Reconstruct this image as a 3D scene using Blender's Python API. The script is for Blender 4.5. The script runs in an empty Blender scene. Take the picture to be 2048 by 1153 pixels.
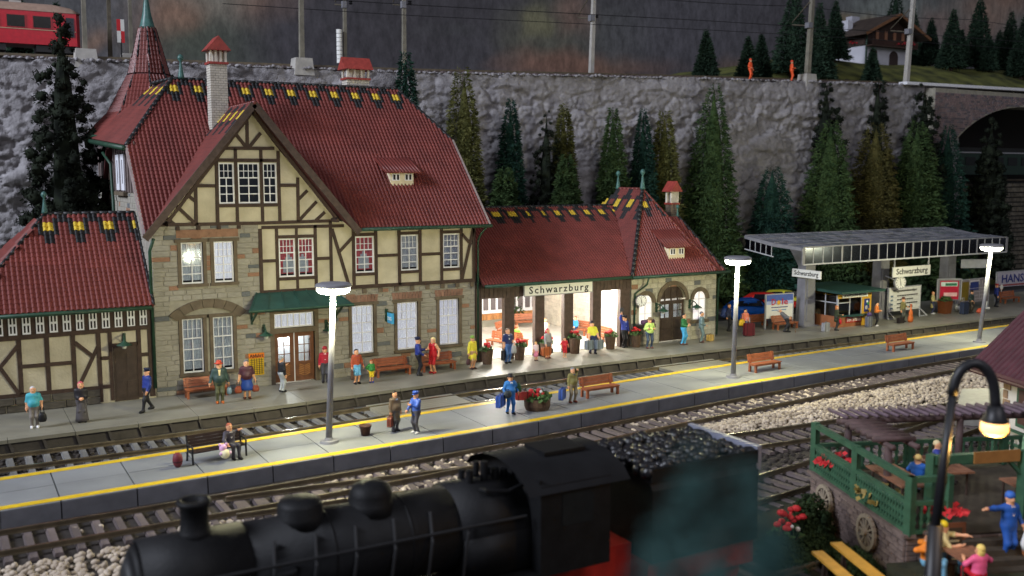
import bpy, math, random
import numpy as np
from mathutils import Vector, Matrix, noise
random.seed(7); np.random.seed(7)
C = bpy.context.scene.collection
S = bpy.context.scene
R = math.radians

# ---------------------------------------------------------------- camera, world, light, exposure
cam = bpy.data.cameras.new('camera'); camo = bpy.data.objects.new('camera', cam); C.objects.link(camo)
CAM = Vector((0, 0, 11.0))
camo.location = CAM
camo.rotation_euler = (R(90 - 6.6), 0, R(-30.1))
cam.sensor_width = 36; cam.lens = 36 * 1960 / 2048
cam.clip_start = 0.1; cam.clip_end = 800
cam.dof.use_dof = True; cam.dof.focus_distance = 53.0; cam.dof.aperture_fstop = 0.30
S.camera = camo
S.view_settings.view_transform = 'Standard'; S.view_settings.look = 'None'
S.view_settings.exposure = 0.0; S.view_settings.gamma = 1.0
W = bpy.data.worlds.new('World'); S.world = W; W.use_nodes = True
bg = W.node_tree.nodes['Background']
bg.inputs[0].default_value = (0.62, 0.64, 0.74, 1); bg.inputs[1].default_value = 0.21   # the dim room round the layout
def lamp_light(name, typ, loc, power, col, size=1.0, target=None, size_y=None):
    d = bpy.data.lights.new(name, typ); d.energy = power; d.color = col
    o = bpy.data.objects.new(name, d); C.objects.link(o); o.location = loc
    if typ == 'AREA':
        d.size = size
        if size_y: d.shape = 'RECTANGLE'; d.size_y = size_y
        if target is not None:
            o.rotation_euler = (Vector(target) - Vector(loc)).to_track_quat('-Z', 'Y').to_euler()
    else: d.shadow_soft_size = size
    return o
# room: window daylight high up on the left; an added weaker front fill for the facades
lamp_light('room_window', 'AREA', (-95, 38, 78), 200000, (0.82, 0.87, 1.0), 40, (25, 55, 6))
lamp_light('front_fill', 'AREA', (22, -38, 62), 21000, (0.95, 0.93, 1.0), 36, (36, 55, 6))
S.cycles.use_denoising = True
S.cycles.max_bounces = 6; S.cycles.transparent_max_bounces = 12
S.cycles.sample_clamp_indirect = 4.0
S.cycles.caustics_reflective = False; S.cycles.caustics_refractive = False

# ---------------------------------------------------------------- materials
def mat(name, col, rough=0.6, var=0.14, scale=3.0, bump=0.0, metal=0.0, emit=None, estr=0.0, col2=None, det=4.0, bscale=None, rand=0.0, spec=0.4, alpha=1.0):
    m = bpy.data.materials.new(name); m.use_nodes = True
    nt = m.node_tree; b = nt.nodes['Principled BSDF']; L = nt.links
    b.inputs['Roughness'].default_value = rough; b.inputs['Metallic'].default_value = metal
    b.inputs['Specular IOR Level'].default_value = spec
    tc = nt.nodes.new('ShaderNodeTexCoord'); nz = nt.nodes.new('ShaderNodeTexNoise')
    nz.inputs['Scale'].default_value = scale; nz.inputs['Detail'].default_value = det
    L.new(tc.outputs['Object'], nz.inputs['Vector'])
    rp = nt.nodes.new('ShaderNodeValToRGB')
    c1 = [max(0, c * (1 - var)) for c in col]
    c2 = list(col2) if col2 else [min(1, c * (1 + var)) for c in col]
    rp.color_ramp.elements[0].position = 0.32; rp.color_ramp.elements[1].position = 0.68
    rp.color_ramp.elements[0].color = (*c1, 1); rp.color_ramp.elements[1].color = (*c2, 1)
    L.new(nz.outputs['Fac'], rp.inputs['Fac'])
    last = rp.outputs['Color']
    if rand > 0:
        oi = nt.nodes.new('ShaderNodeObjectInfo'); hs = nt.nodes.new('ShaderNodeHueSaturation')
        mr = nt.nodes.new('ShaderNodeMapRange'); mr.inputs['To Min'].default_value = 1 - rand; mr.inputs['To Max'].default_value = 1 + rand
        L.new(oi.outputs['Random'], mr.inputs['Value']); L.new(mr.outputs['Result'], hs.inputs['Value']); L.new(last, hs.inputs['Color'])
        last = hs.outputs['Color']
    L.new(last, b.inputs['Base Color'])
    if bump > 0:
        n2 = nt.nodes.new('ShaderNodeTexNoise'); n2.inputs['Scale'].default_value = bscale or scale * 6; n2.inputs['Detail'].default_value = 3
        bp = nt.nodes.new('ShaderNodeBump'); bp.inputs['Strength'].default_value = bump; bp.inputs['Distance'].default_value = 0.05
        L.new(tc.outputs['Object'], n2.inputs['Vector']); L.new(n2.outputs['Fac'], bp.inputs['Height']); L.new(bp.outputs['Normal'], b.inputs['Normal'])
    if emit:
        b.inputs['Emission Color'].default_value = (*emit, 1); b.inputs['Emission Strength'].default_value = estr
    return m
def glass_mat(name, tint=(0.8, 0.85, 0.9), mixf=0.75, rough=0.05):
    m = bpy.data.materials.new(name); m.use_nodes = True
    nt = m.node_tree; nt.nodes.clear()
    o = nt.nodes.new('ShaderNodeOutputMaterial'); mx = nt.nodes.new('ShaderNodeMixShader')
    t = nt.nodes.new('ShaderNodeBsdfTransparent'); g = nt.nodes.new('ShaderNodeBsdfGlossy')
    t.inputs[0].default_value = (*tint, 1); g.inputs[0].default_value = (0.55, 0.58, 0.64, 1); g.inputs[1].default_value = rough
    fr = nt.nodes.new('ShaderNodeFresnel'); fr.inputs[0].default_value = 1.45
    mm = nt.nodes.new('ShaderNodeMath'); mm.operation = 'ADD'; mm.inputs[1].default_value = 1 - mixf - 0.2; mm.use_clamp = True
    nt.links.new(fr.outputs[0], mm.inputs[0]); nt.links.new(mm.outputs[0], mx.inputs[0])
    nt.links.new(t.outputs[0], mx.inputs[1]); nt.links.new(g.outputs[0], mx.inputs[2]); nt.links.new(mx.outputs[0], o.inputs[0])
    return m
def rgb(r, g, b):                                   # sRGB 0-255 to linear
    f = lambda c: ((c / 255 + 0.055) / 1.055) ** 2.4 if c > 10 else c / 255 / 12.92
    return (f(r), f(g), f(b))
PAINT = {}
def paint(r, g, b, rough=0.55):                     # matt model paint of one colour
    k = (r, g, b, rough)
    if k not in PAINT: PAINT[k] = mat('paint_%d_%d_%d' % (r, g, b), rgb(r, g, b), rough, 0.12, 4.0)
    return PAINT[k]
M = {}
M['stone'] = mat('facade_stone', (0.335, 0.315, 0.265), 0.85, 0.14, 2.5, 0.5, rand=0.08, bscale=14)
M['stone_red'] = mat('terracotta_stone', (0.30, 0.165, 0.105), 0.85, 0.2, 4, 0.4, rand=0.12, bscale=14)
M['stone_blue'] = mat('slate_stone', (0.135, 0.145, 0.15), 0.85, 0.2, 4, 0.4, rand=0.12, bscale=14)
M['mortar'] = mat('mortar', (0.33, 0.31, 0.25), 0.9, 0.15, 3, 0.3)
M['trim'] = mat('brown_stone_trim', (0.135, 0.105, 0.07), 0.8, 0.2, 3, 0.3)
M['lintel'] = mat('brick_lintel', (0.25, 0.14, 0.10), 0.8, 0.25, 4, 0.3, rand=0.15)
M['plaster'] = mat('cream_plaster', (0.54, 0.485, 0.345), 0.85, 0.16, 1.1, 0.45, bscale=9, col2=(0.62, 0.565, 0.42))
M['beam'] = mat('dark_timber', (0.052, 0.030, 0.021), 0.7, 0.25, 5, 0.3, rand=0.1)
M['board'] = mat('brown_boarding', (0.075, 0.050, 0.040), 0.75, 0.25, 4, 0.3)
M['tile'] = mat('red_roof_tile', (0.165, 0.037, 0.030), 0.42, 0.18, .9, 0.1, rand=0.05, spec=0.5, bscale=20)
M['tile_b'] = mat('black_painted_tile', (0.012, 0.012, 0.013), 0.5, 0.25, 2, 0.15, spec=0.45)
M['tile_y'] = mat('yellow_painted_tile', (0.60, 0.42, 0.035), 0.5, 0.2, 5, 0.1)
M['deck'] = mat('roof_underlay', (0.08, 0.018, 0.018), 0.8)
M['gutter'] = mat('green_gutter', (0.018, 0.055, 0.032), 0.5, 0.25, 3)
M['white'] = mat('white_window_paint', (0.80, 0.81, 0.86), 0.5, 0.05, 3)
M['curtain'] = mat('white_curtain', (0.75, 0.72, 0.74), 0.9, 0.12, 7, 0.0, emit=(1, 0.93, 0.95), estr=0.06)  # faint emission in the cloth imitates room light behind it
M['curtain_glow'] = mat('lit_curtain', (0.80, 0.76, 0.76), 0.9, 0.10, 5, 0.0, emit=(1, 0.90, 0.90), estr=0.62)  # the cloth itself emits, in place of lamps inside the rooms
M['curtain_red'] = mat('red_curtain', (0.62, 0.10, 0.10), 0.9, 0.25, 5, 0.0, emit=(1, 0.18, 0.18), estr=0.12)  # emission put into the red cloth instead of a room lamp
M['dark_room'] = mat('dark_room', (0.02, 0.017, 0.015), 0.9)  # near-black colour stands in for unlit space behind openings
M['glass'] = glass_mat('window_glass')
M['green_metal'] = mat('green_canopy_metal', (0.020, 0.062, 0.050), 0.45, 0.25, 1.5, 0.1)
M['door'] = mat('brown_door', (0.145, 0.058, 0.025), 0.55, 0.2, 4)
M['door_dark'] = mat('dark_door', (0.055, 0.036, 0.026), 0.65, 0.2, 4, 0.2)
M['door_light'] = mat('ochre_door_panel', (0.36, 0.16, 0.05), 0.55, 0.2, 4)
M['bench'] = mat('bench_orange_wood', (0.33, 0.105, 0.045), 0.5, 0.18, 5)
M['steel'] = mat('grey_steel', (0.20, 0.20, 0.22), 0.5, 0.1, 4)
M['lampglow'] = mat('lit_lamp', (0.9, 0.9, 0.8), 0.4, 0, emit=(1.0, 1.0, 0.78), estr=7.0)
M['black'] = mat('black_paint', (0.012, 0.012, 0.014), 0.45, 0.2, 3)
M['offwhite'] = mat('sign_white', (0.78, 0.78, 0.74), 0.5, 0.04, 3)
M['ink'] = mat('sign_black', (0.010, 0.010, 0.012), 0.5, 0.05)
M['plat'] = mat('station_platform_concrete', (0.215, 0.205, 0.165), 0.42, 0.2, 0.5, 0.12, bscale=12, spec=0.5)
M['platside'] = mat('platform_wall', (0.075, 0.066, 0.058), 0.75, 0.25, 1.5, 0.2)
M['slab'] = mat('grey_paving', (0.215, 0.225, 0.235), 0.5, 0.14, 0.5, 0.1, bscale=10, rand=0.05, spec=0.5)
M['kerb'] = mat('grey_kerb_stone', (0.155, 0.16, 0.18), 0.6, 0.15, 1.5, 0.1, rand=0.06)
M['yellow_line'] = mat('yellow_line_paint', (0.70, 0.44, 0.012), 0.45, 0.12, 3, col2=(0.76, 0.53, 0.02))
M['gap'] = mat('dark_joint', (0.03, 0.03, 0.032), 0.9)
M['rail'] = mat('rusty_rail_side', (0.115, 0.090, 0.055), 0.5, 0.3, 2, 0.1)
M['railtop'] = mat('polished_rail_top', (0.62, 0.58, 0.48), 0.22, 0.1, 2, metal=1.0)
M['sleeper'] = mat('grey_sleeper', (0.15, 0.147, 0.142), 0.8, 0.25, 3, 0.3, rand=0.2)
M['sleeper_b'] = mat('brown_sleeper', (0.105, 0.082, 0.080), 0.8, 0.25, 3, 0.3, rand=0.2)
M['bed'] = mat('track_bed', (0.036, 0.029, 0.024), 0.95, 0.4, 1.5, 0.5)
M['gravel'] = mat('beige_ballast_stone', (0.40, 0.32, 0.235), 0.85, 0.25, 1.7, 0.2, col2=(0.56, 0.48, 0.39))
M['asphalt'] = mat('dark_asphalt', (0.048, 0.047, 0.050), 0.9, 0.25, 1.0, 0.3)
M['grass'] = mat('layout_grass', (0.055, 0.066, 0.018), 0.95, 0.4, 0.5, 0.8, col2=(0.19, 0.20, 0.045))
M['trunk'] = mat('tree_trunk', (0.045, 0.030, 0.020), 0.9, 0.3, 4, 0.4)
M['oran'] = mat('orange_planking', (0.52, 0.24, 0.09), 0.6, 0.25, 3, rand=0.12)
M['white_brick'] = mat('pale_brick', (0.62, 0.58, 0.50), 0.8, 0.12, 3, 0.2, rand=0.12)

# ---------------------------------------------------------------- builders
class MB:
    def __init__(s): s.v = []; s.f = []; s.m = []
    def add(s, vs, fs, mi=0):
        n = len(s.v); s.v += [tuple(x) for x in vs]
        s.f += [tuple(i + n for i in f) for f in fs]; s.m += [mi] * len(fs); return s
    def box(s, x0, x1, y0, y1, z0, z1, mi=0):
        return s.add([(x0,y0,z0),(x1,y0,z0),(x1,y1,z0),(x0,y1,z0),(x0,y0,z1),(x1,y0,z1),(x1,y1,z1),(x0,y1,z1)],
              [(0,3,2,1),(4,5,6,7),(0,1,5,4),(1,2,6,5),(2,3,7,6),(3,0,4,7)], mi)
    def hexa(s, p, mi=0):                            # eight corners, bottom loop then top loop
        return s.add(p, [(0,3,2,1),(4,5,6,7),(0,1,5,4),(1,2,6,5),(2,3,7,6),(3,0,4,7)], mi)
    def bar(s, p, q, w, t, up=(0, -1, 0), mi=0):     # square bar from p to q; t is measured along up
        p = Vector(p); q = Vector(q); d = (q - p).normalized(); up = Vector(up)
        a = d.cross(up).normalized() * (w / 2); b = a.cross(d).normalized() * (t / 2)
        return s.hexa([p-a-b, p+a-b, p+a+b, p-a+b, q-a-b, q+a-b, q+a+b, q-a+b], mi)
    def cyl(s, p, q, r0, r1=None, n=10, mi=0, cap=True):
        r1 = r0 if r1 is None else r1
        p = Vector(p); q = Vector(q); d = (q - p).normalized()
        a = d.orthogonal().normalized(); b = d.cross(a)
        vs = []
        for c, r in ((p, r0), (q, r1)):
            for i in range(n):
                t = 2 * math.pi * i / n; vs.append(c + (a * math.cos(t) + b * math.sin(t)) * r)
        fs = [(i, (i+1) % n, n + (i+1) % n, n + i) for i in range(n)]
        if cap: fs += [tuple(range(n-1, -1, -1)), tuple(range(n, 2*n))]
        return s.add(vs, fs, mi)
    def tube(s, pts, r, n=8, mi=0):
        P = [Vector(p) for p in pts]; k = len(P); vs = []; a = None      # one swept ring per point
        for i in range(k):
            d = (P[min(i+1, k-1)] - P[max(i-1, 0)]).normalized()
            a = d.orthogonal().normalized() if a is None else (a - d*a.dot(d)).normalized()
            b = d.cross(a); vs += [P[i] + (a*math.cos(2*math.pi*j/n) + b*math.sin(2*math.pi*j/n))*r for j in range(n)]
        fs = [(i*n+j, i*n+(j+1) % n, (i+1)*n+(j+1) % n, (i+1)*n+j) for i in range(k-1) for j in range(n)] + [tuple(range(n-1, -1, -1)), tuple(range((k-1)*n, k*n))]
        return s.add(vs, fs, mi)
    def lathe(s, prof, c=(0, 0, 0), n=14, mi=0, sx=1.0, sy=1.0):
        vs = []; c = Vector(c)
        for r, z in prof:
            for i in range(n):
                t = 2 * math.pi * i / n; vs.append((c.x + r * sx * math.cos(t), c.y + r * sy * math.sin(t), c.z + z))
        k = len(prof); fs = []
        for j in range(k - 1):
            for i in range(n): fs.append((j*n+i, j*n+(i+1) % n, (j+1)*n+(i+1) % n, (j+1)*n+i))
        fs += [tuple(range(n-1, -1, -1)), tuple(range((k-1)*n, k*n))]
        return s.add(vs, fs, mi)
    def prism(s, poly, ext, mi=0):                   # planar polygon (3-D points) pushed along ext
        n = len(poly); e = Vector(ext); a = [Vector(p) for p in poly]
        nrm = sum(((a[i]-a[0]).cross(a[(i+1) % n]-a[0]) for i in range(n)), Vector())
        if nrm.dot(e) > 0: a = a[::-1]
        return s.add(a + [p + e for p in a], [tuple(range(n)), tuple(range(2*n-1, n-1, -1))] + [(i, n+i, n+(i+1) % n, (i+1) % n) for i in range(n)], mi)
    def sph(s, c, r, n=10, m=6, mi=0, sz=1.0, sx=1.0, sy=1.0):
        prof = [(max(0.001, math.sin(math.pi*j/m)) * r, -math.cos(math.pi*j/m) * r * sz) for j in range(m + 1)]
        return s.lathe(prof, c, n, mi, sx, sy)
    def mesh(s, name, mats, smooth=False):
        me = bpy.data.meshes.new(name); me.from_pydata([tuple(v) for v in s.v], [], s.f)
        for m in (mats if isinstance(mats, (list, tuple)) else [mats]): me.materials.append(m)
        if any(s.m): me.polygons.foreach_set('material_index', s.m)
        if smooth: me.polygons.foreach_set('use_smooth', [True] * len(s.f))
        me.validate(); me.update(); return me
def np_mesh(name, V, F, mats, mi=None, smooth=False):
    F = np.asarray(F, np.int32); k = F.shape[1]; n = len(F)
    me = bpy.data.meshes.new(name); V = np.asarray(V, np.float32)
    me.vertices.add(len(V)); me.vertices.foreach_set('co', V.ravel())
    me.loops.add(n * k); me.loops.foreach_set('vertex_index', F.ravel())
    me.polygons.add(n); me.polygons.foreach_set('loop_start', np.arange(0, n * k, k, dtype=np.int32))
    me.polygons.foreach_set('loop_total', np.full(n, k, np.int32))
    for m in (mats if isinstance(mats, (list, tuple)) else [mats]): me.materials.append(m)
    if mi is not None: me.polygons.foreach_set('material_index', np.asarray(mi, np.int32))
    if smooth: me.polygons.foreach_set('use_smooth', np.ones(n, bool))
    me.update(calc_edges=True); return me
def thing(name, label, cat, loc=(0, 0, 0), group=None, rz=0.0):
    o = bpy.data.objects.new(name, None); o.empty_display_size = 0.2; C.objects.link(o)
    o.location = loc; o.rotation_euler = (0, 0, rz); o['label'] = label; o['category'] = cat
    if group: o['group'] = group
    return o
def part(name, mb, mats, parent=None, smooth=False, label=None, kind=None):
    me = mb if isinstance(mb, bpy.types.Mesh) else mb.mesh(name, mats, smooth)
    o = bpy.data.objects.new(name, me); C.objects.link(o)
    if parent is not None:
        o.parent = parent
        if parent.type == 'EMPTY': o.matrix_parent_inverse = Matrix.Translation(-parent.location)
    if label: o['label'] = label
    if kind: o['kind'] = kind
    return o
def solo(name, mb, mats, label, cat, group=None, smooth=False):
    o = part(name, mb, mats, None, smooth); o['label'] = label; o['category'] = cat
    if group: o['group'] = group
    return o
def struct(name, mb, mats=None, smooth=False):
    return part(name, mb, mats, None, smooth, kind='structure')
def kids(o): return [x for x in bpy.data.objects if x.parent == o]
def copy_tree(o, loc, rz, label=None, group=None):
    ch = KIDS[o.name] if o.name in KIDS else KIDS.setdefault(o.name, [(c, kids(c)) for c in kids(o)])
    r = o.copy(); C.objects.link(r); r.location = loc; r.rotation_euler = (0, 0, rz)
    if label: r['label'] = label
    if group: r['group'] = group
    for c, sub in ch:
        d = c.copy(); C.objects.link(d); d.parent = r
        for g in sub:
            e = g.copy(); C.objects.link(e); e.parent = d
    return r
KIDS = {}
def lettering(txt, size, m, parent, loc, rot=(math.pi/2, 0, 0), align='CENTER', width=None, name='lettering', sx=1.0, ext=0.004, bold=0.016, spc=1.0):
    cu = bpy.data.curves.new(name, 'FONT'); cu.body = txt; cu.size = size; cu.align_x = align; cu.extrude = ext; cu.resolution_u = 2; cu.space_character = spc; cu.offset = size * bold
    t = bpy.data.objects.new('tmp', cu); C.objects.link(t)
    bpy.context.view_layer.update()
    me = bpy.data.meshes.new_from_object(t.evaluated_get(bpy.context.evaluated_depsgraph_get()))
    bpy.data.objects.remove(t); bpy.data.curves.remove(cu)
    w = max([v.co.x for v in me.vertices], default=1) - min([v.co.x for v in me.vertices], default=0)
    k = (width / w) if width else sx
    me.transform(Matrix.Diagonal((k, 1, 1, 1)))
    me.transform(Matrix.Translation(loc) @ __import__('mathutils').Euler(rot).to_matrix().to_4x4())
    me.materials.clear(); me.materials.append(m)
    return part(name, me, None, parent)
def inpoly(x, y, poly):
    c = False; n = len(poly)
    for i in range(n):
        x1, y1 = poly[i]; x2, y2 = poly[(i+1) % n]
        if (y1 > y) != (y2 > y) and x < (x2-x1) * (y-y1) / (y2-y1) + x1: c = not c
    return c
def lerp_path(pts, x):
    for (x0, y0), (x1, y1) in zip(pts[:-1], pts[1:]):
        if x <= x1 or (x1, y1) == pts[-1]:
            t = (x - x0) / (x1 - x0); return y0 + (y1 - y0) * t
def smooth_path(pts):
    xs = np.array([p[0] for p in pts]); ys = np.array([p[1] for p in pts])
    def f(x):
        return sum(float(np.interp(x + d, xs, ys)) * w for d, w in ((-4, .1), (-2, .2), (0, .4), (2, .2), (4, .1)))
    return f
M['plinth'] = mat('dark_plinth_stone', (0.085, 0.075, 0.060), 0.85, 0.25, 3, 0.4, rand=0.12)
M['stone_l'] = mat('light_pavilion_stone', (0.46, 0.435, 0.345), 0.85, 0.15, 3, 0.4, rand=0.12, bscale=14)
M['dark_brick'] = mat('weathered_brick', (0.16, 0.125, 0.10), 0.85, 0.3, 5, 0.3)
M['verge'] = mat('pale_verge', (0.30, 0.24, 0.23), 0.7, 0.15, 3)
M['board_l'] = mat('grey_brown_boarding', (0.16, 0.125, 0.115), 0.75, 0.2, 4, 0.3)
# ---------------------------------------------------------------- tiles, ashlar, windows
Zv = Vector((0, 0, 1))
def basis(o, u, v, n):
    return Matrix(((u[0], v[0], n[0], o[0]), (u[1], v[1], n[1], o[1]), (u[2], v[2], n[2], o[2]), (0, 0, 0, 1)))
TILE = {}
def tile_mesh(tw, tl, mk):
    k = (tw, tl, mk)
    if k not in TILE:
        xs = [0, .14, .34, .56, .78, 1.0]; hs = [0.0, .062, .085, .055, .010, .0]
        b = MB(); v = []
        for j, (y, dz) in enumerate(((0, .026), (tl * 1.06, 0.0))):
            for x, h in zip(xs, hs): v.append((x * tw, y, h * tw / .25 + dz))
        for q in (.026, -.02):
            for x, h in zip(xs, hs): v.append((x * tw, 0, h * tw / .25 + q))
        n = len(xs); f = [(i, i+1, n+i+1, n+i) for i in range(n-1)] + [(3*n+i, 3*n+i+1, 2*n+i+1, 2*n+i) for i in range(n-1)]
        b.add(v, f); TILE[k] = b.mesh('roof_tile', M[mk], True)
    return TILE[k]
def tile_roof(parent, o, u, v, poly, tw=.25, tl=.32, pattern=None, nmax=100, skip=None, deck=None):
    o = Vector(o); u = Vector(u).normalized(); v = Vector(v).normalized(); n = u.cross(v).normalized()
    amin = min(p[0] for p in poly); amax = max(p[0] for p in poly); bmin = min(p[1] for p in poly); bmax = max(p[1] for p in poly)
    it = []
    j0 = int(math.floor(bmin / tl)); j1 = int(math.ceil(bmax / tl))
    for j in range(j0, j1):
        for i in range(int(math.floor(amin / tw)), int(math.ceil(amax / tw))):
            a = i * tw; b = j * tl
            if inpoly(a + tw/2, b + tl*.5, poly) and not (skip and skip(a + tw/2, b + tl/2)):
                mk = pattern(a + tw/2, b + tl/2) if pattern else 'tile'
                p = o + u * a + v * b + n * random.uniform(-.002, .003)
                it.append(((p - CAM).length, p, mk))
    it.sort(key=lambda t: t[0])
    for d, p, mk in it[:nmax]:
        ob = bpy.data.objects.new('roof_tile', tile_mesh(tw, tl, mk)); C.objects.link(ob); ob.parent = parent
        ob.matrix_parent_inverse = Matrix.Translation(-parent.location); ob.matrix_basis = basis(p, u, v, n)
    rest = it[nmax:]
    if rest:
        mks = ['tile', 'tile_b', 'tile_y']; me = tile_mesh(tw, tl, 'tile')
        T = np.array([x.co[:] for x in me.vertices]); F = np.array([p.vertices[:] for p in me.polygons])
        Rm = np.array([u[:], v[:], n[:]]); B = T @ Rm
        P = np.array([t[1][:] for t in rest]); mi = np.array([mks.index(t[2]) for t in rest])
        V = (P[:, None, :] + B[None]).reshape(-1, 3)
        Fa = (F[None] + (np.arange(len(P)) * len(T))[:, None, None]).reshape(-1, 4)
        part('tile_field', np_mesh('tile_field', V, Fa, [M[k] for k in mks], np.repeat(mi, len(F)), True), None, parent, kind='stuff')
    if True:
        part('roof_deck', MB().prism([o + u*a + v*b - n*.02 for a, b in (deck or poly)], -n * .12), M['deck'], parent)
ZIG = ('#....#', '##..##', '.#YY#.', '.#YY#.', '.####.', '..##..', '..##..')
def zigzag(top, tw, tl, off=0.0):
    """painted black points with a yellow patch under a ridge: which tile of the pattern lies at (a, b)"""
    def f(a, b):
        r = int((top - b) / tl); g = ZIG
        return 'tile' if r < 0 or r >= len(g) else {'#': 'tile_b', 'Y': 'tile_y', '.': 'tile'}[g[r][int(math.floor((a + off) / tw)) % 6]]
    return f
def ridge(parent, p, q, r=.11, mk='tile_b', seg=.42, name='ridge_cap'):
    p = Vector(p); q = Vector(q); L = (q-p).length; k = max(1, int(L / seg)); b = MB()
    for i in range(k):
        a = p.lerp(q, i / k); c = p.lerp(q, min(1, (i + 1.08) / k)); b.cyl(a, c, r, r * .86, 8)
    return part(name, b, M[mk], parent, True, kind='stuff')
STONE = {}
def stone_mesh(mk):
    if mk not in STONE:
        b = MB(); e = .04
        b.add([(0,0,0),(1,0,0),(1,0,1),(0,0,1),(e,1,e*1.6),(1-e,1,e*1.6),(1-e,1,1-e*1.6),(e,1,1-e*1.6)],
              [(4,5,6,7),(0,1,5,4),(1,2,6,5),(2,3,7,6),(3,0,4,7)])
        STONE[mk] = b.mesh('stone', M[mk])
    return STONE[mk]
def ashlar(parent, o, u, n, w, h, opens=(), inside=None, course=(.2, .32), length=(.4, .95), depth=.035, nmax=100, kinds=(('stone', 1.0),), joint=.022, name='stone', field='stonework'):
    """courses of single stones on the wall plane o + a u + b z (outside = n), left out of the openings"""
    o = Vector(o); u = Vector(u); n = Vector(n); items = []
    b = 0.0
    while b < h - .06:
        ch = min(random.uniform(*course), h - b)
        if h - b - ch < .1: ch = h - b
        iv = [(0, w)]
        for (x0, x1, z0, z1) in opens:
            if z0 < b + ch * .6 and z1 > b + ch * .4:
                nv = []
                for s, e in iv:
                    if x1 <= s or x0 >= e: nv.append((s, e)); continue
                    if x0 > s: nv.append((s, x0))
                    if x1 < e: nv.append((x1, e))
                iv = nv
        for s, e in iv:
            a = s
            while a < e - .02:
                L = random.uniform(*length)
                if e - a - L < length[0] * .6: L = e - a
                if inside is None or inside(a + L/2, b + ch/2):
                    r = random.random(); mk = kinds[0][0]; acc = 0
                    for k, pr in kinds[1:]:
                        acc += pr
                        if r < acc: mk = k; break
                    items.append((L * ch + (5 if mk != kinds[0][0] else 0), a, b, L, ch, mk))
                a += L
        b += ch
    items.sort(key=lambda t: -t[0])
    fb = {}
    for i, (ar, a, z, L, ch, mk) in enumerate(items):
        p = o + u * (a + joint/2) + Zv * (z + joint/2)
        dd = depth * random.uniform(.6, 1.25); mtx = basis(p, u * (L - joint), n * dd, Zv * (ch - joint))
        if i < nmax:
            ob = bpy.data.objects.new(name, stone_mesh(mk)); C.objects.link(ob); ob.parent = parent
            if parent.type == 'EMPTY': ob.matrix_parent_inverse = Matrix.Translation(-parent.location)
            ob.matrix_basis = mtx
        else: fb.setdefault(mk, MB()).add([mtx @ v.co for v in stone_mesh(mk).vertices], [tuple(p.vertices) for p in stone_mesh(mk).polygons])
    for mk, mb in fb.items(): part(field, mb, M[mk], parent, kind='stuff')
def holed(mb, x0, x1, z0, z1, opens, y0, y1, mi=0, frame=None):
    """a wall slab with rectangular holes, cut into boxes"""
    zs = sorted({z0, z1, *[min(max(v, z0), z1) for o in opens for v in o[2:4]]})
    for za, zb in zip(zs[:-1], zs[1:]):
        zc = (za + zb) / 2; cuts = sorted([(o[0], o[1]) for o in opens if o[2] < zc < o[3]])
        a = x0
        for c0, c1 in cuts + [(x1, x1)]:
            c0 = max(c0, x0)
            if c0 > a + .001: mb.box(a, min(c0, x1), y0, y1, za, zb, mi)
            a = max(a, c1)
UNIT = {}
def unit_box(mk, name='pane'):
    k = (mk, name)
    if k not in UNIT: UNIT[k] = MB().box(0, 1, 0, 1, 0, 1).mesh(name, M[mk])
    return UNIT[k]
def uobj(name, mk, parent, x0, x1, y0, y1, z0, z1):
    ob = bpy.data.objects.new(name, unit_box(mk, name)); C.objects.link(ob); ob.parent = parent
    if parent.type == 'EMPTY': ob.matrix_parent_inverse = Matrix.Translation(-parent.location)
    ob.location = (x0, y0, z0); ob.scale = (x1-x0, y1-y0, z1-z0); return ob
def window(parent, x0, x1, z0, z1, y, cur='curtain', split=.36, up=(4, 2), lo=(2, 3), fw=.075, frame='white', room=None, half=0):
    """casement facing -Y: frame with glazing bars, single panes, a curtain behind"""
    b = MB(); y0, y1 = y + .03, y + .09
    b.box(x0, x0+fw, y0, y1, z0, z1); b.box(x1-fw, x1, y0, y1, z0, z1)
    b.box(x0+fw, x1-fw, y0, y1, z0, z0+fw); b.box(x0+fw, x1-fw, y0, y1, z1-fw, z1)
    X0, X1, Z0, Z1 = x0+fw, x1-fw, z0+fw, z1-fw; zm = Z1 - (Z1-Z0) * split; panes = []
    parts_ = [(Z0, zm, lo, .05)]
    if split > 0:
        parts_.append((zm, Z1, up, .03)); b.box(X0, X1, y0, y1, zm-.03, zm+.03)
    for a, c, (nc, nr), bw in parts_:
        for i in range(1, nc): xx = X0 + (X1-X0)*i/nc; b.box(xx-bw/2, xx+bw/2, y0+.005, y1-.005, a, c)
        for j in range(1, nr): zz = a + (c-a)*j/nr; b.box(X0, X1, y0+.01, y1-.01, zz-bw/2, zz+bw/2)
        for i in range(nc):
            for j in range(nr):
                panes.append((X0+(X1-X0)*i/nc, X0+(X1-X0)*(i+1)/nc, a+(c-a)*j/nr, a+(c-a)*(j+1)/nr))
    w = part('window', b, M[frame], parent)
    for p in panes: uobj('pane', 'glass', w, p[0]+.012, p[1]-.012, y+.055, y+.063, p[2]+.012, p[3]-.012)
    if cur:
        cb = MB(); n = max(6, int((x1-x0) / .07)); zb = z0 + (.16 if half == 0 else 0)
        vs = []                                         # a folded cloth with thickness
        for dy in (0, .02):
            for i in range(n+1):
                xx = x0 + (x1-x0)*i/n; yy = y + .17 + dy + (.03 if i % 2 else 0); vs += [(xx, yy, zb), (xx, yy, z1)]
        k = 2*(n+1); fs = []
        for i in range(n): fs += [(2*i, 2*i+2, 2*i+3, 2*i+1), (k+2*i+1, k+2*i+3, k+2*i+2, k+2*i)]
        cb.add(vs, fs); part('curtain', cb, M[cur], w)
    uobj('backing', room or 'dark_room', w, x0-.05, x1+.05, y+.40, y+.42, z0-.05, z1+.05)
    return w
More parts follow.
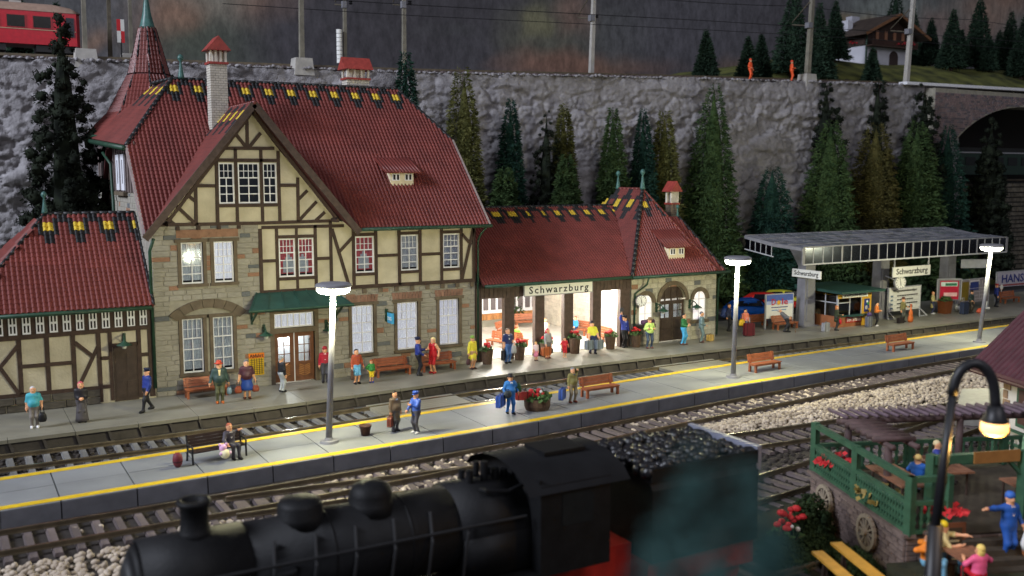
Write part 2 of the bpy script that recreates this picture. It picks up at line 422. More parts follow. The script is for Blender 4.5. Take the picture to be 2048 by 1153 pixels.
def surround(parent, x0, x1, z0, z1, y, t=.17, mk='trim', sill=True, ears=.12, name='window_surround'):
    b = MB(); p = .085
    b.box(x0-t, x0, y-p, y+.12, z0, z1); b.box(x1, x1+t, y-p, y+.12, z0, z1)
    b.box(x0-t-ears, x1+t+ears, y-p-.02, y+.12, z1, z1+t)
    if sill: b.box(x0-t-.05, x1+t+.05, y-p-.05, y+.12, z0-t*.9, z0)
    return part(name, b, M[mk], parent)
def beams(parent, segs, y, w=.17, proud=.06, name='timber_beam'):
    for i, s in enumerate(segs):
        x0, z0, x1, z1 = s[:4]; ww = s[4] if len(s) > 4 else w
        p = proud + (i % 9) * .0035
        part(name, MB().bar((x0, y - p/2 + .01, z0), (x1, y - p/2 + .01, z1), ww, p + .02), M['beam'], parent)
def arch_stones(parent, cx, cz, r0, r1, y, a0=0, a1=180, n=9, mk='trim', depth=.10, sx=1.0, name='arch_stone'):
    for i in range(n):
        t0 = R(a0 + (a1-a0) * (i + .02) / n); t1 = R(a0 + (a1-a0) * (i + .98) / n)
        P = lambda r, t: (cx + r*math.cos(t)*sx, y - depth, cz + r*math.sin(t))
        tm = (t0+t1)/2
        part(name, MB().prism([P(r0, t0), P(r1, t0), P(r1, tm), P(r1, t1), P(r0, t1), P(r0, tm)], (0, depth + .10, 0)), M[mk], parent)
def gutter(parent, p, q, r=.10):
    b = MB(); b.cyl(p, q, r, r, 8); return part('gutter', b, M['gutter'], parent, True)
def downpipe(parent, pts, r=.06):
    b = MB(); b.tube(pts, r, 7); return part('downpipe', b, M['gutter'], parent, True)
def finial(parent, x, y, z, s=1.0):
    b = MB(); b.lathe([(.16*s, 0), (.15*s, .1*s), (.09*s, .45*s), (.05*s, .75*s), (.05*s, .8*s), (.14*s, .92*s), (.15*s, 1.0*s), (.10*s, 1.1*s), (.01, 1.16*s)], (x, y, z), 10)
    part('finial', b, M['finial'], parent, True)
M['finial'] = mat('patina_metal', (0.05, 0.13, 0.115), 0.4, 0.25, 5)
def chimney(parent, x0, x1, y0, y1, z0, z1, ht=.95, base='white_brick'):
    b = MB(); b.box(x0+.03, x1-.03, y0+.03, y1-.03, z0, z1); c = part('chimney', b, M['mortar'], parent)
    bb = MB(); z = z0; k = 0
    while z < z1 - .02:
        hh = .13
        for (s0, s1, fx) in ((x0, x1, 1), (y0, y1, 0)):
            a = s0 - (.12 if k % 2 else 0)
            while a < s1:
                e = min(a + .27, s1); s = max(a, s0)
                if e - s > .04:
                    if fx: bb.box(s+.008, e-.008, y0, y0+.04, z+.008, z+hh-.012); bb.box(s+.008, e-.008, y1-.04, y1, z+.008, z+hh-.012)
                    else: bb.box(x0, x0+.04, s+.008, e-.008, z+.008, z+hh-.012); bb.box(x1-.04, x1, s+.008, e-.008, z+.008, z+hh-.012)
                a += .27
        z += hh; k += 1
    o = part('brickwork', bb, M[base], c, kind='stuff')
    part('red_band', MB().box(x0-.07, x1+.07, y0-.07, y1+.07, z1, z1+.12), M['redband'], c)
    p = MB(); nx = 4
    for i in range(nx):
        xx = x0 + (x1-x0-.12) * i/(nx-1)
        p.box(xx, xx+.12, y0, y0+.14, z1+.12, z1+ht); p.box(xx, xx+.12, y1-.14, y1, z1+.12, z1+ht)
    p.box(x0+.2, x1-.2, y0+.25, y1-.25, z1+.12, z1+ht); part('vent_pillars', p, M['white_brick'], c)
    e = .2; zt = z1 + ht; xm = (x0+x1)/2; ym = (y0+y1)/2
    long_x = (x1-x0) >= (y1-y0) * .99
    h = MB(); q = .75
    if long_x == (chimney.mode == 'x'):
        h.prism([(x0-e, y0-e, zt), (x0-e, y1+e, zt), (x0-e, ym, zt+q)], (x1-x0+2*e, 0, 0))
    else: h.prism([(x0-e, y0-e, zt), (x1+e, y0-e, zt), (xm, y0-e, zt+q)], (0, y1-y0+2*e, 0))
    part('hood', h, M['redband'], c)
chimney.mode = 'x'
M['redband'] = mat('bright_red_cap', (0.30, 0.045, 0.035), 0.5, 0.2, 4)
# ---------------------------------------------------------------- main station building
FY = 50.2
B = thing('station_building', 'large half-timbered station house with steep red tiled roof, corner spire and front gable', 'station building', (17.6, FY, 0))
KIN = (('stone', .9), ('stone_red', .07), ('stone_blue', .055))
wUL = [(10.1, 11.17, 5.57, 7.65), (11.7, 12.7, 5.57, 7.65)]
wLL = [(10.02, 11.05, 1.05, 3.82), (11.53, 12.55, 1.06, 3.82)]
wLR = [(18.97, 20.25, 1.2, 3.9), (21.65, 22.92, 1.2, 3.9), (24.27, 25.53, 1.25, 3.9)]
wTM = [(15.05, 15.92, 5.66, 7.68), (16.08, 16.93, 5.66, 7.68), (19.27, 20.35, 5.67, 7.66), (21.95, 23.0, 5.67, 7.66), (24.57, 25.6, 5.69, 7.65)]
wGA = [(12.08, 12.86, 9.54, 11.6), (13.05, 14.15, 9.54, 11.6), (14.32, 15.05, 9.54, 11.6)]
DOOR = (14.68, 16.86, 0.0, 3.75)
wall = MB()
holed(wall, 8.7, 26.6, 0, 4.85, wLL + wLR + [DOOR], FY, FY + .3)
holed(wall, 8.7, 14.0, 4.85, 8.5, wUL, FY, FY + .3)
wall.prism([(8.7, FY+.3, 0), (8.7, 67, 0), (8.7, 67, 12.6), (8.7, 53.8, 12.2), (8.7, FY+.3, 8.75)], (.3, 0, 0))
wall.box(26.3, 26.6, FY + .3, 64, 0, 8.2); wall.box(9.0, 26.3, 63.7, 64, 0, 8.2)
part('wall', wall, M['mortar'], B)
pl = MB(); holed(pl, 14.0, 26.6, 4.85, 8.5, wTM, FY, FY + .3)
part('plaster_wall', pl, M['plaster'], B)
gb = MB()                                            # gable field with its three window holes
gb.prism([(9.2, FY, 8.5), (12.08, FY, 8.5), (12.08, FY, 12.2)], (0, .3, 0))
gb.prism([(15.05, FY, 8.5), (18.35, FY, 8.5), (15.05, FY, 12.45)], (0, .3, 0))
holed(gb, 12.08, 15.05, 8.5, 12.2, wGA, FY, FY + .3)
gb.prism([(12.08, FY, 12.2), (15.05, FY, 12.2), (15.05, FY, 12.45), (13.75, FY, 14.2)], (0, .3, 0))
part('gable_wall', gb, M['plaster'], B)
opn = [(a-8.7-.16, b-8.7+.16, c-.16, d+.16) for a, b, c, d in wLL + wLR + wUL] + [(DOOR[0]-8.7-.16, DOOR[1]-8.7+.16, 0, 3.9)]
opn += [(10.02-8.7, 12.55-8.7, 1, 3.9), (9.5-8.7, 13.1-8.7, 4.0, 4.75), (14-8.7, 26, 4.72, 9)]
ashlar(B, (8.7, FY, 0), (1, 0, 0), (0, -1, 0), 17.9, 8.5, opn, nmax=170, kinds=KIN)
ashlar(B, (8.7, 67, 0), (0, -1, 0), (-1, 0, 0), 16.8, 10.0, (), lambda a, b: b < 8.5 + (16.5-a)*1.02, nmax=30, kinds=KIN, course=(.26, .36))
sd = MB(); sd.box(8.66, 8.70, 53.6, 67, 10.05, 12.7)  # dark boarding under the half-hip
part('boarding', sd, M['board_l'], B)
for k in range(16):
    yy = 53.7 + k * .83
    part('board_strip', MB().box(8.60, 8.66, yy, yy + .07, 10.05, 12.6), M['board_l'], B)
for ya, yb in ((56.5, 57.55), (58.15, 59.2)):
    b = MB(); b.box(8.56, 8.64, ya, ya+.38, 10.15, 12.1); b.box(8.56, 8.64, yb-.38, yb, 10.15, 12.1); b.box(8.56, 8.64, ya+.38, yb-.38, 10.15, 10.5); b.box(8.56, 8.64, ya+.38, yb-.38, 11.8, 12.1)
    w = part('window', b, M['white'], B); part('pane', MB().box(8.60, 8.62, ya+.38, yb-.38, 10.5, 11.8), M['dark_room'], w)
part('window_sill', MB().box(8.45, 8.66, 56.2, 59.5, 9.86, 10.06), M['trim'], B)
for k in range(3): part('shutter', MB().box(8.55, 8.6, 61.4 + k*1.1, 62.2 + k*1.1, 10.7, 12.1), M['beam'], B)
# windows
for i, w in enumerate(wUL): window(B, *w, FY + .05, 'curtain_glow' if i else 'curtain'); surround(B, *w, FY)
for w in wLL: window(B, *w, FY + .05, 'curtain'); surround(B, *w, FY)
for w in wLR: window(B, *w, FY + .05, 'curtain_glow', half=1); surround(B, *w, FY)
for i, w in enumerate(wTM): window(B, *w, FY + .02, 'curtain_red' if i < 3 else 'curtain')
for i, w in enumerate(wTM[:3]):                       # short white lace between the red side curtains
    x0, x1, z0, z1 = w; xm = (x0+x1)/2 + (.12 if i == 0 else -.15 if i == 1 else -.02); b = MB()
    for k in range(5):
        hh = .95 - abs(k-2)*.14; xx = xm - .3 + k*.12; b.box(xx, xx+.13, FY+.15, FY+.165 + .012*(k % 2), z0+.22, z0+.22+hh)
    part('lace_curtain', b, M['curtain'], B)
for w in wGA: window(B, *w, FY + .02, None, lo=(2, 3), up=(4 if w[1]-w[0] > 1 else 3, 2))
# brick lintels over the lower right windows, long ones over the upper left pair
for x0, x1, z0, z1 in wLR:
    n = 9
    for k in range(n):
        a = x0 - .25 + (x1-x0+.5)*k/n; c = x0 - .25 + (x1-x0+.5)*(k+.92)/n; sl = .10*(k-(n-1)/2)/n
        part('lintel_brick', MB().prism([(a, FY-.05, z1+.18), (c, FY-.05, z1+.18), (c+sl, FY-.05, z1+.56), (a+sl, FY-.05, z1+.56)], (0, .1, 0)), M['lintel'], B)
part('lintel', MB().box(9.9, 12.95, FY-.055, FY+.05, 7.88, 8.28), M['stone_red'], B)
arch_stones(B, 11.33, 2.55, 1.78, 2.22, FY, 42, 138, 7, depth=.13, sx=1.18)
# timber frame
GAB = [(12.36, 12.31, 14.95, 12.34), (12.02, 11.72, 15.09, 11.72), (11.94, 9.44, 15.06, 9.44), (9.18, 8.55, 14.02, 8.52), (14.02, 8.52, 17.97, 8.55), (10.99, 10.45, 11.88, 10.44), (15.19, 10.45, 16.06, 10.44), (13.58, 13.76, 13.56, 12.39), (12.0, 11.95, 11.95, 8.48), (12.95, 12.3, 12.95, 8.48), (14.24, 12.3, 14.24, 8.5), (15.14, 12.21, 15.14, 8.5), (10.94, 10.82, 10.9, 8.5), (16.14, 10.85, 16.12, 8.54), (12.97, 13.06, 13.5, 12.39), (14.26, 13.1, 13.66, 12.39), (10.38, 10.12, 10.87, 9.7), (9.9, 9.55, 10.86, 8.57), (9.38, 8.99, 9.89, 8.53), (16.65, 10.17, 16.18, 9.73), (17.13, 9.58, 16.19, 8.64), (17.58, 9.02, 17.07, 8.59)]
UP = [(14.08, 8.23, 14.08, 4.97, .2), (14.94, 8.27, 14.94, 5.02), (16.0, 8.24, 16.0, 4.96, .14), (17.02, 8.35, 17.02, 5.0), (17.87, 8.53, 17.87, 4.97), (19.15, 8.2, 19.15, 4.94), (20.45, 8.2, 20.45, 4.91), (21.83, 8.2, 21.83, 4.9), (23.1, 8.2, 23.1, 4.94), (24.45, 8.2, 24.45, 4.9), (25.71, 8.2, 25.71, 4.91), (26.53, 8.2, 26.53, 4.92, .2), (14.16, 8.29, 18.63, 8.27), (14.97, 7.77, 16.99, 7.77), (14.91, 5.57, 16.97, 5.57), (14.11, 6.55, 14.91, 6.55), (17.03, 6.56, 17.81, 6.56), (19.16, 7.76, 20.41, 7.76), (19.12, 5.59, 20.42, 5.59), (20.47, 6.57, 21.78, 6.57), (21.85, 7.76, 23.08, 7.76), (21.83, 5.59, 23.05, 5.59), (23.15, 6.54, 24.4, 6.54), (24.48, 7.75, 25.7, 7.75), (24.47, 5.61, 25.68, 5.61), (14.0, 4.93, 26.62, 4.90, .2), (17.95, 8.12, 18.86, 5.0), (19.12, 7.64, 18.35, 6.88), (25.76, 7.61, 26.36, 6.97), (26.5, 7.9, 25.74, 4.97)]
beams(B, GAB, FY, .165); beams(B, UP, FY, .165)
for k in range(8): part('corbel', MB().box(19.6 + k*.95, 19.82 + k*.95, FY-.16, FY, 4.56, 4.80), M['trim'], B)
for k in range(4): part('corbel', MB().box(9.9 + k*1.0, 10.08 + k*1.0, FY-.14, FY, 8.26, 8.44), M['beam'], B)
# door
dl = MB(); x0, x1 = DOOR[0], DOOR[1]; xm = (x0+x1)/2
for a, c in ((x0+.02, xm-.03), (xm+.03, x1-.02)):
    d = MB(); y0, y1 = FY+.10, FY+.17
    d.box(a, a+.2, y0, y1, .06, 2.68); d.box(c-.2, c, y0, y1, .06, 2.68); d.box(a+.2, c-.2, y0, y1, .06, .3); d.box(a+.2, c-.2, y0, y1, 2.45, 2.68); d.box(a+.2, c-.2, y0, y1, .95, 1.1)
    for t in (1, 2): zz = 1.1 + 1.35*t/3; d.box(a+.2, c-.2, y0+.01, y1-.01, zz-.02, zz+.02)
    d.box((a+c)/2-.02, (a+c)/2+.02, y0+.012, y1-.012, 1.1, 2.45)
    leaf = part('door', d, M['door'], B)

    for i in range(2):
        for j in range(3):
            q0 = a+.2 + (c-a-.4)*i/2; z0_ = 1.1 + 1.35*j/3
            uobj('pane', 'glass', leaf, q0+.01, q0+(c-a-.4)/2-.01, FY+.13, FY+.138, z0_+.01, z0_+.44)
    part('panel', MB().box(a+.2, c-.2, FY+.13, FY+.16, .3, .95), M['door'], leaf)
    for s in range(2):
        for k in range(6):
            q0 = a+.22 + (c-a-.4)*s/2; q1 = q0 + (c-a-.4)/2 - .04; zz = .33 + k*.1
            part('herringbone_strip', MB().bar((q0, FY+.125, zz + (.12 if s == 0 else 0)), (q1, FY+.125, zz + (0 if s == 0 else .12)), .045, .03), M['door_light'], leaf)
part('door_gap_strip', MB().box(xm-.03, xm+.03, FY+.12, FY+.16, .05, 2.68), M['white'], B)  # white strip between the two door leaves
fr = MB(); fr.box(x0-.22, x0, FY-.08, FY+.2, 0, 3.95); fr.box(x1, x1+.22, FY-.08, FY+.2, 0, 3.95); fr.box(x0, x1, FY-.08, FY+.2, 2.70, 2.96); fr.box(x0, x1, FY-.08, FY+.2, 3.75, 3.95)
part('door_surround', fr, M['trim'], B)
window(B, x0+.02, x1-.02, 2.97, 3.75, FY+.06, 'curtain_glow', split=0, lo=(6, 1), fw=.07, half=1)
M['hallfloor_in'] = paint(190, 185, 175)
part('vestibule', MB().box(x0-.3, x1+.3, FY+1.9, FY+2.0, 0, 3.0), M['white'], B)
# green canopy over the door
cp = MB(); z0c, z1c, yF = 4.18, 4.92, 48.75
cp.hexa([(13.05, yF, z0c-.06), (18.5, yF, z0c-.06), (18.0, FY-.05, z0c+.2), (13.6, FY-.05, z0c+.2), (13.05, yF, z0c), (18.5, yF, z0c), (17.75, FY-.05, z1c), (13.8, FY-.05, z1c)])
cnp = part('door_canopy', cp, M['green_metal'], B)
for k in range(7):
    t = k/6; part('seam', MB().bar((13.05+5.45*t, yF, z0c+.01), (13.8+3.95*t, FY-.06, z1c+.01), .05, .05, (0, -.5, 1)), M['green_metal'], cnp)
part('canopy_gutter', MB().cyl((13.0, yF-.05, z0c-.02), (18.55, yF-.05, z0c-.02), .07, .07, 8), M['gutter'], cnp)
for xx in (13.5, 18.05): part('bracket', MB().bar((xx, FY-.05, 3.4), (xx, yF+.25, z0c-.08), .09, .09).bar((xx, FY-.1, 3.3), (xx, FY-.1, z0c), .09, .09), M['gutter'], cnp)
# roofs
y0r, z0r, yr, zr = 49.5, 8.15, 57.2, 16.25
Ls = math.hypot(yr-y0r, zr-z0r); vs_ = (0, (yr-y0r)/Ls, (zr-z0r)/Ls)
bh_r = Ls * (54.2-y0r)/(yr-y0r); bh_l = Ls * (53.6-y0r)/(yr-y0r)
zhl = z0r + (zr-z0r)*(53.6-y0r)/(yr-y0r); zhr = z0r + (zr-z0r)*(54.2-y0r)/(yr-y0r)
polyF = [(0, 0), (18.9, 0), (18.9, bh_r), (16.6, Ls), (3.1, Ls), (0, bh_l)]
gx, gz = 13.75, 14.55; bg_ = Ls * (gz-z0r)/(zr-z0r)
vall = [(.15, -.2), (10.75, -.2), (5.45, bg_ - .15)]
tile_roof(B, (8.3, y0r, z0r), (1, 0, 0), vs_, polyF, .22, .26, zigzag(Ls, .22, .26, .22), 90, skip=lambda a, b: inpoly(a, b, vall), deck=[(0, 0), (.1, 0), (5.45, bg_+.1), (10.8, 0), (18.9, 0), (18.9, bh_r), (16.6, Ls), (3.1, Ls), (0, bh_l)])
part('roof_back', MB().prism([(8.3, 64.9, z0r), (27.2, 64.9, z0r), (27.2, 60.2, zhr), (24.9, yr, zr), (11.4, yr, zr), (8.3, 60.8, zhl)], (0, -.1, -.12)), M['deck'], B)
hA = Vector((8.3, 53.5, zhl)); hB = Vector((7.75, 62.6, zhl+.62)); hT = Vector((11.4, yr, zr)); hu = (hA-hB).normalized(); hw = (hA-hB).length; dT = hT-hB; hta = dT.dot(hu); hv = dT - hu*hta; Lh = hv.length
pyl = [(0, 0), (hw, 0), (hta, Lh), (hta-2.0, Lh)]
tile_roof(B, hB, hu, hv, pyl, .22, .30, zigzag(Lh, .22, .30, .5), 40)
part('roof_hip', MB().prism([(27.2, 54.2, zhr), (27.2, 60.2, zhr), (24.9, yr, zr)], (-.1, 0, -.1)), M['deck'], B)
ridge(B, (11.4, yr, zr+.03), (24.9, yr, zr+.03)); ridge(B, (11.4, yr, zr+.03), (8.3, 53.6, zhl+.03), .13); ridge(B, (11.4, yr, zr+.03), (10.7, 59.2, zr-.1), .12); ridge(B, (24.9, yr, zr), (27.2, 54.2, zhr), .11)
for xx, bh, zz, yy in ((8.3, bh_l, zhl, 53.6), (27.2, bh_r, zhr, 54.2)):
    part('verge_board', MB().bar((xx, y0r, z0r-.05), (xx, yy, zz-.05), .22, .12, (1, 0, 0)), M['verge'], B)
# front gable roof
s_g = 6.4 / 5.3; Lg = math.hypot(5.25, 6.4); yb = y0r + (yr-y0r)*(gz-z0r)/(zr-z0r)
def gface(side):
    if side < 0: o_, u_, v_ = (8.5, 49.3, 8.15), (0, -1, 0), (5.25, 0, 6.4)
    else: o_, u_, v_ = (19.0, 49.3, 8.15), (0, 1, 0), (-5.25, 0, 6.4)
    if side < 0: poly = [(0, 0), (-.25, 0), (-(yb-49.3), Lg), (0, Lg)]
    else: poly = [(0, 0), (.25, 0), (yb-49.3, Lg), (0, Lg)]
    tile_roof(B, o_, u_, v_, poly, .22, .30, zigzag(Lg, .22, .30, .1) if side < 0 else None, 40 if side < 0 else 0)
gface(-1); gface(1)
ridge(B, (gx, 49.25, gz+.02), (gx, yb, gz+.02), .10, 'tile')
for sx in (-1, 1):
    bbz = part('barge_board', MB().bar((gx + sx*5.45, 49.33, 7.93), (gx, 49.33, gz-.05), .34, .12), M['board'], B)
    part('rafter', MB().bar((gx + sx*4.3, 49.75, 8.7), (gx, 49.75, gz-.42), .16, .12), M['beam'], B)
    part('purlin', MB().box(gx+sx*4.25-.09, gx+sx*4.25+.09, 49.4, FY, 8.5, 8.68), M['beam'], B)
gutter(B, (18.9, 49.4, 8.08), (27.3, 49.4, 8.08)); gutter(B, (8.15, 53.4, zhl-.12), (7.6, 62.7, zhl+.5), .14)
downpipe(B, [(26.95, 49.45, 8.0), (26.85, 49.9, 7.6), (26.72, 50.02, 7.2), (26.72, 50.05, .2)]); downpipe(B, [(8.75, 49.7, 7.9), (8.62, 50.06, 7.3), (8.62, 50.06, .5)], .08)
downpipe(B, [(8.2, 61.3, zhl-.2), (8.5, 60.6, 11.6), (8.5, 60.4, 10.0), (8.45, 59.9, 9.6), (8.45, 59.9, 5)], .09)
finial(B, 11.9, yr, zr+.05, 1.15)
chimney.mode = 'y'
chimney(B, 12.72, 13.62, 53.9, 54.75, 12.6, 16.85, .72)
chimney.mode = 'x'
chimney(B, 21.7, 23.15, 57.4, 58.3, 15.0, 16.75, .62)
# corner spire
tw_ = Vector((11.25, 63.0, 0)); ringp = [(3.75, 13.25), (2.42, 14.62), (1.16, 17.0), (.44, 19.75)]
part('tower_wall', MB().lathe([(2.4, 8.0), (2.4, 13.2)], tw_, 8), M['board'], B)
for k in range(8):
    t0 = R(22.5 + 45*k + 14); t1 = t0 + R(45)
    for (r0, za), (r1, zb) in zip(ringp[:-1], ringp[1:]):
        A = tw_ + Vector((r0*math.cos(t0), r0*math.sin(t0), za)); D = tw_ + Vector((r0*math.cos(t1), r0*math.sin(t1), za))
        E_ = tw_ + Vector((r1*math.cos(t0), r1*math.sin(t0), zb)); G = tw_ + Vector((r1*math.cos(t1), r1*math.sin(t1), zb))
        u = (D-A).normalized(); mid = (E_+G)/2 - (A+D)/2; wB = (D-A).length; wT = (G-E_).length
        nrm = u.cross(mid)
        facing = (CAM - A).dot(nrm) > 0
        if facing: tile_roof(B, A, u, mid, [(0, 0), (wB, 0), (wB/2+wT/2, mid.length), (wB/2-wT/2, mid.length)], .2, .28, None, 10)
        else: part('spire_face', MB().prism([A, D, G, E_], -nrm.normalized()*.05), M['deck'], B)
        ridge(B, A, E_, .075, 'tile_b', .3, 'spire_hip')
part('spire_cap', MB().lathe([(.50, 19.68), (.42, 19.85), (.26, 20.5), (.14, 21.3), (.07, 22.4), (.05, 23.6), (.01, 24.2)], tw_, 14), M['finial'], B, True)
part('tower_gutter', MB().lathe([(3.85, 13.1), (3.95, 13.2), (3.85, 13.3)], tw_, 8), M['gutter'], B)
# dormer
def dormer(P, x0, x1, z0, z1, slope_y, ybase, zbase, back):
    yf = ybase + (z0 - zbase) / slope_y - .02
    b = MB(); yk = ybase + (z1 + back*.0 - zbase) / slope_y + .1
    b.prism([(x0, yf, z0), (x0, yf, z1), (x0, yk, z1)], (x1-x0, 0, 0)); d = part('dormer', b, M['cream'], P)
    xm = (x0+x1)/2; w = (x1-x0)
    for c in (xm - w*.27, xm + w*.27):
        f = MB(); ww = w*.16; f.box(c-ww, c+ww, yf-.03, yf-.005, z0+.28, z1-.06)
        part('dormer_window', f, M['white'], d)
        for e in (-1, 1): part('dormer_pane', MB().box(c+e*ww*.5-ww*.28, c+e*ww*.5+ww*.28, yf-.04, yf-.02, z0+.33, z1-.1), M['dark_room'], d)
    ov = .42; yF = yf-.25; zF = z1-.02; zB = z1 + back; yB = ybase + (zB - zbase)/slope_y
    sl = Vector((0, yB-yF, zB-zF)); o2 = Vector((x0-ov, yF, zF))
    nn = Vector((1, 0, 0)).cross(sl.normalized())
    part('dormer_roof', MB().prism([o2, o2+Vector((x1-x0+2*ov, 0, 0)), o2+Vector((x1-x0+2*ov, 0, 0))+sl, o2+sl], nn*.06), M['tile'], d)
    tb = MB(); n = int((x1-x0+2*ov)/.2)
    for i in range(n):
        xx = x0-ov+.1+(x1-x0+2*ov)*i/n; tb.cyl(o2+Vector((xx-(x0-ov), -.01, .06)), o2+sl+Vector((xx-(x0-ov), 0, .06)), .055, .05, 6)
    part('roll_tiles', tb, M['tile'], d, True, kind='stuff')
M['cream'] = mat('cream_wall', (0.72, 0.64, 0.46), 0.7, 0.1, 3)
dormer(B, 22.0, 23.4, 10.38, 11.1, (zr-z0r)/(yr-y0r), y0r, z0r, .82)
# small signs on the house
sg = thing('timetable_board', 'yellow departures board with black bars left of the brown double door', 'timetable', (13.7, FY-.06, 1.1))
part('board', MB().box(13.3, 14.07, FY-.09, FY-.03, .62, 1.78), paint(205, 165, 20), sg)
part('header', MB().box(13.28, 14.09, FY-.11, FY-.09, 1.52, 1.78), paint(225, 120, 30), sg)
lettering('Abfahrt', .26, M['ink'], sg, (13.685, FY-.115, 1.56), width=.72)
for k in range(5): part('column_rule', MB().box(13.42+k*.13, 13.45+k*.13, FY-.10, FY-.09, .66, 1.5), M['ink'], sg)
for k in range(8): part('timetable_row', MB().box(13.33, 14.04, FY-.097, FY-.0905, .70+k*.1, .73+k*.1), paint(120, 105, 20), sg)
bs = thing('post_sign', 'small blue illuminated sign on a green bracket between the lower windows', 'sign', (21.0, FY-.4, 3.2))
part('bracket', MB().box(20.92, 21.06, FY-.14, FY, 2.9, 3.6).bar((21.0, FY-.1, 3.45), (21.05, FY-.75, 3.45), .06, .06), M['gutter'], bs)
part('panel', MB().box(20.98, 21.12, FY-.85, FY-.22, 2.85, 3.42), paint(70, 165, 215), bs)
lettering('DSG', .28, M['offwhite'], bs, (20.974, FY-.54, 3.02), rot=(math.pi/2, 0, -math.pi/2), width=.52)
ss = solo('name_plate', MB().box(8.55, 8.62, 62.6, 67.0, 8.55, 9.15), M['offwhite'], 'small white station name plate on the side wall below the spire', 'sign')
lettering('Schwarzburg', .55, paint(40, 60, 140), ss, (8.545, 64.8, 8.68), rot=(math.pi/2, 0, -math.pi/2), width=3.9)
# light inside the entrance lobby
lamp_light('lobby_light', 'POINT', (15.75, FY+1.4, 2.6), 330, (1.0, 0.96, 0.85), .12)
# ---------------------------------------------------------------- goods shed on the left
G = thing('goods_shed', 'low half-timbered goods shed with a row of twelve small windows and hipped red roof', 'shed', (4.5, FY, 0))
w = MB(); w.box(-1.5, 8.66, FY, FY+.3, .0, 3.55); w.box(-1.5, 8.66, FY, FY+.3, 3.55, 4.6, 1); w.box(8.35, 8.66, FY+.3, 58, 0, 4.6)
part('wall', w, [M['plaster'], M['beam']], G)
SH = [(2.7, 3.45, 2.7, 0.84, .2), (3.87, 3.49, 3.87, 0.8, .2), (5.0, 3.46, 5.0, 0.76, .2), (6.12, 3.49, 6.12, 0.08, .2), (6.64, 3.51, 6.64, 0.1), (7.95, 3.53, 7.95, 0.1, .2), (8.5, 4.56, 8.5, 0.1, .26), (-1.0, 3.47, 8.6, 3.57, .22), (2.7, 2.14, 4.96, 2.13), (-1, .81, 5.0, .80, .18), (5.03, .80, 6.1, .78), (6.16, .80, 6.6, .80), (6.16, 2.21, 6.6, 2.20), (8.0, 2.22, 8.4, 2.22), (6.7, 2.79, 7.9, 2.79), (2.65, 3.12, 1.87, 2.18), (1.87, 2.18, 2.6, .85), (5.08, 3.09, 5.83, 2.35), (6.14, 2.9, 5.12, .85), (1.5, 3.45, 1.5, .8)]
beams(G, SH, FY, .17, .05)
for i in range(14):
    x0 = 1.16 + .5727 * i; x1 = x0 + .35
    if x1 > 8.45: break
    b = MB(); y0, y1 = FY-.06, FY-.005; z0, z1 = 3.63, 4.56; xm = (x0+x1)/2
    b.box(x0, x0+.06, y0, y1, z0, z1); b.box(x1-.06, x1, y0, y1, z0, z1); b.box(xm-.035, xm+.035, y0, y1, z0, z1)
    for q0, q1 in ((z0, z0+.08), ((z0+z1)/2-.05, (z0+z1)/2+.05), (z1-.08, z1)): b.box(x0+.06, xm-.035, y0, y1, q0, q1); b.box(xm+.035, x1-.06, y0, y1, q0, q1)
    wn = part('window', b, M['white'], G)
    for a, c in ((x0+.06, xm-.035), (xm+.035, x1-.06)):
        for q0, q1 in ((z0+.08, (z0+z1)/2-.05), ((z0+z1)/2+.05, z1-.08)): uobj('pane', 'dark_room', wn, a, c, FY-.03, FY-.02, q0, q1)
part('door', MB().box(6.75, 7.85, FY-.03, FY, .02, 2.70), M['door_dark'], G)
for a, c in ((6.85, 7.25), (7.35, 7.75)):
    for q0, q1 in ((.2, 1.0), (1.2, 2.5)): part('door_panel', MB().box(a, c, FY-.05, FY-.03, q0, q1), M['door_dark'], G)
ashlar(G, (-1.5, FY-.02, 0), (1, 0, 0), (0, -1, 0), 7.6, .72, (), None, (.34, .38), (.8, 1.6), .08, 30, (('plinth', 1),))
tile_roof(G, (-3.0, 49.6, 4.68), (1, 0, 0), (0, 4.4, 4.35), [(3.3, 0), (11.62, 0), (11.62, 6.19), (7.4, 6.19)], .233, .28, zigzag(6.19, .233, .28, .15), 300)
sv = Vector((4.1, 0, 4.35)); tile_roof(G, (.3, 58.4, 4.68), (0, -1, 0), sv, [(0, 0), (8.8, 0), (4.4, sv.length)], .62, .5, None, 60)
part('roof_back', MB().prism([(.3, 58.4, 4.68), (8.6, 58.4, 4.68), (8.6, 54, 9.03), (4.4, 54, 9.03)], (0, -.1, -.1)), M['deck'], G)
ridge(G, (4.4, 54, 9.05), (8.62, 54, 9.05)); ridge(G, (4.4, 54, 9.05), (.3, 49.6, 4.7), .10); ridge(G, (8.62, 54, 9.03), (8.62, 49.6, 4.72), .09)
gutter(G, (.2, 49.5, 4.6), (8.5, 49.5, 4.6)); finial(G, 4.4, 54, 9.08, .95)
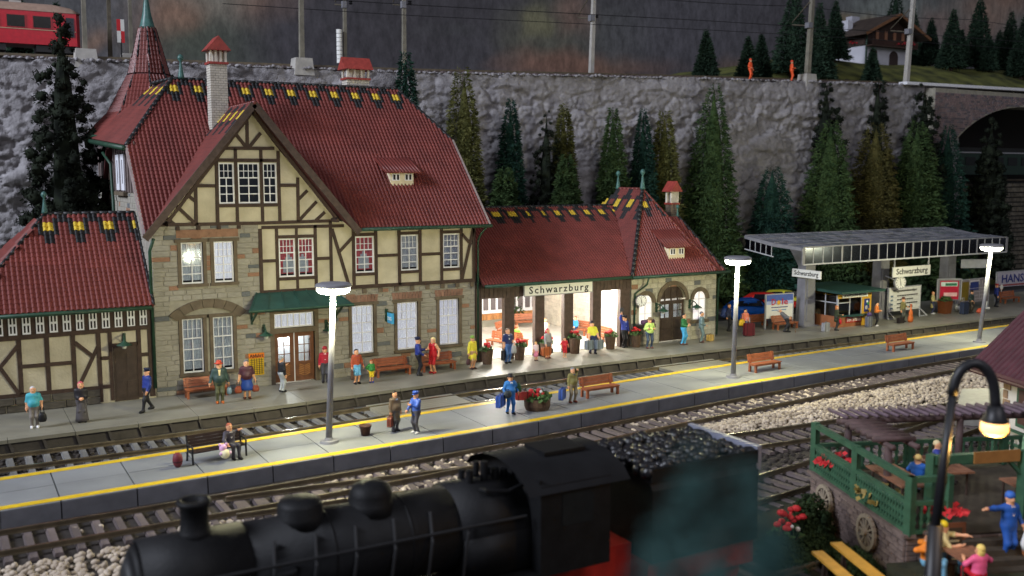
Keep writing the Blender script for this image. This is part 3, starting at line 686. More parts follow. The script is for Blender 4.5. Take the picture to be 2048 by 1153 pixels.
# ---------------------------------------------------------------- open waiting hall
H = thing('waiting_hall', 'open waiting hall with dark timber posts and brightly lit inside', 'waiting hall', (32.5, FY, 0))
XP = [(26.66, 27.08), (28.6, 29.27), (30.74, 31.4), (32.84, 33.5), (34.98, 35.62), (37.1, 37.85)]
for a, c in XP: part('post', MB().box(a, c, FY+.02, FY+.35, 0, 3.74), M['board'], H)
hd = MB(); hd.box(26.62, 37.9, FY+.0, FY+.38, 3.74, 4.62); part('header_beam', hd, M['board'], H)
for k in range(38): part('header_board', MB().box(26.65+k*.295, 26.92+k*.295, FY-.03-.004*(k % 2), FY, 3.78, 4.58), M['board'], H)
part('ceiling', MB().box(26.6, 38.0, FY+.38, 62.2, 4.50, 4.6), M['white'], H)
bw = MB(); bw.box(26.6, 41.5, 62.0, 62.25, 0, 4.5); bw.box(38.42, 38.7, FY+.35, 62, 0, 4.5); bw.box(26.62, 26.8, FY+.38, 62, 0, 4.5)
part('wall', bw, M['white_brick'], H)
part('plinth', MB().box(26.8, 38.42, 61.7, 62.0, 0, .5), M['plat'], H)
k = 0; x = 26.85
while x < 38.3:
    part('plank', MB().box(x, x+.24, 61.86-.01*(k % 3), 62.0, .5, 4.4), M['oran'], H); x += .265; k += 1
for xc in (30.4, 33.9, 36.8, 39.3):
    if xc > 38: continue
    b = MB(); b.box(xc-1.3, xc+1.3, 61.66, 61.8, 1.0, 2.45)
    f = part('window', b, M['white'], H)
    for j in range(4): part('pane', MB().box(xc-1.15+j*.6, xc-.75+j*.6, 61.62, 61.655, 1.25, 2.15), paint(95, 88, 90), f)
ashlar(H, (38.42, 62, 0), (0, -1, 0), (-1, 0, 0), 11.4, 4.4, (), None, (.2, .26), (.4, .7), .03, 120, (('white_brick', 1),))
x = 26.9                                              # pale floor tiles, each its own piece
while x < 38.3:
    y = FY + .45
    while y < 61.6:
        part('floor_tile', MB().box(x+.012, min(x+1.13, 38.38), y+.012, y+1.1, .004, .03+random.uniform(0, .006)), M['halltile'] if 'halltile' in M else M.setdefault('halltile', mat('pale_floor_tile', (.62, .60, .55), .4, .08, 2, .05, rand=.05)), H); y += 1.115
    x += 1.145
zrh = 8.85; Lh2 = math.hypot(6.2, 4.25)
tile_roof(H, (26.9, 49.6, 4.62), (1, 0, 0), (0, 6.2, 4.25), [(0, 0), (10.55, 0), (13.6, Lh2), (0, Lh2)], .2, .25, zigzag(Lh2, .2, .25, .3), 160)
part('roof_back', MB().prism([(26.9, 62.4, 4.62), (38, 62.4, 4.62), (40.5, 55.8, zrh), (26.9, 55.8, zrh)], (0, -.05, -.1)), M['deck'], H)
ridge(H, (26.9, 55.8, zrh+.03), (40.45, 55.8, zrh+.03)); gutter(H, (26.9, 49.5, 4.55), (37.5, 49.5, 4.55))
hs = solo('station_sign', MB().box(29.82, 34.72, 49.93, 49.99, 3.78, 4.40), M['offwhite'], 'wide white station name sign above the open waiting hall', 'sign')
lettering('Schwarzburg', .60, M['ink'], hs, (32.27, 49.925, 3.90), width=4.3, spc=1.28)
fr = MB(); fr.box(29.76, 34.78, 49.95, 50.02, 4.40, 4.45); fr.box(29.76, 34.78, 49.95, 50.02, 3.73, 3.78); fr.box(29.76, 29.82, 49.95, 50.02, 3.78, 4.4); fr.box(34.72, 34.78, 49.95, 50.02, 3.78, 4.4)
part('frame', fr, M['steel'], hs)
for k, (lx, ly) in enumerate(((29.0, 52.2), (32.2, 52.6), (36.3, 52.0))):
    lamp_light('hall_light', 'POINT', (lx, ly, 3.15), 900, (1.0, 0.95, 0.84), .15)
lamp_light('hall_light', 'POINT', (33.5, 59.3, 3.9), 260, (1.0, 0.95, 0.84), .2)
# ---------------------------------------------------------------- stone pavilion on the right
V = thing('ticket_pavilion', 'small stone pavilion with round-arched windows and double door under a tented red roof', 'pavilion', (41.4, FY, 0))
PD = (40.28, 42.4); PW = [(38.58, 39.66), (43.1, 44.2)]
wl = MB(); holed(wl, 37.95, 45.1, 0, 4.55, [(PD[0], PD[1], 0, 3.72), (PW[0][0], PW[0][1], 1.31, 3.2), (PW[1][0], PW[1][1], 1.31, 3.2)], FY, FY+.3)
wl.box(44.8, 45.1, FY+.3, 58, 0, 4.5); wl.box(38.75, 44.8, 57.7, 58, 0, 4.5)
part('wall', wl, M['mortar'], V)
op = [(PD[0]-37.95-.1, PD[1]-37.95+.1, 0, 2.7), (PD[0]-37.95-.2, PD[1]-37.95+.2, 2.6, 3.7), (.45, 1.9, 1.2, 2.8), (.4, 1.95, 2.7, 3.4), (4.97, 6.43, 1.2, 2.8), (4.9, 6.5, 2.7, 3.4)]
ashlar(V, (37.95, FY, 0), (1, 0, 0), (0, -1, 0), 7.15, 4.5, op, None, (.22, .36), (.28, .7), .03, 150, (('stone_l', .9), ('stone_red', .06), ('stone_blue', .045)))
arch_stones(V, 41.35, 2.72, 1.06, 1.34, FY, 0, 180, 11)
for xc in (39.12, 43.66): arch_stones(V, xc, 2.72, .55, .80, FY, 0, 180, 7)
for (a, c) in PW:
    part('window_sill', MB().box(a-.25, c+.25, FY-.10, FY+.1, 1.1, 1.31), M['trim'], V)
    cx, r = (a+c)/2, (c-a)/2; P3 = [(a, FY+.08, 1.31), (c, FY+.08, 1.31)] + [(cx + r*math.cos(R(18*i)), FY+.08, 2.72 + r*math.sin(R(18*i))) for i in range(11)]
    wn = part('window', MB().box(a, a+.06, FY+.03, FY+.10, 1.31, 2.7).box(c-.06, c, FY+.03, FY+.10, 1.31, 2.7).box(cx-.03, cx+.03, FY+.03, FY+.10, 1.31, 3.2).box(a, c, FY+.04, FY+.09, 2.68, 2.74).box(a, c, FY+.04, FY+.09, 2.0, 2.05).box(a, c, FY+.03, FY+.10, 1.31, 1.38), M['white'], V)
    part('curtain', MB().prism(P3, (0, .04, 0)), M['curtain_glow'], wn)
    cor = MB()
    for s in (-1, 1):
        cor.prism([(cx+s*r, FY+.02, 2.72), (cx+s*r, FY+.02, 3.22), (cx, FY+.02, 3.22), (cx+s*r*.38, FY+.02, 2.72+r*.925), (cx+s*r*.71, FY+.02, 2.72+r*.71), (cx+s*r*.925, FY+.02, 2.72+r*.38)], (0, .1, 0))
    part('arch_corner', cor, M['mortar'], V)
for a, c in ((PD[0]+.02, 41.33), (41.36, PD[1]-.02)):
    d = MB(); y0, y1 = FY+.10, FY+.17; z1 = 2.66
    d.box(a, a+.16, y0, y1, .08, z1); d.box(c-.16, c, y0, y1, .08, z1); d.box(a+.16, c-.16, y0, y1, .08, 1.62); d.box(a+.16, c-.16, y0, y1, 2.5, z1)
    d.box((a+c)/2-.02, (a+c)/2+.02, y0, y1, 1.62, 2.5); d.box(a+.16, c-.16, y0+.01, y1-.01, 2.04, 2.08)
    leaf = part('door', d, M['door_dark'], V); part('panel', MB().box(a+.2, c-.2, FY+.07, FY+.1, .25, .8), M['door_dark'], leaf); part('panel', MB().box(a+.2, c-.2, FY+.07, FY+.1, .9, 1.5), M['door_dark'], leaf)
    for i in range(2):
        for j in range(2): q = a+.16+(c-a-.32)*i/2; uobj('pane', 'glass', leaf, q+.02, q+(c-a-.32)/2-.02, FY+.13, FY+.14, 1.63+j*.45, 2.03+j*.45)
fl = MB(); fl.box(PD[0], PD[1], FY+.1, FY+.2, 2.66, 2.74)
for k in range(1, 4): xx = PD[0]+(PD[1]-PD[0])*k/4; fl.box(xx-.04, xx+.04, FY+.1, FY+.18, 2.74, 3.7)
part('fanlight', fl, M['door_dark'], V)
P3 = [(PD[0], FY+.16, 2.86), (PD[1], FY+.16, 2.86)] + [(41.34 + 1.06*math.cos(R(15*i+6)), FY+.16, 2.72 + 1.06*math.sin(R(15*i+6))) for i in range(12)]
part('fanlight_board', MB().prism(P3, (0, .03, 0)), M['door_dark'], V)
cor = MB()
for s in (-1, 1): cor.prism([(41.34+s*1.06, FY+.02, 2.72), (41.34+s*1.06, FY+.02, 3.74), (41.34+s*.05, FY+.02, 3.74), (41.34+s*.4, FY+.02, 3.70), (41.34+s*.75, FY+.02, 3.47), (41.34+s*.98, FY+.02, 3.12)], (0, .12, 0))
part('arch_corner', cor, M['mortar'], V)
lamp_light('pavilion_light', 'POINT', (41.3, FY+1.5, 2.6), 330, (1.0, 0.96, 0.85), .08)
part('back_wall', MB().box(38.8, 44.7, FY+3.4, FY+3.5, 0, 4.4), M['white'], V)
# pavilion roof
La = math.hypot(4.1, 5.4); Lb = math.hypot(3.85, 5.4)
tile_roof(V, (37.5, 49.5, 4.6), (1, 0, 0), (0, 4.1, 5.4), [(0, 0), (7.0, 0), (3.85, La)], .205, .25, zigzag(La-.5, .205, .25, .82), 140)
tile_roof(V, (37.5, 60, 4.6), (0, -1, 0), (3.85, 0, 5.4), [(0, 0), (10.5, 0), (6.4, Lb), (3.6, Lb)], .25, .32, zigzag(Lb-.3, .25, .32, .75), 60)
part('roof_side', MB().prism([(45.0, 49.5, 4.5), (45.0, 60, 4.5), (41.35, 56.4, 10), (41.35, 53.6, 10)], (-.1, 0, -.1)), M['deck'], V)
ridge(V, (37.5, 49.5, 4.65), (41.35, 53.6, 10.03), .13); ridge(V, (41.35, 53.6, 10.03), (44.5, 49.5, 4.66), .09, 'tile'); ridge(V, (41.35, 53.6, 10.03), (41.35, 56.4, 10.03), .1, 'tile')
tile_roof(V, (40.6, 49.9, 4.55), (1, 0, 0), (0, 3.2, 3.5), [(1.5, 0), (5.0, 0), (3.55, 4.74), (2.2, 4.74)], .25, .32, None, 20)
part('roof_side', MB().prism([(45.6, 49.9, 4.5), (45.6, 59, 4.5), (44.15, 53.1, 8.0)], (-.1, 0, -.1)), M['deck'], V)
ridge(V, (44.15, 53.1, 8.08), (45.6, 49.9, 4.6), .11); finial(V, 44.2, 53.3, 8.0, .8)
finial(V, 41.35, 53.6, 10.0, 1.2); finial(V, 41.35, 56.4, 10.0, 1.1)
gutter(V, (37.5, 49.42, 4.52), (45.6, 49.42, 4.52)); downpipe(V, [(38.75, 49.42, 4.45), (38.75, 49.6, 4.0), (38.15, 50.05, 3.4), (38.1, 50.05, .1)]); downpipe(V, [(45.2, 49.5, 4.4), (45.15, 50.0, 4.0), (45.12, 50.05, .2)])
dormer(V, 40.95, 42.25, 5.5, 6.25, 5.4/4.1, 49.5, 4.6, 1.05)
chimney.mode = 'y'
chimney(V, 44.45, 45.1, 54.3, 54.95, 4.5, 8.9, .9, 'dark_brick')
# wall clock, wall lamps
def clock(name, label, c, r, n, mk_rim, arm=None):
    t = thing(name, label, 'clock', c); c = Vector(c); n = Vector(n).normalized(); u = n.cross(Zv).normalized()
    part('case', MB().cyl(c - n*.16, c + n*.02, r*1.12, r*1.12, 20), mk_rim, t)
    part('face', MB().cyl(c + n*.02, c + n*.035, r, r, 20), M['offwhite'], t)
    for k in range(12):
        a = R(30*k); d = -u*math.sin(a) + Zv*math.cos(a)
        part('hour_mark', MB().bar(c + n*.045 + d*r*.74, c + n*.045 + d*r*.94, r*.08, .012, n), M['ink'], t)
    for a, l, w_ in ((R(345), .72, .07), (R(172), .5, .10)):
        d = -u*math.sin(a) + Zv*math.cos(a)
        part('hand', MB().bar(c + n*.055 - d*r*.12, c + n*.055 + d*r*l, r*w_, .012, n), M['ink'], t)
    if arm: part('arm', MB().tube([c - n*.1, *arm], .05, 7), mk_rim, t)
    return t
clock('wall_clock', 'round grey wall clock on the stone pavilion left of its arched door', (38.32, 49.62, 2.98), .33, (-.35, -1, 0), M['steel'], [(38.5, 49.9, 2.98), (38.55, 50.2, 2.98)])
def wall_lamp(x, z, label, lit=False, out=.95, side=(-.15, -1)):
    t = thing('wall_lamp', label, 'wall lamp', (x, FY, z), 'green swan-neck wall lamps')
    d = Vector((*side, 0)).normalized(); o = Vector((x, FY-.02, z))
    part('bracket', MB().box(x-.07, x+.07, FY-.12, FY, z-.42, z+.2), M['gutter'], t)
    part('arm', MB().tube([o+Vector((0, 0, .12)), o+d*out*.55+Vector((0, 0, .14)), o+d*out*.85+Vector((0, 0, .06)), o+d*out+Vector((0, 0, -.1))], .035, 7).tube([o+Vector((0, 0, -.35)), o+d*out*.55+Vector((0, 0, .12))], .028, 6), M['gutter'], t)
    e = o + d*out
    part('shade', MB().lathe([(.36, -.24), (.35, -.22), (.16, -.12), (.06, -.05), (.03, .02)], e, 14), M['gutter'], t, True)
    part('bulb', MB().sph(e + Vector((0, 0, -.3)), .13, 10, 6), M['bulb'], t, True)
M['bulb'] = mat('milk_glass_bulb', (0.75, 0.78, 0.75), 0.25, 0.03)
wall_lamp(7.28, 3.15, 'green swan-neck lamp above the dark goods shed door')
wall_lamp(14.12, 3.05, 'green swan-neck lamp left of the brown double door under the canopy')
wall_lamp(17.5, 3.05, 'green swan-neck lamp right of the brown double door, half behind the lamp post')
wall_lamp(39.95, 2.5, 'green swan-neck lamp between the clock and the arched pavilion door')
wall_lamp(42.75, 2.55, 'green swan-neck lamp beside the right arched window of the pavilion')
# ---------------------------------------------------------------- ground, platforms, tracks
struct('ground', MB().box(-70, 170, -30, 66, -1.2, -.62), M['bed'])
struct('road', MB().prism([(45.5, 55.9, -.50), (47.4, 54.2, -.50), (98, 54.5, -.50), (98, 64.5, -.50), (45.5, 64.5, -.50)], (0, 0, -.3)), M['asphalt'])
part('road_line', MB().prism([(46, 60.2, -.494), (80, 62.6, -.494), (80, 62.75, -.494), (46, 60.35, -.494)], (0, 0, -.004)), M['slab'], None, kind='structure')
g = MB(); nx, ny = 90, 8; vs = []
for j in range(ny+1):
    for i in range(nx+1):
        x = -10 + 115*i/nx; y = 61.8 + (6.5)*j/ny + (0 if x < 47 else 1.4)
        vs.append((x, y, -.45 + .9*(j/ny)**1.3 + .35*noise.noise((x*.4, y*.5, 0)) + .02))
g.add(vs, [(j*(nx+1)+i, j*(nx+1)+i+1, (j+1)*(nx+1)+i+1, (j+1)*(nx+1)+i) for j in range(ny) for i in range(nx)])
struct('grass_verge', g, M['grass'], True)
EDGE = smooth_path([(-8, 45.0), (2.5, 45.05), (12, 45.3), (19, 45.9), (26, 46.5), (45, 46.4), (71, 46.1), (100, 46.0)])
PS = bpy.data.objects.new('station_platform', None); C.objects.link(PS); PS['kind'] = 'structure'
xs = [-6 + 2.6*i for i in range(40)]
sub = MB()
for a, b in zip(xs[:-1], xs[1:]):
    ya, yb = EDGE(a), EDGE(b); bk = 63.0 if b < 47.5 else 55.6
    sub.hexa([(a, ya+.12, -1), (b, yb+.12, -1), (b, bk, -1), (a, bk, -1), (a, ya+.12, -.12), (b, yb+.12, -.12), (b, bk, -.12), (a, bk, -.12)])
part('platform_base', sub, M['platside'], PS)
for i, (a, b) in enumerate(zip(xs[:-1], xs[1:])):
    ya, yb = EDGE(a), EDGE(b); e = .012
    part('edge_stone', MB().hexa([(a+e, ya, -.16), (b-e, yb, -.16), (b-e, yb+.42, -.12), (a+e, ya+.42, -.12), (a+e, ya, -.004), (b-e, yb, -.004), (b-e, yb+.42, 0), (a+e, ya+.42, 0)]), M['plat'], PS)
    for t in (0, .5):
        xx = a + (b-a)*t; yy = EDGE(xx); part('wall_rib', MB().prism([(xx, yy+.02, -.18), (xx+.12, yy+.02, -.18), (xx+.34, yy+.02, -.95), (xx+.22, yy+.02, -.95)], (0, .12, 0)), M['platside'], PS)
for i in range(0, 38, 2):
    a, b = xs[i], xs[i+2]; bk = 62.9 if b < 47.5 else 55.5
    rows = [(None, 50.0), (50.0, bk)]
    for r0, r1 in rows:
        y00 = EDGE(a)+.43 if r0 is None else r0+.01; y01 = EDGE(b)+.43 if r0 is None else r0+.01
        part('platform_slab', MB().hexa([(a+.01, y00, -.12), (b-.01, y01, -.12), (b-.01, r1, -.12), (a+.01, r1, -.12), (a+.01, y00, -.002), (b-.01, y01, -.002), (b-.01, r1, -.002), (a+.01, r1, -.002)]), M['plat'], PS)
FR = smooth_path([(-6, 35.2), (1.7, 35.42), (9.4, 35.80), (20.5, 36.40), (28, 37.1), (34.7, 37.7), (45, 38.05), (55.7, 38.3), (90, 39.2)])
BK = smooth_path([(-6, 39.2), (1.26, 39.55), (8, 40.02), (15, 40.6), (23.2, 41.2), (31, 41.95), (39.1, 42.6), (50, 43.05), (60.7, 43.4), (90, 44.2)])
IP = bpy.data.objects.new('island_platform', None); C.objects.link(IP); IP['kind'] = 'structure'
X0 = 1.05; xs = [X0] + [1.05 + 2.46*i - .6 for i in range(1, 33)]
cb = MB()
for a, b in zip(xs[:-1], xs[1:]):
    fa, fb, ba, bb = FR(a), FR(b), BK(a), BK(b)
    cb.hexa([(a, fa+.1, -.7), (b, fb+.1, -.7), (b, bb-.1, -.7), (a, ba-.1, -.7), (a, fa+.1, -.06), (b, fb+.1, -.06), (b, bb-.1, -.06), (a, ba-.1, -.06)])
part('platform_core', cb, M['gap'], IP)
for a, b in zip(xs[:-1], xs[1:]):
    fa, fb, ba, bb = FR(a), FR(b), BK(a), BK(b); e = .022
    for t0, t1 in ((0, .5), (.5, 1)):
        p = [(a+e, fa+(ba-fa)*t0), (b-e, fb+(bb-fb)*t0), (b-e, fb+(bb-fb)*t1), (a+e, fa+(ba-fa)*t1)]
        g_ = .008; z = random.uniform(-.006, .004)
        p = [(p[0][0], p[0][1]+g_), (p[1][0], p[1][1]+g_), (p[2][0], p[2][1]-g_), (p[3][0], p[3][1]-g_)]
        part('paving_slab', MB().hexa([(*q, -.07) for q in p] + [(*q, z) for q in p]), M['slab'], IP)
    for s, y0_, y1_ in ((1, fa, fb), (-1, ba, bb)):
        part('kerb_stone', MB().hexa([(a+e, y0_-.02*s, -.66), (b-e, y1_-.02*s, -.66), (b-e, y1_+.1*s, -.66), (a+e, y0_+.1*s, -.66), (a+e, y0_-.0*s, -.04), (b-e, y1_-.0*s, -.04), (b-e, y1_+.1*s, -.02), (a+e, y0_+.1*s, -.02)][::1] if s > 0 else [(a+e, y0_-.1, -.66), (b-e, y1_-.1, -.66), (b-e, y1_+.02, -.66), (a+e, y0_+.02, -.66), (a+e, y0_-.1, -.02), (b-e, y1_-.1, -.02), (b-e, y1_, -.04), (a+e, y0_, -.04)]), M['kerb'], IP)
        o = .12 * s; w = .37 * s
        part('yellow_line', MB().hexa([(a, y0_+o, .003), (b, y1_+o, .003), (b, y1_+o+w, .003), (a, y0_+o+w, .003), (a, y0_+o, .012), (b, y1_+o, .012), (b, y1_+o+w, .012), (a, y0_+o+w, .012)]), M['yellow_line'], IP)
part('kerb_stone', MB().box(X0-.1, X0, FR(X0), BK(X0), -.66, -.01), M['slab'], IP)
SLP = {}
def track(label, f, x0, x1, gauge, mk, step=.68, dz=0.0, w=.30, sl=None, name='railway_track', nmax=300):
    t = thing(name, label, 'railway track', ((x0+x1)/2, f((x0+x1)/2), -.6))
    key = (mk, w)
    if key not in SLP:
        b = MB(); b.hexa([(-w/2, -.5, 0), (w/2, -.5, 0), (w/2, .5, 0), (-w/2, .5, 0), (-w/2+.04, -.49, .12), (w/2-.04, -.49, .12), (w/2-.04, .49, .12), (-w/2+.04, .49, .12)]); SLP[key] = b.mesh('sleeper', M[mk])
    n = int((x1-x0)/step); sl = sl or gauge * 1.62
    for i in range(n):
        x = x0 + step*(i+.5); y = f(x); an = math.atan2(f(x+.5)-f(x-.5), 1)
        o = bpy.data.objects.new('sleeper', SLP[key]); C.objects.link(o); o.parent = t; o.matrix_parent_inverse = Matrix.Translation(-t.location)
        o.location = (x, y, -.58+dz+random.uniform(-.01, .01)); o.rotation_euler = (0, 0, an + random.uniform(-.01, .01)); o.scale = (1, sl, 1)
    for s in (-1, 1):
        b = MB(); k = max(2, int((x1-x0)/1.5))
        P = []
        for i in range(k+1):
            x = x0 + (x1-x0)*i/k; an = math.atan2(f(x+.5)-f(x-.5), 1); P.append((x - math.sin(an)*s*gauge/2, f(x) + math.cos(an)*s*gauge/2))
        for p, q in zip(P[:-1], P[1:]):
            for (w0, za, zb, mi) in ((.16, -.46, -.43, 0), (.05, -.43, -.34, 0), (.10, -.34, -.283, 0), (.078, -.283, -.279, 1)):
                za += dz; zb += dz
                b.hexa([(p[0], p[1]-w0/2, za), (q[0], q[1]-w0/2, za), (q[0], q[1]+w0/2, za), (p[0], p[1]+w0/2, za), (p[0], p[1]-w0/2, zb), (q[0], q[1]-w0/2, zb), (q[0], q[1]+w0/2, zb), (p[0], p[1]+w0/2, zb)], mi)
        part('rail', b, [M['rail'], M['railtop']], t)
    return t
T1 = smooth_path([(-8, 42.7), (2, 42.85), (10, 42.7), (20, 43.3), (32, 43.9), (45, 44.05), (75, 44.3), (100, 44.4)])
T2 = smooth_path([(-8, 33.3), (6.5, 33.4), (13, 33.6), (20, 34.15), (27.5, 34.9), (36, 35.65), (48, 36.6), (60, 37.1), (90, 38.0)])
T3 = smooth_path([(5, 33.25), (10, 32.95), (17, 32.0), (24, 31.0), (32, 30.2), (45, 29.3), (70, 28.0)])
T4 = smooth_path([(-8, 20.3), (30, 20.3), (60, 21.2)])
T5 = smooth_path([(4, 24.6), (20, 25.0), (27, 25.6), (34, 26.6), (42, 28.2), (50, 29.0)])
track('long grey-sleepered track between the station platform and the island platform', T1, -4, 92, 2.05, 'sleeper')
track('ballasted track along the front edge of the island platform', T2, -4, 88, 1.95, 'sleeper_b')
track('siding branching off behind the locomotive towards the beer garden', T3, 8, 62, 1.95, 'sleeper_b', dz=.005)
track('track under the black steam locomotive', T4, -6, 34, 1.7, 'sleeper_b')
track('dark curved siding between the tender and the beer garden', T5, 14, 46, 1.95, 'sleeper_b', dz=-.004)
def crossing(f, x0, x1, label):
    t = thing('track_crossing', label, 'crossing', ((x0+x1)/2, f((x0+x1)/2), -.5), 'crossings between the platforms')
    k = 5
    for j in range(k):
        a = -.88 + 1.76*j/k; c = -.88 + 1.76*(j+.95)/k
        part('plank', MB().hexa([(x0, f(x0)+a, -.46), (x1, f(x1)+a, -.46), (x1, f(x1)+c, -.46), (x0, f(x0)+c, -.46), (x0, f(x0)+a, -.29), (x1, f(x1)+a, -.29), (x1, f(x1)+c, -.29), (x0, f(x0)+c, -.29)]), M['plat'], t)
    for s in (-1, 1):
        part('ramp', MB().hexa([(x0, f(x0)+s*1.2-.2, -.5), (x1, f(x1)+s*1.2-.2, -.5), (x1, f(x1)+s*1.2+.2, -.5), (x0, f(x0)+s*1.2+.2, -.5), (x0, f(x0)+s*1.2-.2, -.3), (x1, f(x1)+s*1.2-.2, -.3), (x1, f(x1)+s*1.2+.2, -.3), (x0, f(x0)+s*1.2+.2, -.3)]), M['plat'], t)
crossing(T1, 17.5, 22.3, 'board crossing over the rails below the red-dressed woman, left of the hall')
crossing(T1, 36.0, 40.6, 'board crossing over the rails just behind the middle platform lamp')
# ballast
import bmesh
bm = bmesh.new(); bmesh.ops.create_icosphere(bm, subdivisions=2, radius=1.0)
IV = np.array([v.co[:] for v in bm.verts]); IF = np.array([[v.index for v in f.verts] for f in bm.faces]); bm.free()
def stones(name, pts, rmin, rmax, m, flat=.75, label=None):
    n = len(pts); P = np.array(pts); rr = np.random.uniform(rmin, rmax, n)[:, None] * np.random.uniform(.7, 1.25, (n, 3)) * np.array([1, 1, flat])
    an = np.random.uniform(0, 6.28, n); ca, sa = np.cos(an)[:, None], np.sin(an)[:, None]
    V = IV[None] * (1 + np.random.uniform(-.13, .13, (n, len(IV), 1))) * rr[:, None, :]
    X = V[:, :, 0]*ca - V[:, :, 1]*sa; Y = V[:, :, 0]*sa + V[:, :, 1]*ca
    V = np.stack([X, Y, V[:, :, 2]], 2) + P[:, None, :]
    F = (IF[None] + (np.arange(n)*len(IV))[:, None, None]).reshape(-1, 3)
    o = part(name, np_mesh(name, V.reshape(-1, 3), F, m, None, True), None, None, kind='stuff')
    return o
pts = []
for _ in range(9500):
    x = random.uniform(12, 58); lo, hi = T3(x)+1.35, T2(x)-1.25
    if hi - lo < .1: continue
    y = random.uniform(lo, hi)
    if random.random() > (hi-lo)/3.6: continue
    h = min(1, (hi-y)/.8, (y-lo)/.8); pts.append((x, y, -.58 + .16*h*random.random() + .07*h))
for _ in range(2000):
    x = random.uniform(-3, 7); y = random.uniform(25, T2(x)-1.9); pts.append((x, y, -.58+random.uniform(0, .14)))
for _ in range(3600):
    x = random.uniform(3, 60); y = T2(x) + random.uniform(-.95, .95)
    if noise.noise((x*.22, 3.1, 0)) + .30 - (0 if 12 < x < 44 else .35) < random.random()*.7: continue
    if ((x+4) % .68) < .24: continue
    pts.append((x, y, -.57+random.uniform(-.02, .08)))
for _ in range(900):
    x = random.uniform(6, 46); s = random.choice((-1, 1)); y = T2(x) - 1.15 - random.random()*.5; pts.append((x, y, -.58+random.uniform(0, .06)))
stones('ballast', pts, .075, .132, M['gravel'])
pts = [(x, T1(x)+random.uniform(-1.5, 1.5), -.6) for x in np.random.uniform(-4, 80, 1500)]
stones('dark_ballast', pts, .07, .12, M['bed'])
pts = []
for _ in range(2500):
    x = random.uniform(14, 46); y = random.uniform(21.5, T3(x)+1); pts.append((x, y, -.6))
stones('dark_ballast', pts, .08, .14, M['bed'])
# ---------------------------------------------------------------- platform furniture
def platform_lamp(x, y, lean, label, h=6.45):
    t = thing('platform_lamp', label, 'lamp post', (x, y, 0), 'lit lamp posts on the island platform')
    top = Vector((x+lean, y, h)); ax = (top - Vector((x, y, 0))).normalized()
    part('base', MB().cyl((x, y, 0), (x, y, .10), .40, .36, 18).cyl((x, y, .10), (x, y, .22), .2, .15, 12), M['steel'], t)
    part('pole', MB().cyl((x, y, .2), top - ax*.35, .135, .11, 12), M['steel'], t, True)
    part('lamp_cap', MB().lathe([(.70, -.01), (.74, .03), (.72, .12), (.6, .17), (.01, .19)], top, 24), M['steel'], t)
    part('diffuser', MB().lathe([(.14, -.10), (.24, -.22), (.45, -.27), (.62, -.22), (.69, -.12), (.68, -.02)], top, 24), M['lampglow'], t, True)
    for s in (-1, 1):
        lamp_light('lamp_bulb', 'POINT', top + Vector((s*.5, -.1, -.55)), 1500, (1.0, 0.94, 0.58), .18)
platform_lamp(13.28, 38.0, .33, 'lit grey lamp post with round head in front of the green door canopy')
platform_lamp(36.85, 39.48, .12, 'lit grey lamp post on the island platform next to a bench, right of the pavilion')
platform_lamp(58.73, 39.8, .75, 'lit leaning grey lamp post farthest along the island platform', 6.3)
def bench(label, loc, rz, group='orange wooden benches', col='bench', first={}):
    if 'o' in first: return copy_tree(first['o'], loc, rz, label, group)
    t = thing('bench', label, 'bench', (0, 0, 0), group)
    for k in range(3): part('seat_slat', MB().box(-1.05, 1.05, -.30+k*.19, -.14+k*.19, .42, .47), M[col], t)
    part('seat_frame', MB().box(-1.0, 1.0, -.26, .24, .36, .42), M[col], t)
    for k in range(3): part('back_slat', MB().prism([(-1.05, .26+k*.035, .52+k*.15), (-1.05, .31+k*.035, .52+k*.15), (-1.05, .34+k*.035, .65+k*.15), (-1.05, .29+k*.035, .65+k*.15)], (2.1, 0, 0)), M[col], t)
    for sx in (-.95, .95):
        part('leg', MB().bar((sx, -.22, .0), (sx, -.22, .40), .11, .11, (0, 1, 0)), M[col], t)
        part('leg', MB().bar((sx, .24, .0), (sx, .22, .40), .11, .11, (0, 1, 0)), M[col], t)
        part('back_post', MB().bar((sx*.92, .25, .40), (sx*.92, .36, .98), .09, .07, (0, 1, 0)), M[col], t)
    first['o'] = t; t.location = loc; t.rotation_euler = (0, 0, rz); return t
bench('orange wooden bench behind the man in the red hat, below the arched window', (10.9, 49.2, 0), 0)
bench('orange wooden bench beside the woman with the light blue skirt and the boy', (20.95, 49.3, 0), .03)
bench('orange wooden bench behind the conductor and the woman in red', (23.75, 49.35, 0), 0)
bench('orange bench on the island platform right of the man shading his eyes', (28.0, 39.5, 0), .05)
bench('orange bench on the island platform right of the middle lamp post', (39.7, 40.0, 0), .05)
bench('orange bench standing farthest right on the island platform', (51.8, 40.5, 0), .04)
bench('orange bench in front of the fruit advertising board', (51.9, 50.4, 0), .02)
bench('orange bench tucked behind the fruit advertising board', (50.8, 52.3, 0), math.pi)
bench('orange bench under the blue and white advertising panel at the far end', (79.5, 51.2, 0), .0)
hb = 'benches inside the waiting hall'
bench('hall bench facing left, back to back with the one under the seated green-shirted man', (30.4, 53.9, 0), -1.25, hb)
bench('hall bench carrying the seated man in the green shirt', (31.6, 54.3, 0), 1.9, hb)
bench('hall bench standing before the orange plank wall, left of the middle post', (33.3, 58.2, 0), .6, hb)
bench('hall bench against the back wall planks between two posts', (36.4, 60.3, 0), -.3, hb)
bench('hall bench behind the woman with the red headscarf', (33.9, 54.6, 0), -2.2, hb)
bench('hall bench by the pale brick side wall with the person in blue', (37.5, 55.8, 0), -1.35, hb)
bench('hall bench behind the yellow-shirted man with two grey cases', (37.3, 52.9, 0), -1.6, hb)
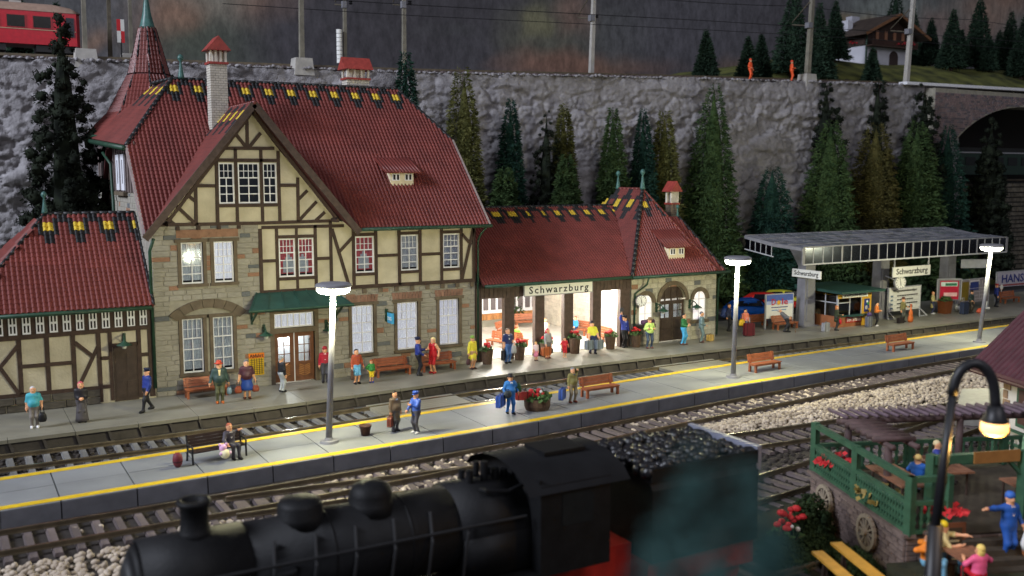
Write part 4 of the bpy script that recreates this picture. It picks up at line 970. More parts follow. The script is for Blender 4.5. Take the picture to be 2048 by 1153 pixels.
# dark bench with iron ends
D = thing('park_bench', 'dark brown bench with black iron ends carrying the seated man in the suit', 'bench', (0, 0, 0))
for k in range(4): part('seat_slat', MB().box(-1.2, 1.2, -.30+k*.15, -.17+k*.15, .44, .48), paint(48, 32, 28), D)
for k in range(4): part('back_slat', MB().prism([(-1.2, .28+k*.02, .56+k*.13), (-1.2, .32+k*.02, .56+k*.13), (-1.2, .34+k*.02, .67+k*.13), (-1.2, .30+k*.02, .67+k*.13)], (2.4, 0, 0)), paint(48, 32, 28), D)
for sx in (-1.2, 1.2):
    part('iron_end', MB().tube([(sx, -.33, 0), (sx, -.29, .45), (sx, .28, .45), (sx, .40, 1.08)], .045, 7).tube([(sx, .30, .45), (sx, .42, 0)], .045, 7).tube([(sx, .33, .72), (sx, -.2, .72), (sx, -.34, .66), (sx, -.3, .45)], .04, 7), M['black'], D)
D.location = (8.72, 37.95, 0); D.rotation_euler = (0, 0, .12); D.scale = (.88, .92, .95)
# planters and pots
M['leaf'] = mat('planter_leaves', (0.055, 0.11, 0.03), 0.8, 0.4, 8); M['barrel'] = mat('barrel_wood', (0.085, 0.050, 0.030), 0.7, 0.25, 6, 0.2)
M['flower'] = mat('red_flowers', (0.55, 0.025, 0.03), 0.6, 0.3, 8)
def leaves(n, c, rad, zr_, size, seed, up=.5):
    rs = np.random.RandomState(seed); b = MB()
    for _ in range(n):
        a = rs.uniform(0, 6.28); q = rs.uniform(0, 1)**.5; p = Vector((c[0]+rad*q*math.cos(a), c[1]+rad*q*math.sin(a), c[2]+zr_*(1-q*q)*rs.uniform(.3, 1)))
        d = Vector(rs.normal(0, 1, 3)); d.z = abs(d.z)*up; d.normalize(); s = d.orthogonal().normalized()*size*.45; e = d*size
        b.add([p-s*.4, p+e*.5-s, p+e, p+e*.5+s], [(0, 1, 2, 3)])
    return b
def barrel(label, x, y, fl='flower', h=.85, r=.36, red=.6):
    t = thing('flower_barrel', label, 'planter', (x, y, 0), 'wooden flower barrels at the waiting hall')
    n = 14
    for k in range(n):
        a0, a1 = 2*math.pi*k/n, 2*math.pi*(k+.93)/n; P = lambda a, q, z: (x+q*math.cos(a), y+q*math.sin(a), z)
        part('stave', MB().hexa([P(a0, r*.62, 0), P(a1, r*.62, 0), P(a1, r*.74, 0), P(a0, r*.74, 0), P(a0, r*.86, h), P(a1, r*.86, h), P(a1, r, h), P(a0, r, h)][::1]), M['barrel'], t)
    part('soil', MB().cyl((x, y, .05), (x, y, h-.06), r*.66, r*.86, 12), M['gap'], t)
    s = int(x*100) % 1000
    part('leaves', leaves(70, (x, y, h-.05), r*1.05, .34, .20, s), M['leaf'], t)
    f = MB(); rs = np.random.RandomState(s+1)
    for _ in range(11):
        a = rs.uniform(0, 6.28); q = r*rs.uniform(0, .95); f.sph((x+q*math.cos(a), y+q*math.sin(a), h+.12+.26*rs.uniform(.2, 1)), rs.uniform(.07, .12), 7, 5, sz=.8)
    part('blossoms', f, M[fl], t, kind='stuff')
barrel('flower barrel between the yellow-coated woman and the left hall post', 27.05, 49.55)
barrel('flower barrel half hidden behind the man with the black suitcase', 29.35, 49.75)
barrel('flower barrel behind the little girl and the woman with the red headscarf', 31.25, 49.8)
barrel('flower barrel right behind the girl in the red dress', 33.4, 49.85, h=.98)
barrel('flower barrel behind the yellow-shirted man with two grey cases', 36.2, 50.0)
barrel('flower barrel beside the signalling station master at the pavilion corner', 38.05, 49.75)
t = thing('flower_tub', 'low round brown tub of red flowers on the island platform', 'planter', (23.75, 38.6, 0))
part('tub', MB().lathe([(.55, 0), (.62, .2), (.64, .55), (.56, .55), (.5, .5)], (23.75, 38.6, 0), 18), M['barrel'], t)
part('leaves', leaves(130, (23.75, 38.6, .5), .66, .35, .26, 5), M['leaf'], t)
f = MB()
for dx, dy, dz, r in ((-.35, -.1, .75, .17), (-.1, -.2, .7, .15), (.12, .05, .85, .14), (.2, -.2, .75, .1), (-.25, .15, .85, .13)): f.sph((23.75+dx, 38.6+dy, dz), r, 8, 6)
part('blossoms', f, M['flower'], t); part('white_blossom', MB().sph((23.85, 38.42, .86), .08, 8, 6), M['offwhite'], t)
t = thing('plant_pot', 'empty dark brown pot on the island platform right of the nearest lamp', 'pot', (15.0, 38.3, 0))
part('pot', MB().lathe([(.17, 0), (.24, .38), (.27, .38), (.27, .44), (.22, .44), (.19, .30)], (15.0, 38.3, 0), 16), paint(78, 48, 40), t, True); part('soil', MB().cyl((15, 38.3, .2), (15, 38.3, .32), .17, .19, 12), M['gap'], t)
t = thing('red_vase', 'small dark red barrel-shaped bag left of the dark bench', 'bag', (7.15, 37.55, 0))
part('body', MB().lathe([(.08, 0), (.16, .12), (.19, .32), (.15, .5), (.08, .56)], (7.15, 37.55, 0), 12), paint(110, 40, 48), t, True); part('strap', MB().lathe([(.185, .2), (.195, .23), (.19, .26)], (7.15, 37.55, 0), 12), paint(70, 25, 32), t)
# ---------------------------------------------------------------- glazed platform roof
M['steel_c'] = mat('canopy_steel', (0.20, 0.20, 0.225), 0.5, 0.15, 2); M['canopyglass'] = glass_mat('canopy_glass', (.72, .75, .80), .62, .12); M['roofglass'] = mat('glazing_painted_reflections', (.30, .31, .36), .25, .55, 1.6, 0, spec=.7); M['roofglass'].node_tree.nodes['Principled BSDF'].inputs['Alpha'].default_value = .42  # pale patches in the roof pane colour stand in for reflections
K = thing('platform_canopy', 'long glazed grey platform roof on three columns, right of the pavilion', 'platform roof', (62, 50.7, 0))
cx0, cx1, cyf, cyb, czf, czm, czb = 50.9, 73.6, 48.0, 53.6, 6.02, 6.18, 6.55
ym = 50.7
for x in (54.2, 62.2, 70.2):
    c = MB(); c.hexa([(x-.55, ym-.42, 0), (x+.55, ym-.42, 0), (x+.55, ym+.42, 0), (x-.55, ym+.42, 0), (x-.48, ym-.38, 4.4), (x+.48, ym-.38, 4.4), (x+.48, ym+.38, 4.4), (x-.48, ym+.38, 4.4)])
    c.hexa([(x-.48, ym-.38, 4.4), (x+.48, ym-.38, 4.4), (x+.48, ym+.38, 4.4), (x-.48, ym+.38, 4.4), (x-.6, ym-1.5, 5.95), (x+.6, ym-1.5, 5.95), (x+.6, ym+1.5, 6.1), (x-.6, ym+1.5, 6.1)])
    col = part('column', c, M['steel_c'], K)
    for (za, zb) in ((.4, 2.0), (2.2, 3.8)): part('column_web', MB().box(x-.34, x+.34, ym-.47, ym-.40, za, zb), M['steel'], col)
    part('foot_plate', MB().box(x-.75, x+.75, ym-.62, ym+.62, .004, .07), M['steel'], col)
nb = 6
for i in range(nb+1):
    x = cx0 + (cx1-cx0)*i/nb; w_ = .09 if 0 < i < nb else .14
    part('rafter', MB().hexa([(x-w_, cyf, czf-.22), (x+w_, cyf, czf-.22), (x+w_, ym, czm-.25), (x-w_, ym, czm-.25), (x-w_, cyf, czf), (x+w_, cyf, czf), (x+w_, ym, czm), (x-w_, ym, czm)]).hexa([(x-w_, ym, czm-.25), (x+w_, ym, czm-.25), (x+w_, cyb, czb-.2), (x-w_, cyb, czb-.2), (x-w_, ym, czm), (x+w_, ym, czm), (x+w_, cyb, czb), (x-w_, cyb, czb)]), M['steel_c'], K)
    part('fascia_post', MB().box(x-w_*.9, x+w_*.9, cyf-.08, cyf-.01, 4.85, czf), M['steel_c'], K)
for y, z in ((cyf-.02, czf), (ym, czm), (cyb, czb), ((ym+cyb)/2, (czm+czb)/2), ((cyf+ym)/2, (czf+czm)/2)): part('purlin', MB().box(cx0, cx1, y-.05, y+.05, z-.02, z+.06), M['steel_c'], K)
part('fascia_rail', MB().box(cx0, cx1, cyf-.10, cyf-.03, 4.80, 4.90), M['steel_l'] if 'steel_l' in M else M.setdefault('steel_l', mat('light_grey_frame', (.42, .43, .46), .45, .1, 3)), K)
for i in range(24):
    xa = cx0 + (cx1-cx0)*i/24; xb = cx0 + (cx1-cx0)*(i+1)/24
    part('fascia_pane', MB().box(xa+.03, xb-.03, cyf-.06, cyf-.045, 4.9, czf-.03), M['canopyglass'], K)
    if i: part('glazing_bar', MB().box(xa-.022, xa+.022, cyf-.075, cyf-.035, 4.9, czf-.03), M['steel_l'], K)
rs = random.Random(3)
for i in range(nb):
    xa = cx0 + (cx1-cx0)*i/nb + .1; xb = cx0 + (cx1-cx0)*(i+1)/nb - .1
    for (ya, za, yb, zb) in ((cyf+.04, czf, (cyf+ym)/2-.05, (czf+czm)/2), ((cyf+ym)/2+.05, (czf+czm)/2, ym-.05, czm), (ym+.05, czm, (ym+cyb)/2-.05, (czm+czb)/2), ((ym+cyb)/2+.05, (czm+czb)/2, cyb-.05, czb)):
        for k in range(4):
            p0 = xa + (xb-xa)*k/4; p1 = xa + (xb-xa)*(k+1)/4 - .05; t_ = rs.uniform(-.03, .03)
            part('roof_pane', MB().hexa([(p0, ya, za+.02), (p1, ya, za+.02), (p1, yb, zb+.02+t_), (p0, yb, zb+.02+t_), (p0, ya, za+.035), (p1, ya, za+.035), (p1, yb, zb+.035+t_), (p0, yb, zb+.035+t_)]), M['roofglass'] if rs.random() > .18 else M['steel_c'], K)
for i in range(5):
    ya = ym + .2 + (cyb-ym-.2)*i/5; yb_ = ym + .2 + (cyb-ym-.2)*(i+1)/5; z = czm + (czb-czm)*(ya-ym)/(cyb-ym)
    part('end_pane', MB().box(cx0-.06, cx0-.045, ya+.03, yb_-.03, z-.95, z-.15), M['canopyglass'], K); part('glazing_bar', MB().box(cx0-.08, cx0-.03, ya-.02, ya+.02, z-.95, z), M['steel_l'], K)
part('end_rail', MB().bar((cx0-.06, ym, czm-.97), (cx0-.06, cyb, czb-.97), .07, .06, (1, 0, 0)), M['steel_l'], K)
def name_sign(label, a, b, z0, z1, hang=None):
    a = Vector(a); b = Vector(b); d = (b-a).normalized(); n = Vector((d.y, -d.x, 0))
    t = thing('name_sign', label, 'sign', ((a+b)/2)[:2] + (z0,), 'platform name signs')
    t0 = a - n*.05; part('panel', MB().hexa([(*(a-n*.05)[:2], z0), (*(b-n*.05)[:2], z0), (*(b+n*.05)[:2], z0), (*(a+n*.05)[:2], z0), (*(a-n*.05)[:2], z1), (*(b-n*.05)[:2], z1), (*(b+n*.05)[:2], z1), (*(a+n*.05)[:2], z1)]), M['offwhite'], t)
    m_ = (a+b)/2 + n*.056
    lettering('Schwarzburg', (z1-z0)*.78, M['ink'], t, (m_.x, m_.y, z0+(z1-z0)*.28), rot=(math.pi/2, 0, math.atan2(d.y, d.x)), width=(b-a).length*.84)
    if hang:
        for p in (a.lerp(b, .04), a.lerp(b, .96)): part('hanger', MB().box(p.x-.04, p.x+.04, p.y-.04, p.y+.04, z1, hang), M['steel_l'], t)
    return t
name_sign('large white station name sign hanging from the glazed roof', (61.3, 48.9, 0), (65.7, 49.0, 0), 3.33, 4.1, 4.95)
name_sign('small white station name sign mounted across the left roof column', (53.5, 51.4, 0), (53.5, 48.7, 0), 3.62, 4.2)
name_sign_back = solo('display_board', MB().hexa([(71.0, 50.0, 3.5), (73.2, 48.9, 3.5), (73.2, 49.0, 3.5), (71.0, 50.1, 3.5), (71.0, 50.0, 4.2), (73.2, 48.9, 4.2), (73.2, 49.0, 4.2), (71.0, 50.1, 4.2)]), M['steel_l'], 'small blank grey panel on the right roof column', 'sign')
clock('platform_clock', 'round platform clock hanging below the large name sign', (62.6, 49.2, 2.85), .45, (-.25, -1, 0), M['steel_l'], [(62.0, 49.6, 3.2), (62.2, 50.3, 3.3)])
# ---------------------------------------------------------------- newspaper kiosk
KY = paint(205, 160, 50); KR = paint(150, 95, 62)
Q = thing('newspaper_kiosk', 'yellow brick newspaper kiosk with flat green roof under the platform roof', 'kiosk', (57, 50, 0))
kx0, kx1, ky0, ky1 = 55.4, 58.9, 48.75, 52.2
part('base_wall', MB().box(kx0, kx1-1.0, ky0, ky0+.12, 0, .8).box(kx0, kx0+.12, ky0+.12, ky1, 0, .8), KR, Q)
part('side_wall', MB().box(kx1-1.0, kx1, ky0, ky0+.14, 0, 2.35).box(kx1-.14, kx1, ky0+.14, ky1, 0, 2.35).box(kx0+.12, kx1-.14, ky1-.12, ky1, 0, 2.35), KY, Q)
part('roof', MB().hexa([(kx0-.5, ky0-.75, 2.52), (kx1+.6, ky0-.75, 2.52), (kx1+.6, ky1+.3, 2.62), (kx0-.5, ky1+.3, 2.62), (kx0-.5, ky0-.75, 2.68), (kx1+.6, ky0-.75, 2.68), (kx1+.6, ky1+.3, 2.85), (kx0-.5, ky1+.3, 2.85)]), M['green_metal'], Q)
part('fascia', MB().box(kx0+.05, kx1, ky0-.02, ky0+.1, 2.1, 2.52), KY, Q)
part('sign_panel', MB().box(kx0+.35, kx1-.5, ky0-.10, ky0-.04, 2.14, 2.50), M['offwhite'], Q)
lettering('Zeitschriften', .34, M['ink'], Q, ((kx0+kx1)/2-.1, ky0-.105, 2.22), width=2.3)
b = MB()
for x in (kx0, kx0+1.2, kx1-1.08): b.box(x, x+.08, ky0+.01, ky0+.09, .8, 2.1)
b.box(kx0+.08, kx0+1.2, ky0+.01, ky0+.09, 1.75, 1.82)
wf = part('window_frame', b, M['steel_l'], Q); b = MB()
for k in range(4): yy = ky0+.14+(ky1-ky0-.24)*k/3; b.box(kx0+.02, kx0+.1, yy-.04, yy+.04, .8, 2.35)
b.box(kx0+.02, kx0+.1, ky0+.12, ky1, 1.75, 1.82); part('window_frame', b, M['steel_l'], Q)
part('glass', MB().box(kx0+.08, kx1-1.08, ky0+.04, ky0+.05, .82, 2.1), M['glass'], Q); part('glass', MB().box(kx0+.05, kx0+.06, ky0+.14, ky1-.1, .82, 2.3), M['glass'], Q)
part('counter', MB().box(kx0+.9, kx1-.7, ky0-.45, ky0, .78, .88).box(kx0-.15, kx0+.9, ky0-.12, ky0, .78, .86), M['green_metal'], Q)
part('interior', MB().box(kx0+.3, kx1-.3, ky1-.7, ky1-.3, 0, 1.9).box(kx0+1.6, kx0+1.9, ky0+1.2, ky0+1.6, 0, 1.9), paint(140, 105, 70), Q)
part('poster', MB().box(kx1-.78, kx1-.22, ky0-.03, ky0-.003, 1.0, 1.95), paint(30, 50, 120), Q)
for k, (cc, x_, z_, r_) in enumerate(((paint(60, 130, 70), .3, 1.6, .13), (M['offwhite'], .15, 1.3, .15), (paint(215, 225, 235), .2, 1.75, .1), (paint(225, 180, 60), .38, 1.15, .08))): part('poster_shape', MB().cyl((kx1-.82+x_+.15, ky0-.036, z_), (kx1-.82+x_+.15, ky0-.03, z_), r_, r_, 10), cc, Q)
pn = part('ad_panel', MB().box(kx0+.85, kx1-1.0, ky0-.05, ky0-.005, .30, .72), paint(165, 45, 35), Q)
lettering('DER SPIEGEL', .34, M['offwhite'], Q, ((kx0+.85+kx1-1.0)/2, ky0-.055, .40), width=1.5)
bk = MB()
for j in range(11):
    for i in range(3): bk.box(kx1-.14+.0, kx1+.02, ky0+.15+i*1.1+(j % 2)*.3, ky0+1.1+i*1.1+(j % 2)*.3, .06+j*.2, .24+j*.2)
part('brickwork', bk, KY, Q, kind='stuff')
b = MB()
for j in range(11):
    for i in range(2): b.box(kx1-.98+i*.48+(j % 2)*.06, kx1-.54+i*.48+(j % 2)*.03, ky0-.012, ky0, .06+j*.2, .235+j*.2)
part('brickwork', b, KY, Q, kind='stuff')
# ---------------------------------------------------------------- boards
def ad_board(name, label, a, b, z0, z1, base_c, feet=True):
    a = Vector((*a, 0)); b = Vector((*b, 0)); d = (b-a).normalized(); n = Vector((d.y, -d.x, 0))
    t = thing(name, label, 'advertising board', ((a.x+b.x)/2, (a.y+b.y)/2, 0))
    P = lambda s, off, z: (*(a + d*s + n*off)[:2], z); L = (b-a).length
    def slab(nm, s0, s1, o0, o1, q0, q1, m_): return part(nm, MB().hexa([P(s0, o0, q0), P(s1, o0, q0), P(s1, o1, q0), P(s0, o1, q0), P(s0, o0, q1), P(s1, o0, q1), P(s1, o1, q1), P(s0, o1, q1)]), m_, t)
    def txt(s, sz, z, w_, m_, **k): m2 = a + d*s + n*.075; return lettering(s_txt[0], sz, m_, t, (m2.x, m2.y, z), rot=(math.pi/2, 0, math.atan2(d.y, d.x)), width=w_)
    s_txt = ['']
    slab('panel', 0, L, -.05, .05, z0, z1, base_c)
    fr_ = M['steel_l']
    slab('frame', -.06, 0, -.07, .07, 0 if feet else z0, z1+.06, fr_); slab('frame', L, L+.06, -.07, .07, 0 if feet else z0, z1+.06, fr_); slab('frame', 0, L, -.07, .07, z1, z1+.06, fr_)
    return t, slab, (lambda txt_, s, sz, z, w_, m_: (s_txt.__setitem__(0, txt_), txt(s, sz, z, w_, m_))[1]), L
t, slab, txt, L = ad_board('fruit_ad_board', 'white advertising board with red lettering and blue top behind the bent old man', (50.5, 50.95), (52.9, 50.75), .75, 2.45, M['offwhite'])
slab('blue_sky', .0, L, .05, .056, 1.95, 2.45, paint(70, 95, 170)); slab('pale_band', 0, L, .05, .058, 1.75, 2.0, paint(170, 185, 225))
txt('D', L/2-.57, .62, 1.72, .38, paint(190, 25, 35)); txt('l', L/2+.24, .62, 1.72, .09, paint(190, 25, 35)); txt('e', L/2+.55, .62, 1.72, .36, paint(190, 25, 35)); slab('blue_bar', .45, L-.45, .05, .06, 1.50, 1.56, paint(40, 50, 120))
part('sun_disc', MB().cyl((51.58, 50.77, 1.88), (51.58, 50.755, 1.88), .17, .17, 14), paint(235, 170, 40), t); slab('small_print', .5, L-.6, .05, .06, 1.3, 1.36, paint(90, 140, 190))
# coach order board
t, slab, txt, L = ad_board('coach_order_board', 'white coach order board on grey trestle feet right of the kiosk', (62.2, 49.9), (66.1, 50.1), .55, 2.35, M['offwhite'], False)
txt('Wagenstandanzeiger', L/2, .26, 2.03, 3.0, M['ink'])
for r_ in range(4):
    z = 1.72 - r_*.31; slab('row_rule', .1, L-.1, .05, .057, z-.13, z-.115, M['steel'])
    for k in range(9 - (r_ % 2)*2): slab('coach_mark', 1.0+k*.29, 1.24+k*.29, .05, .062, z-.05, z+.05, M['ink'])
    slab('number_mark', .2, .5, .05, .06, z-.07, z+.07, paint(110, 130, 150))
for xx in (62.3, 66.0):
    part('trestle', MB().tube([(xx, 50, .0), (xx, 50, .75)], .05, 6).tube([(xx-.45, 49.6, 0), (xx, 50, .6)], .05, 6).tube([(xx+.45, 49.6, 0), (xx, 50, .6)], .05, 6).tube([(xx-.45, 49.6, .04), (xx+.45, 49.6, .04)], .04, 6), M['steel_l'], t)
t, slab, txt, L = ad_board('red_poster_case', 'slim grey poster case with a red poster on the right roof column', (68.3, 50.15), (70.0, 49.3), 1.0, 2.7, M['steel'], False)
slab('poster', .18, L-.18, .05, .06, 1.1, 2.6, paint(190, 30, 60)); slab('poster_white', .25, L-.3, .06, .066, 2.15, 2.5, paint(205, 225, 220)); slab('poster_green', .6, L-.35, .066, .07, 2.2, 2.4, paint(40, 120, 80)); slab('poster_hand', .5, L-.3, .06, .068, 1.35, 1.65, paint(235, 190, 190))
t, slab, txt, L = ad_board('map_case', 'grey map and timetable case with white foot, right of the red poster', (70.8, 50.15), (75.2, 50.4), .55, 2.45, paint(140, 132, 135))
slab('yellow_sheet', .35, 1.5, .05, .058, .75, 2.3, paint(125, 105, 25)); slab('blue_sheet', 1.7, 2.9, .05, .058, 1.55, 2.25, paint(45, 60, 125)); slab('white_sheet', 1.6, 3.0, .05, .057, 2.0, 2.4, paint(205, 200, 205))
for k in range(4): slab('map_line', 1.6, 4.2, .05, .06, .8+k*.3, .83+k*.3, paint(190, 185, 190)); slab('map_line', 3.1+k*.3, 3.13+k*.3, .05, .061, .7, 2.3, paint(190, 185, 190))
part('foot', MB().cyl((74.3, 49.9, 0), (74.3, 49.9, .12), .32, .28, 14).cyl((74.3, 49.9, .1), (74.3, 49.9, .6), .09, .09, 8).sph((70.75, 50.0, .25), .2, 10, 6), M['offwhite'], t)
t, slab, txt, L = ad_board('brewery_ad_panel', 'wide blue-lettered advertising panel above the far right bench', (79.0, 52.2), (84.6, 52.0), 1.25, 2.55, paint(185, 180, 195), True)
txt('HANSEN', L/2, 1.0, 1.62, 4.4, paint(40, 50, 125)); slab('red_strip', .3, L-.2, .05, .06, 1.32, 1.46, paint(150, 70, 70))
# ---------------------------------------------------------------- parked cars
def car(label, loc, rz, pc, style):
    t = thing('parked_car', label, 'car', (0, 0, 0), 'cars parked behind the platform')
    p = paint(*pc, .25)
    if style == 'round':
        low = [(-2.05, .45, .62, .45), (-1.9, .30, .95, .62), (-1.4, .25, 1.08, .74), (-.6, .22, 1.06, .78), (.3, .22, .98, .78), (.9, .22, .98, .74), (1.5, .25, .90, .62), (1.9, .3, .72, .50), (2.03, .42, .55, .36)]
        cab = [(-1.75, .95, 1.02, .50), (-1.3, .98, 1.32, .56), (-.7, .98, 1.50, .58), (0, .95, 1.52, .58), (.35, .93, 1.42, .57), (.85, .95, 1.02, .55)]
    else:
        low = [(-2.15, .4, .85, .72), (-1.9, .25, .98, .80), (-.9, .22, .98, .84), (.6, .22, .95, .84), (1.6, .24, .86, .82), (2.1, .34, .74, .74)]
        cab = [(-1.75, .95, 1.0, .70), (-1.2, .95, 1.38, .66), (-.3, .93, 1.42, .66), (.35, .93, 1.36, .66), (1.05, .92, .97, .70)]
    def loft(sec, n=14, pw=2.6):
        b = MB(); vs = []
        for x, z0, z1, w in sec:
            for i in range(n):
                a = 2*math.pi*i/n; c_, s_ = math.cos(a), math.sin(a)
                vs.append((x, w*math.copysign(abs(c_)**(2/pw), c_), (z0+z1)/2 + (z1-z0)/2*math.copysign(abs(s_)**(2/pw), s_)))
        k = len(sec); fs = [(j*n+i, j*n+(i+1) % n, (j+1)*n+(i+1) % n, (j+1)*n+i) for j in range(k-1) for i in range(n)] + [tuple(range(n-1, -1, -1)), tuple(range((k-1)*n, k*n))]
        return b.add(vs, fs)
    part('body', loft(low, 18, 2.5), p, t, True); part('cabin', loft(cab, 18, 3.2), p, t, True)
    gl = paint(35, 38, 48, .1)
    w = .585 if style == 'round' else .68
    for s in (-1, 1):
        for (xa, xb) in ((-1.25, -.62), (-.5, .38)) if style == 'round' else ((-1.35, -.5), (-.4, .6)):
            part('side_window', MB().hexa([(xa, s*w, 1.0), (xb+.18, s*w, 1.0), (xb+.18, s*(w+.02), 1.0), (xa, s*(w+.02), 1.0), (xa+.12, s*(w-.06), 1.36), (xb, s*(w-.06), 1.36), (xb, s*(w-.03), 1.36), (xa+.12, s*(w-.03), 1.36)]), gl, t)
    xw = .88 if style == 'round' else 1.08
    part('windscreen', MB().hexa([(xw, -.46, 1.0), (xw, .46, 1.0), (xw+.02, .46, 1.0), (xw+.02, -.46, 1.0), (xw-.42, -.44, 1.42), (xw-.42, .44, 1.42), (xw-.38, .44, 1.43), (xw-.38, -.44, 1.43)]), gl, t)
    for x in (-1.3, 1.3):
        for s in (-1, 1):
            yy = s*(.70 if style == 'round' else .76)
            wh = part('wheel', MB().cyl((x, yy-.09*s, .32), (x, yy+.09*s, .32), .33, .33, 16), M['black'], t); part('hub_cap', MB().cyl((x, yy+.09*s, .32), (x, yy+.11*s, .32), .17, .15, 12), M['steel_l'], wh)
            if style == 'round': part('mudguard', MB().sph((x, yy-.02*s, .42), .46, 14, 8, sz=.95, sy=.36), p, t, True)
    for s in (-1, 1): part('headlight', MB().sph((1.72 if style == 'round' else 2.05, s*.58, .62), .13, 10, 6), M['offwhite'], t, True)
    part('bumper', MB().box(2.02, 2.12, -.7, .7, .34, .44), M['steel_l'], t); part('bumper', MB().box(-2.2, -2.1, -.7, .7, .34, .44), M['steel_l'], t)
    t.location = loc; t.rotation_euler = (0, 0, rz); t.scale = (1.15, 1.15, 1.15)
car('round blue car with its bonnet towards the platform', (55.6, 57.6, -.5), -.42, (30, 95, 200), 'round')
car('red car parked right behind the blue one', (60.0, 60.2, -.5), -.5, (205, 45, 40), 'box')
car('yellow car mostly hidden by the left column of the platform roof', (62.6, 60.8, -.5), -.5, (205, 200, 60), 'box')
# ---------------------------------------------------------------- figures: one smooth skin each, from a distance field
def surface_net(f, o, h):
    s = f < 0; nx, ny, nz = f.shape
    cnt = np.zeros((nx-1, ny-1, nz-1), int); acc = np.zeros((nx-1, ny-1, nz-1, 3)); ne = np.zeros((nx-1, ny-1, nz-1))
    cor = [(i, j, k) for i in (0, 1) for j in (0, 1) for k in (0, 1)]
    sl = lambda a, c: a[c[0]:nx-1+c[0], c[1]:ny-1+c[1], c[2]:nz-1+c[2]]
    for c in cor: cnt += sl(s, c)
    for c in cor:
        for ax in range(3):
            if c[ax]: continue
            d = list(c); d[ax] = 1
            fa, fb = sl(f, c), sl(f, d); m = (fa < 0) != (fb < 0)
            t = np.where(m, fa / np.where(m, fa - fb, 1), 0)
            for q in range(3): acc[..., q] += np.where(m, c[q] + (t if q == ax else 0), 0)
            ne += m
    act = (cnt > 0) & (cnt < 8); idx = -np.ones(act.shape, int); idx[act] = np.arange(act.sum())
    g = np.stack(np.nonzero(act), 1); V = (g + acc[act] / ne[act][:, None]) * h + o
    F = []
    for ax in range(3):
        b, c = (ax+1) % 3, (ax+2) % 3
        lo = [slice(1, n-1) for n in f.shape]; lo[ax] = slice(0, f.shape[ax]-1)
        hi = list(lo); hi[ax] = slice(1, f.shape[ax])
        a_, b_ = s[tuple(lo)], s[tuple(hi)]
        e = np.stack(np.nonzero(a_ != b_), 1)
        if not len(e): continue
        fl = a_[a_ != b_]
        off = np.ones(3, int); off[ax] = 0; e = e + off
        q = []
        for db, dc in ((-1, -1), (0, -1), (0, 0), (-1, 0)):
            w = e.copy(); w[:, b] += db; w[:, c] += dc; q.append(idx[w[:, 0], w[:, 1], w[:, 2]])
        q = np.stack(q, 1); q[~fl] = q[~fl][:, ::-1]; F.append(q)
    F = np.concatenate(F); F = F[(F >= 0).all(1)]
    return V, F
SKIN = [mat('figure_skin', rgb(222, 165, 125), .5, .06, 6), mat('figure_skin_b', rgb(200, 140, 105), .5, .06, 6)]
def ik(S_, T_, l1, l2, bias):
    d = T_ - S_; L = min(d.length, (l1+l2)*.995); d = d.normalized(); a = (l1*l1 - l2*l2 + L*L) / (2*L)
    h = math.sqrt(max(0, l1*l1 - a*a)); b = bias - d * bias.dot(d); b.normalize()
    return S_ + d*a + b*h, S_ + d*L
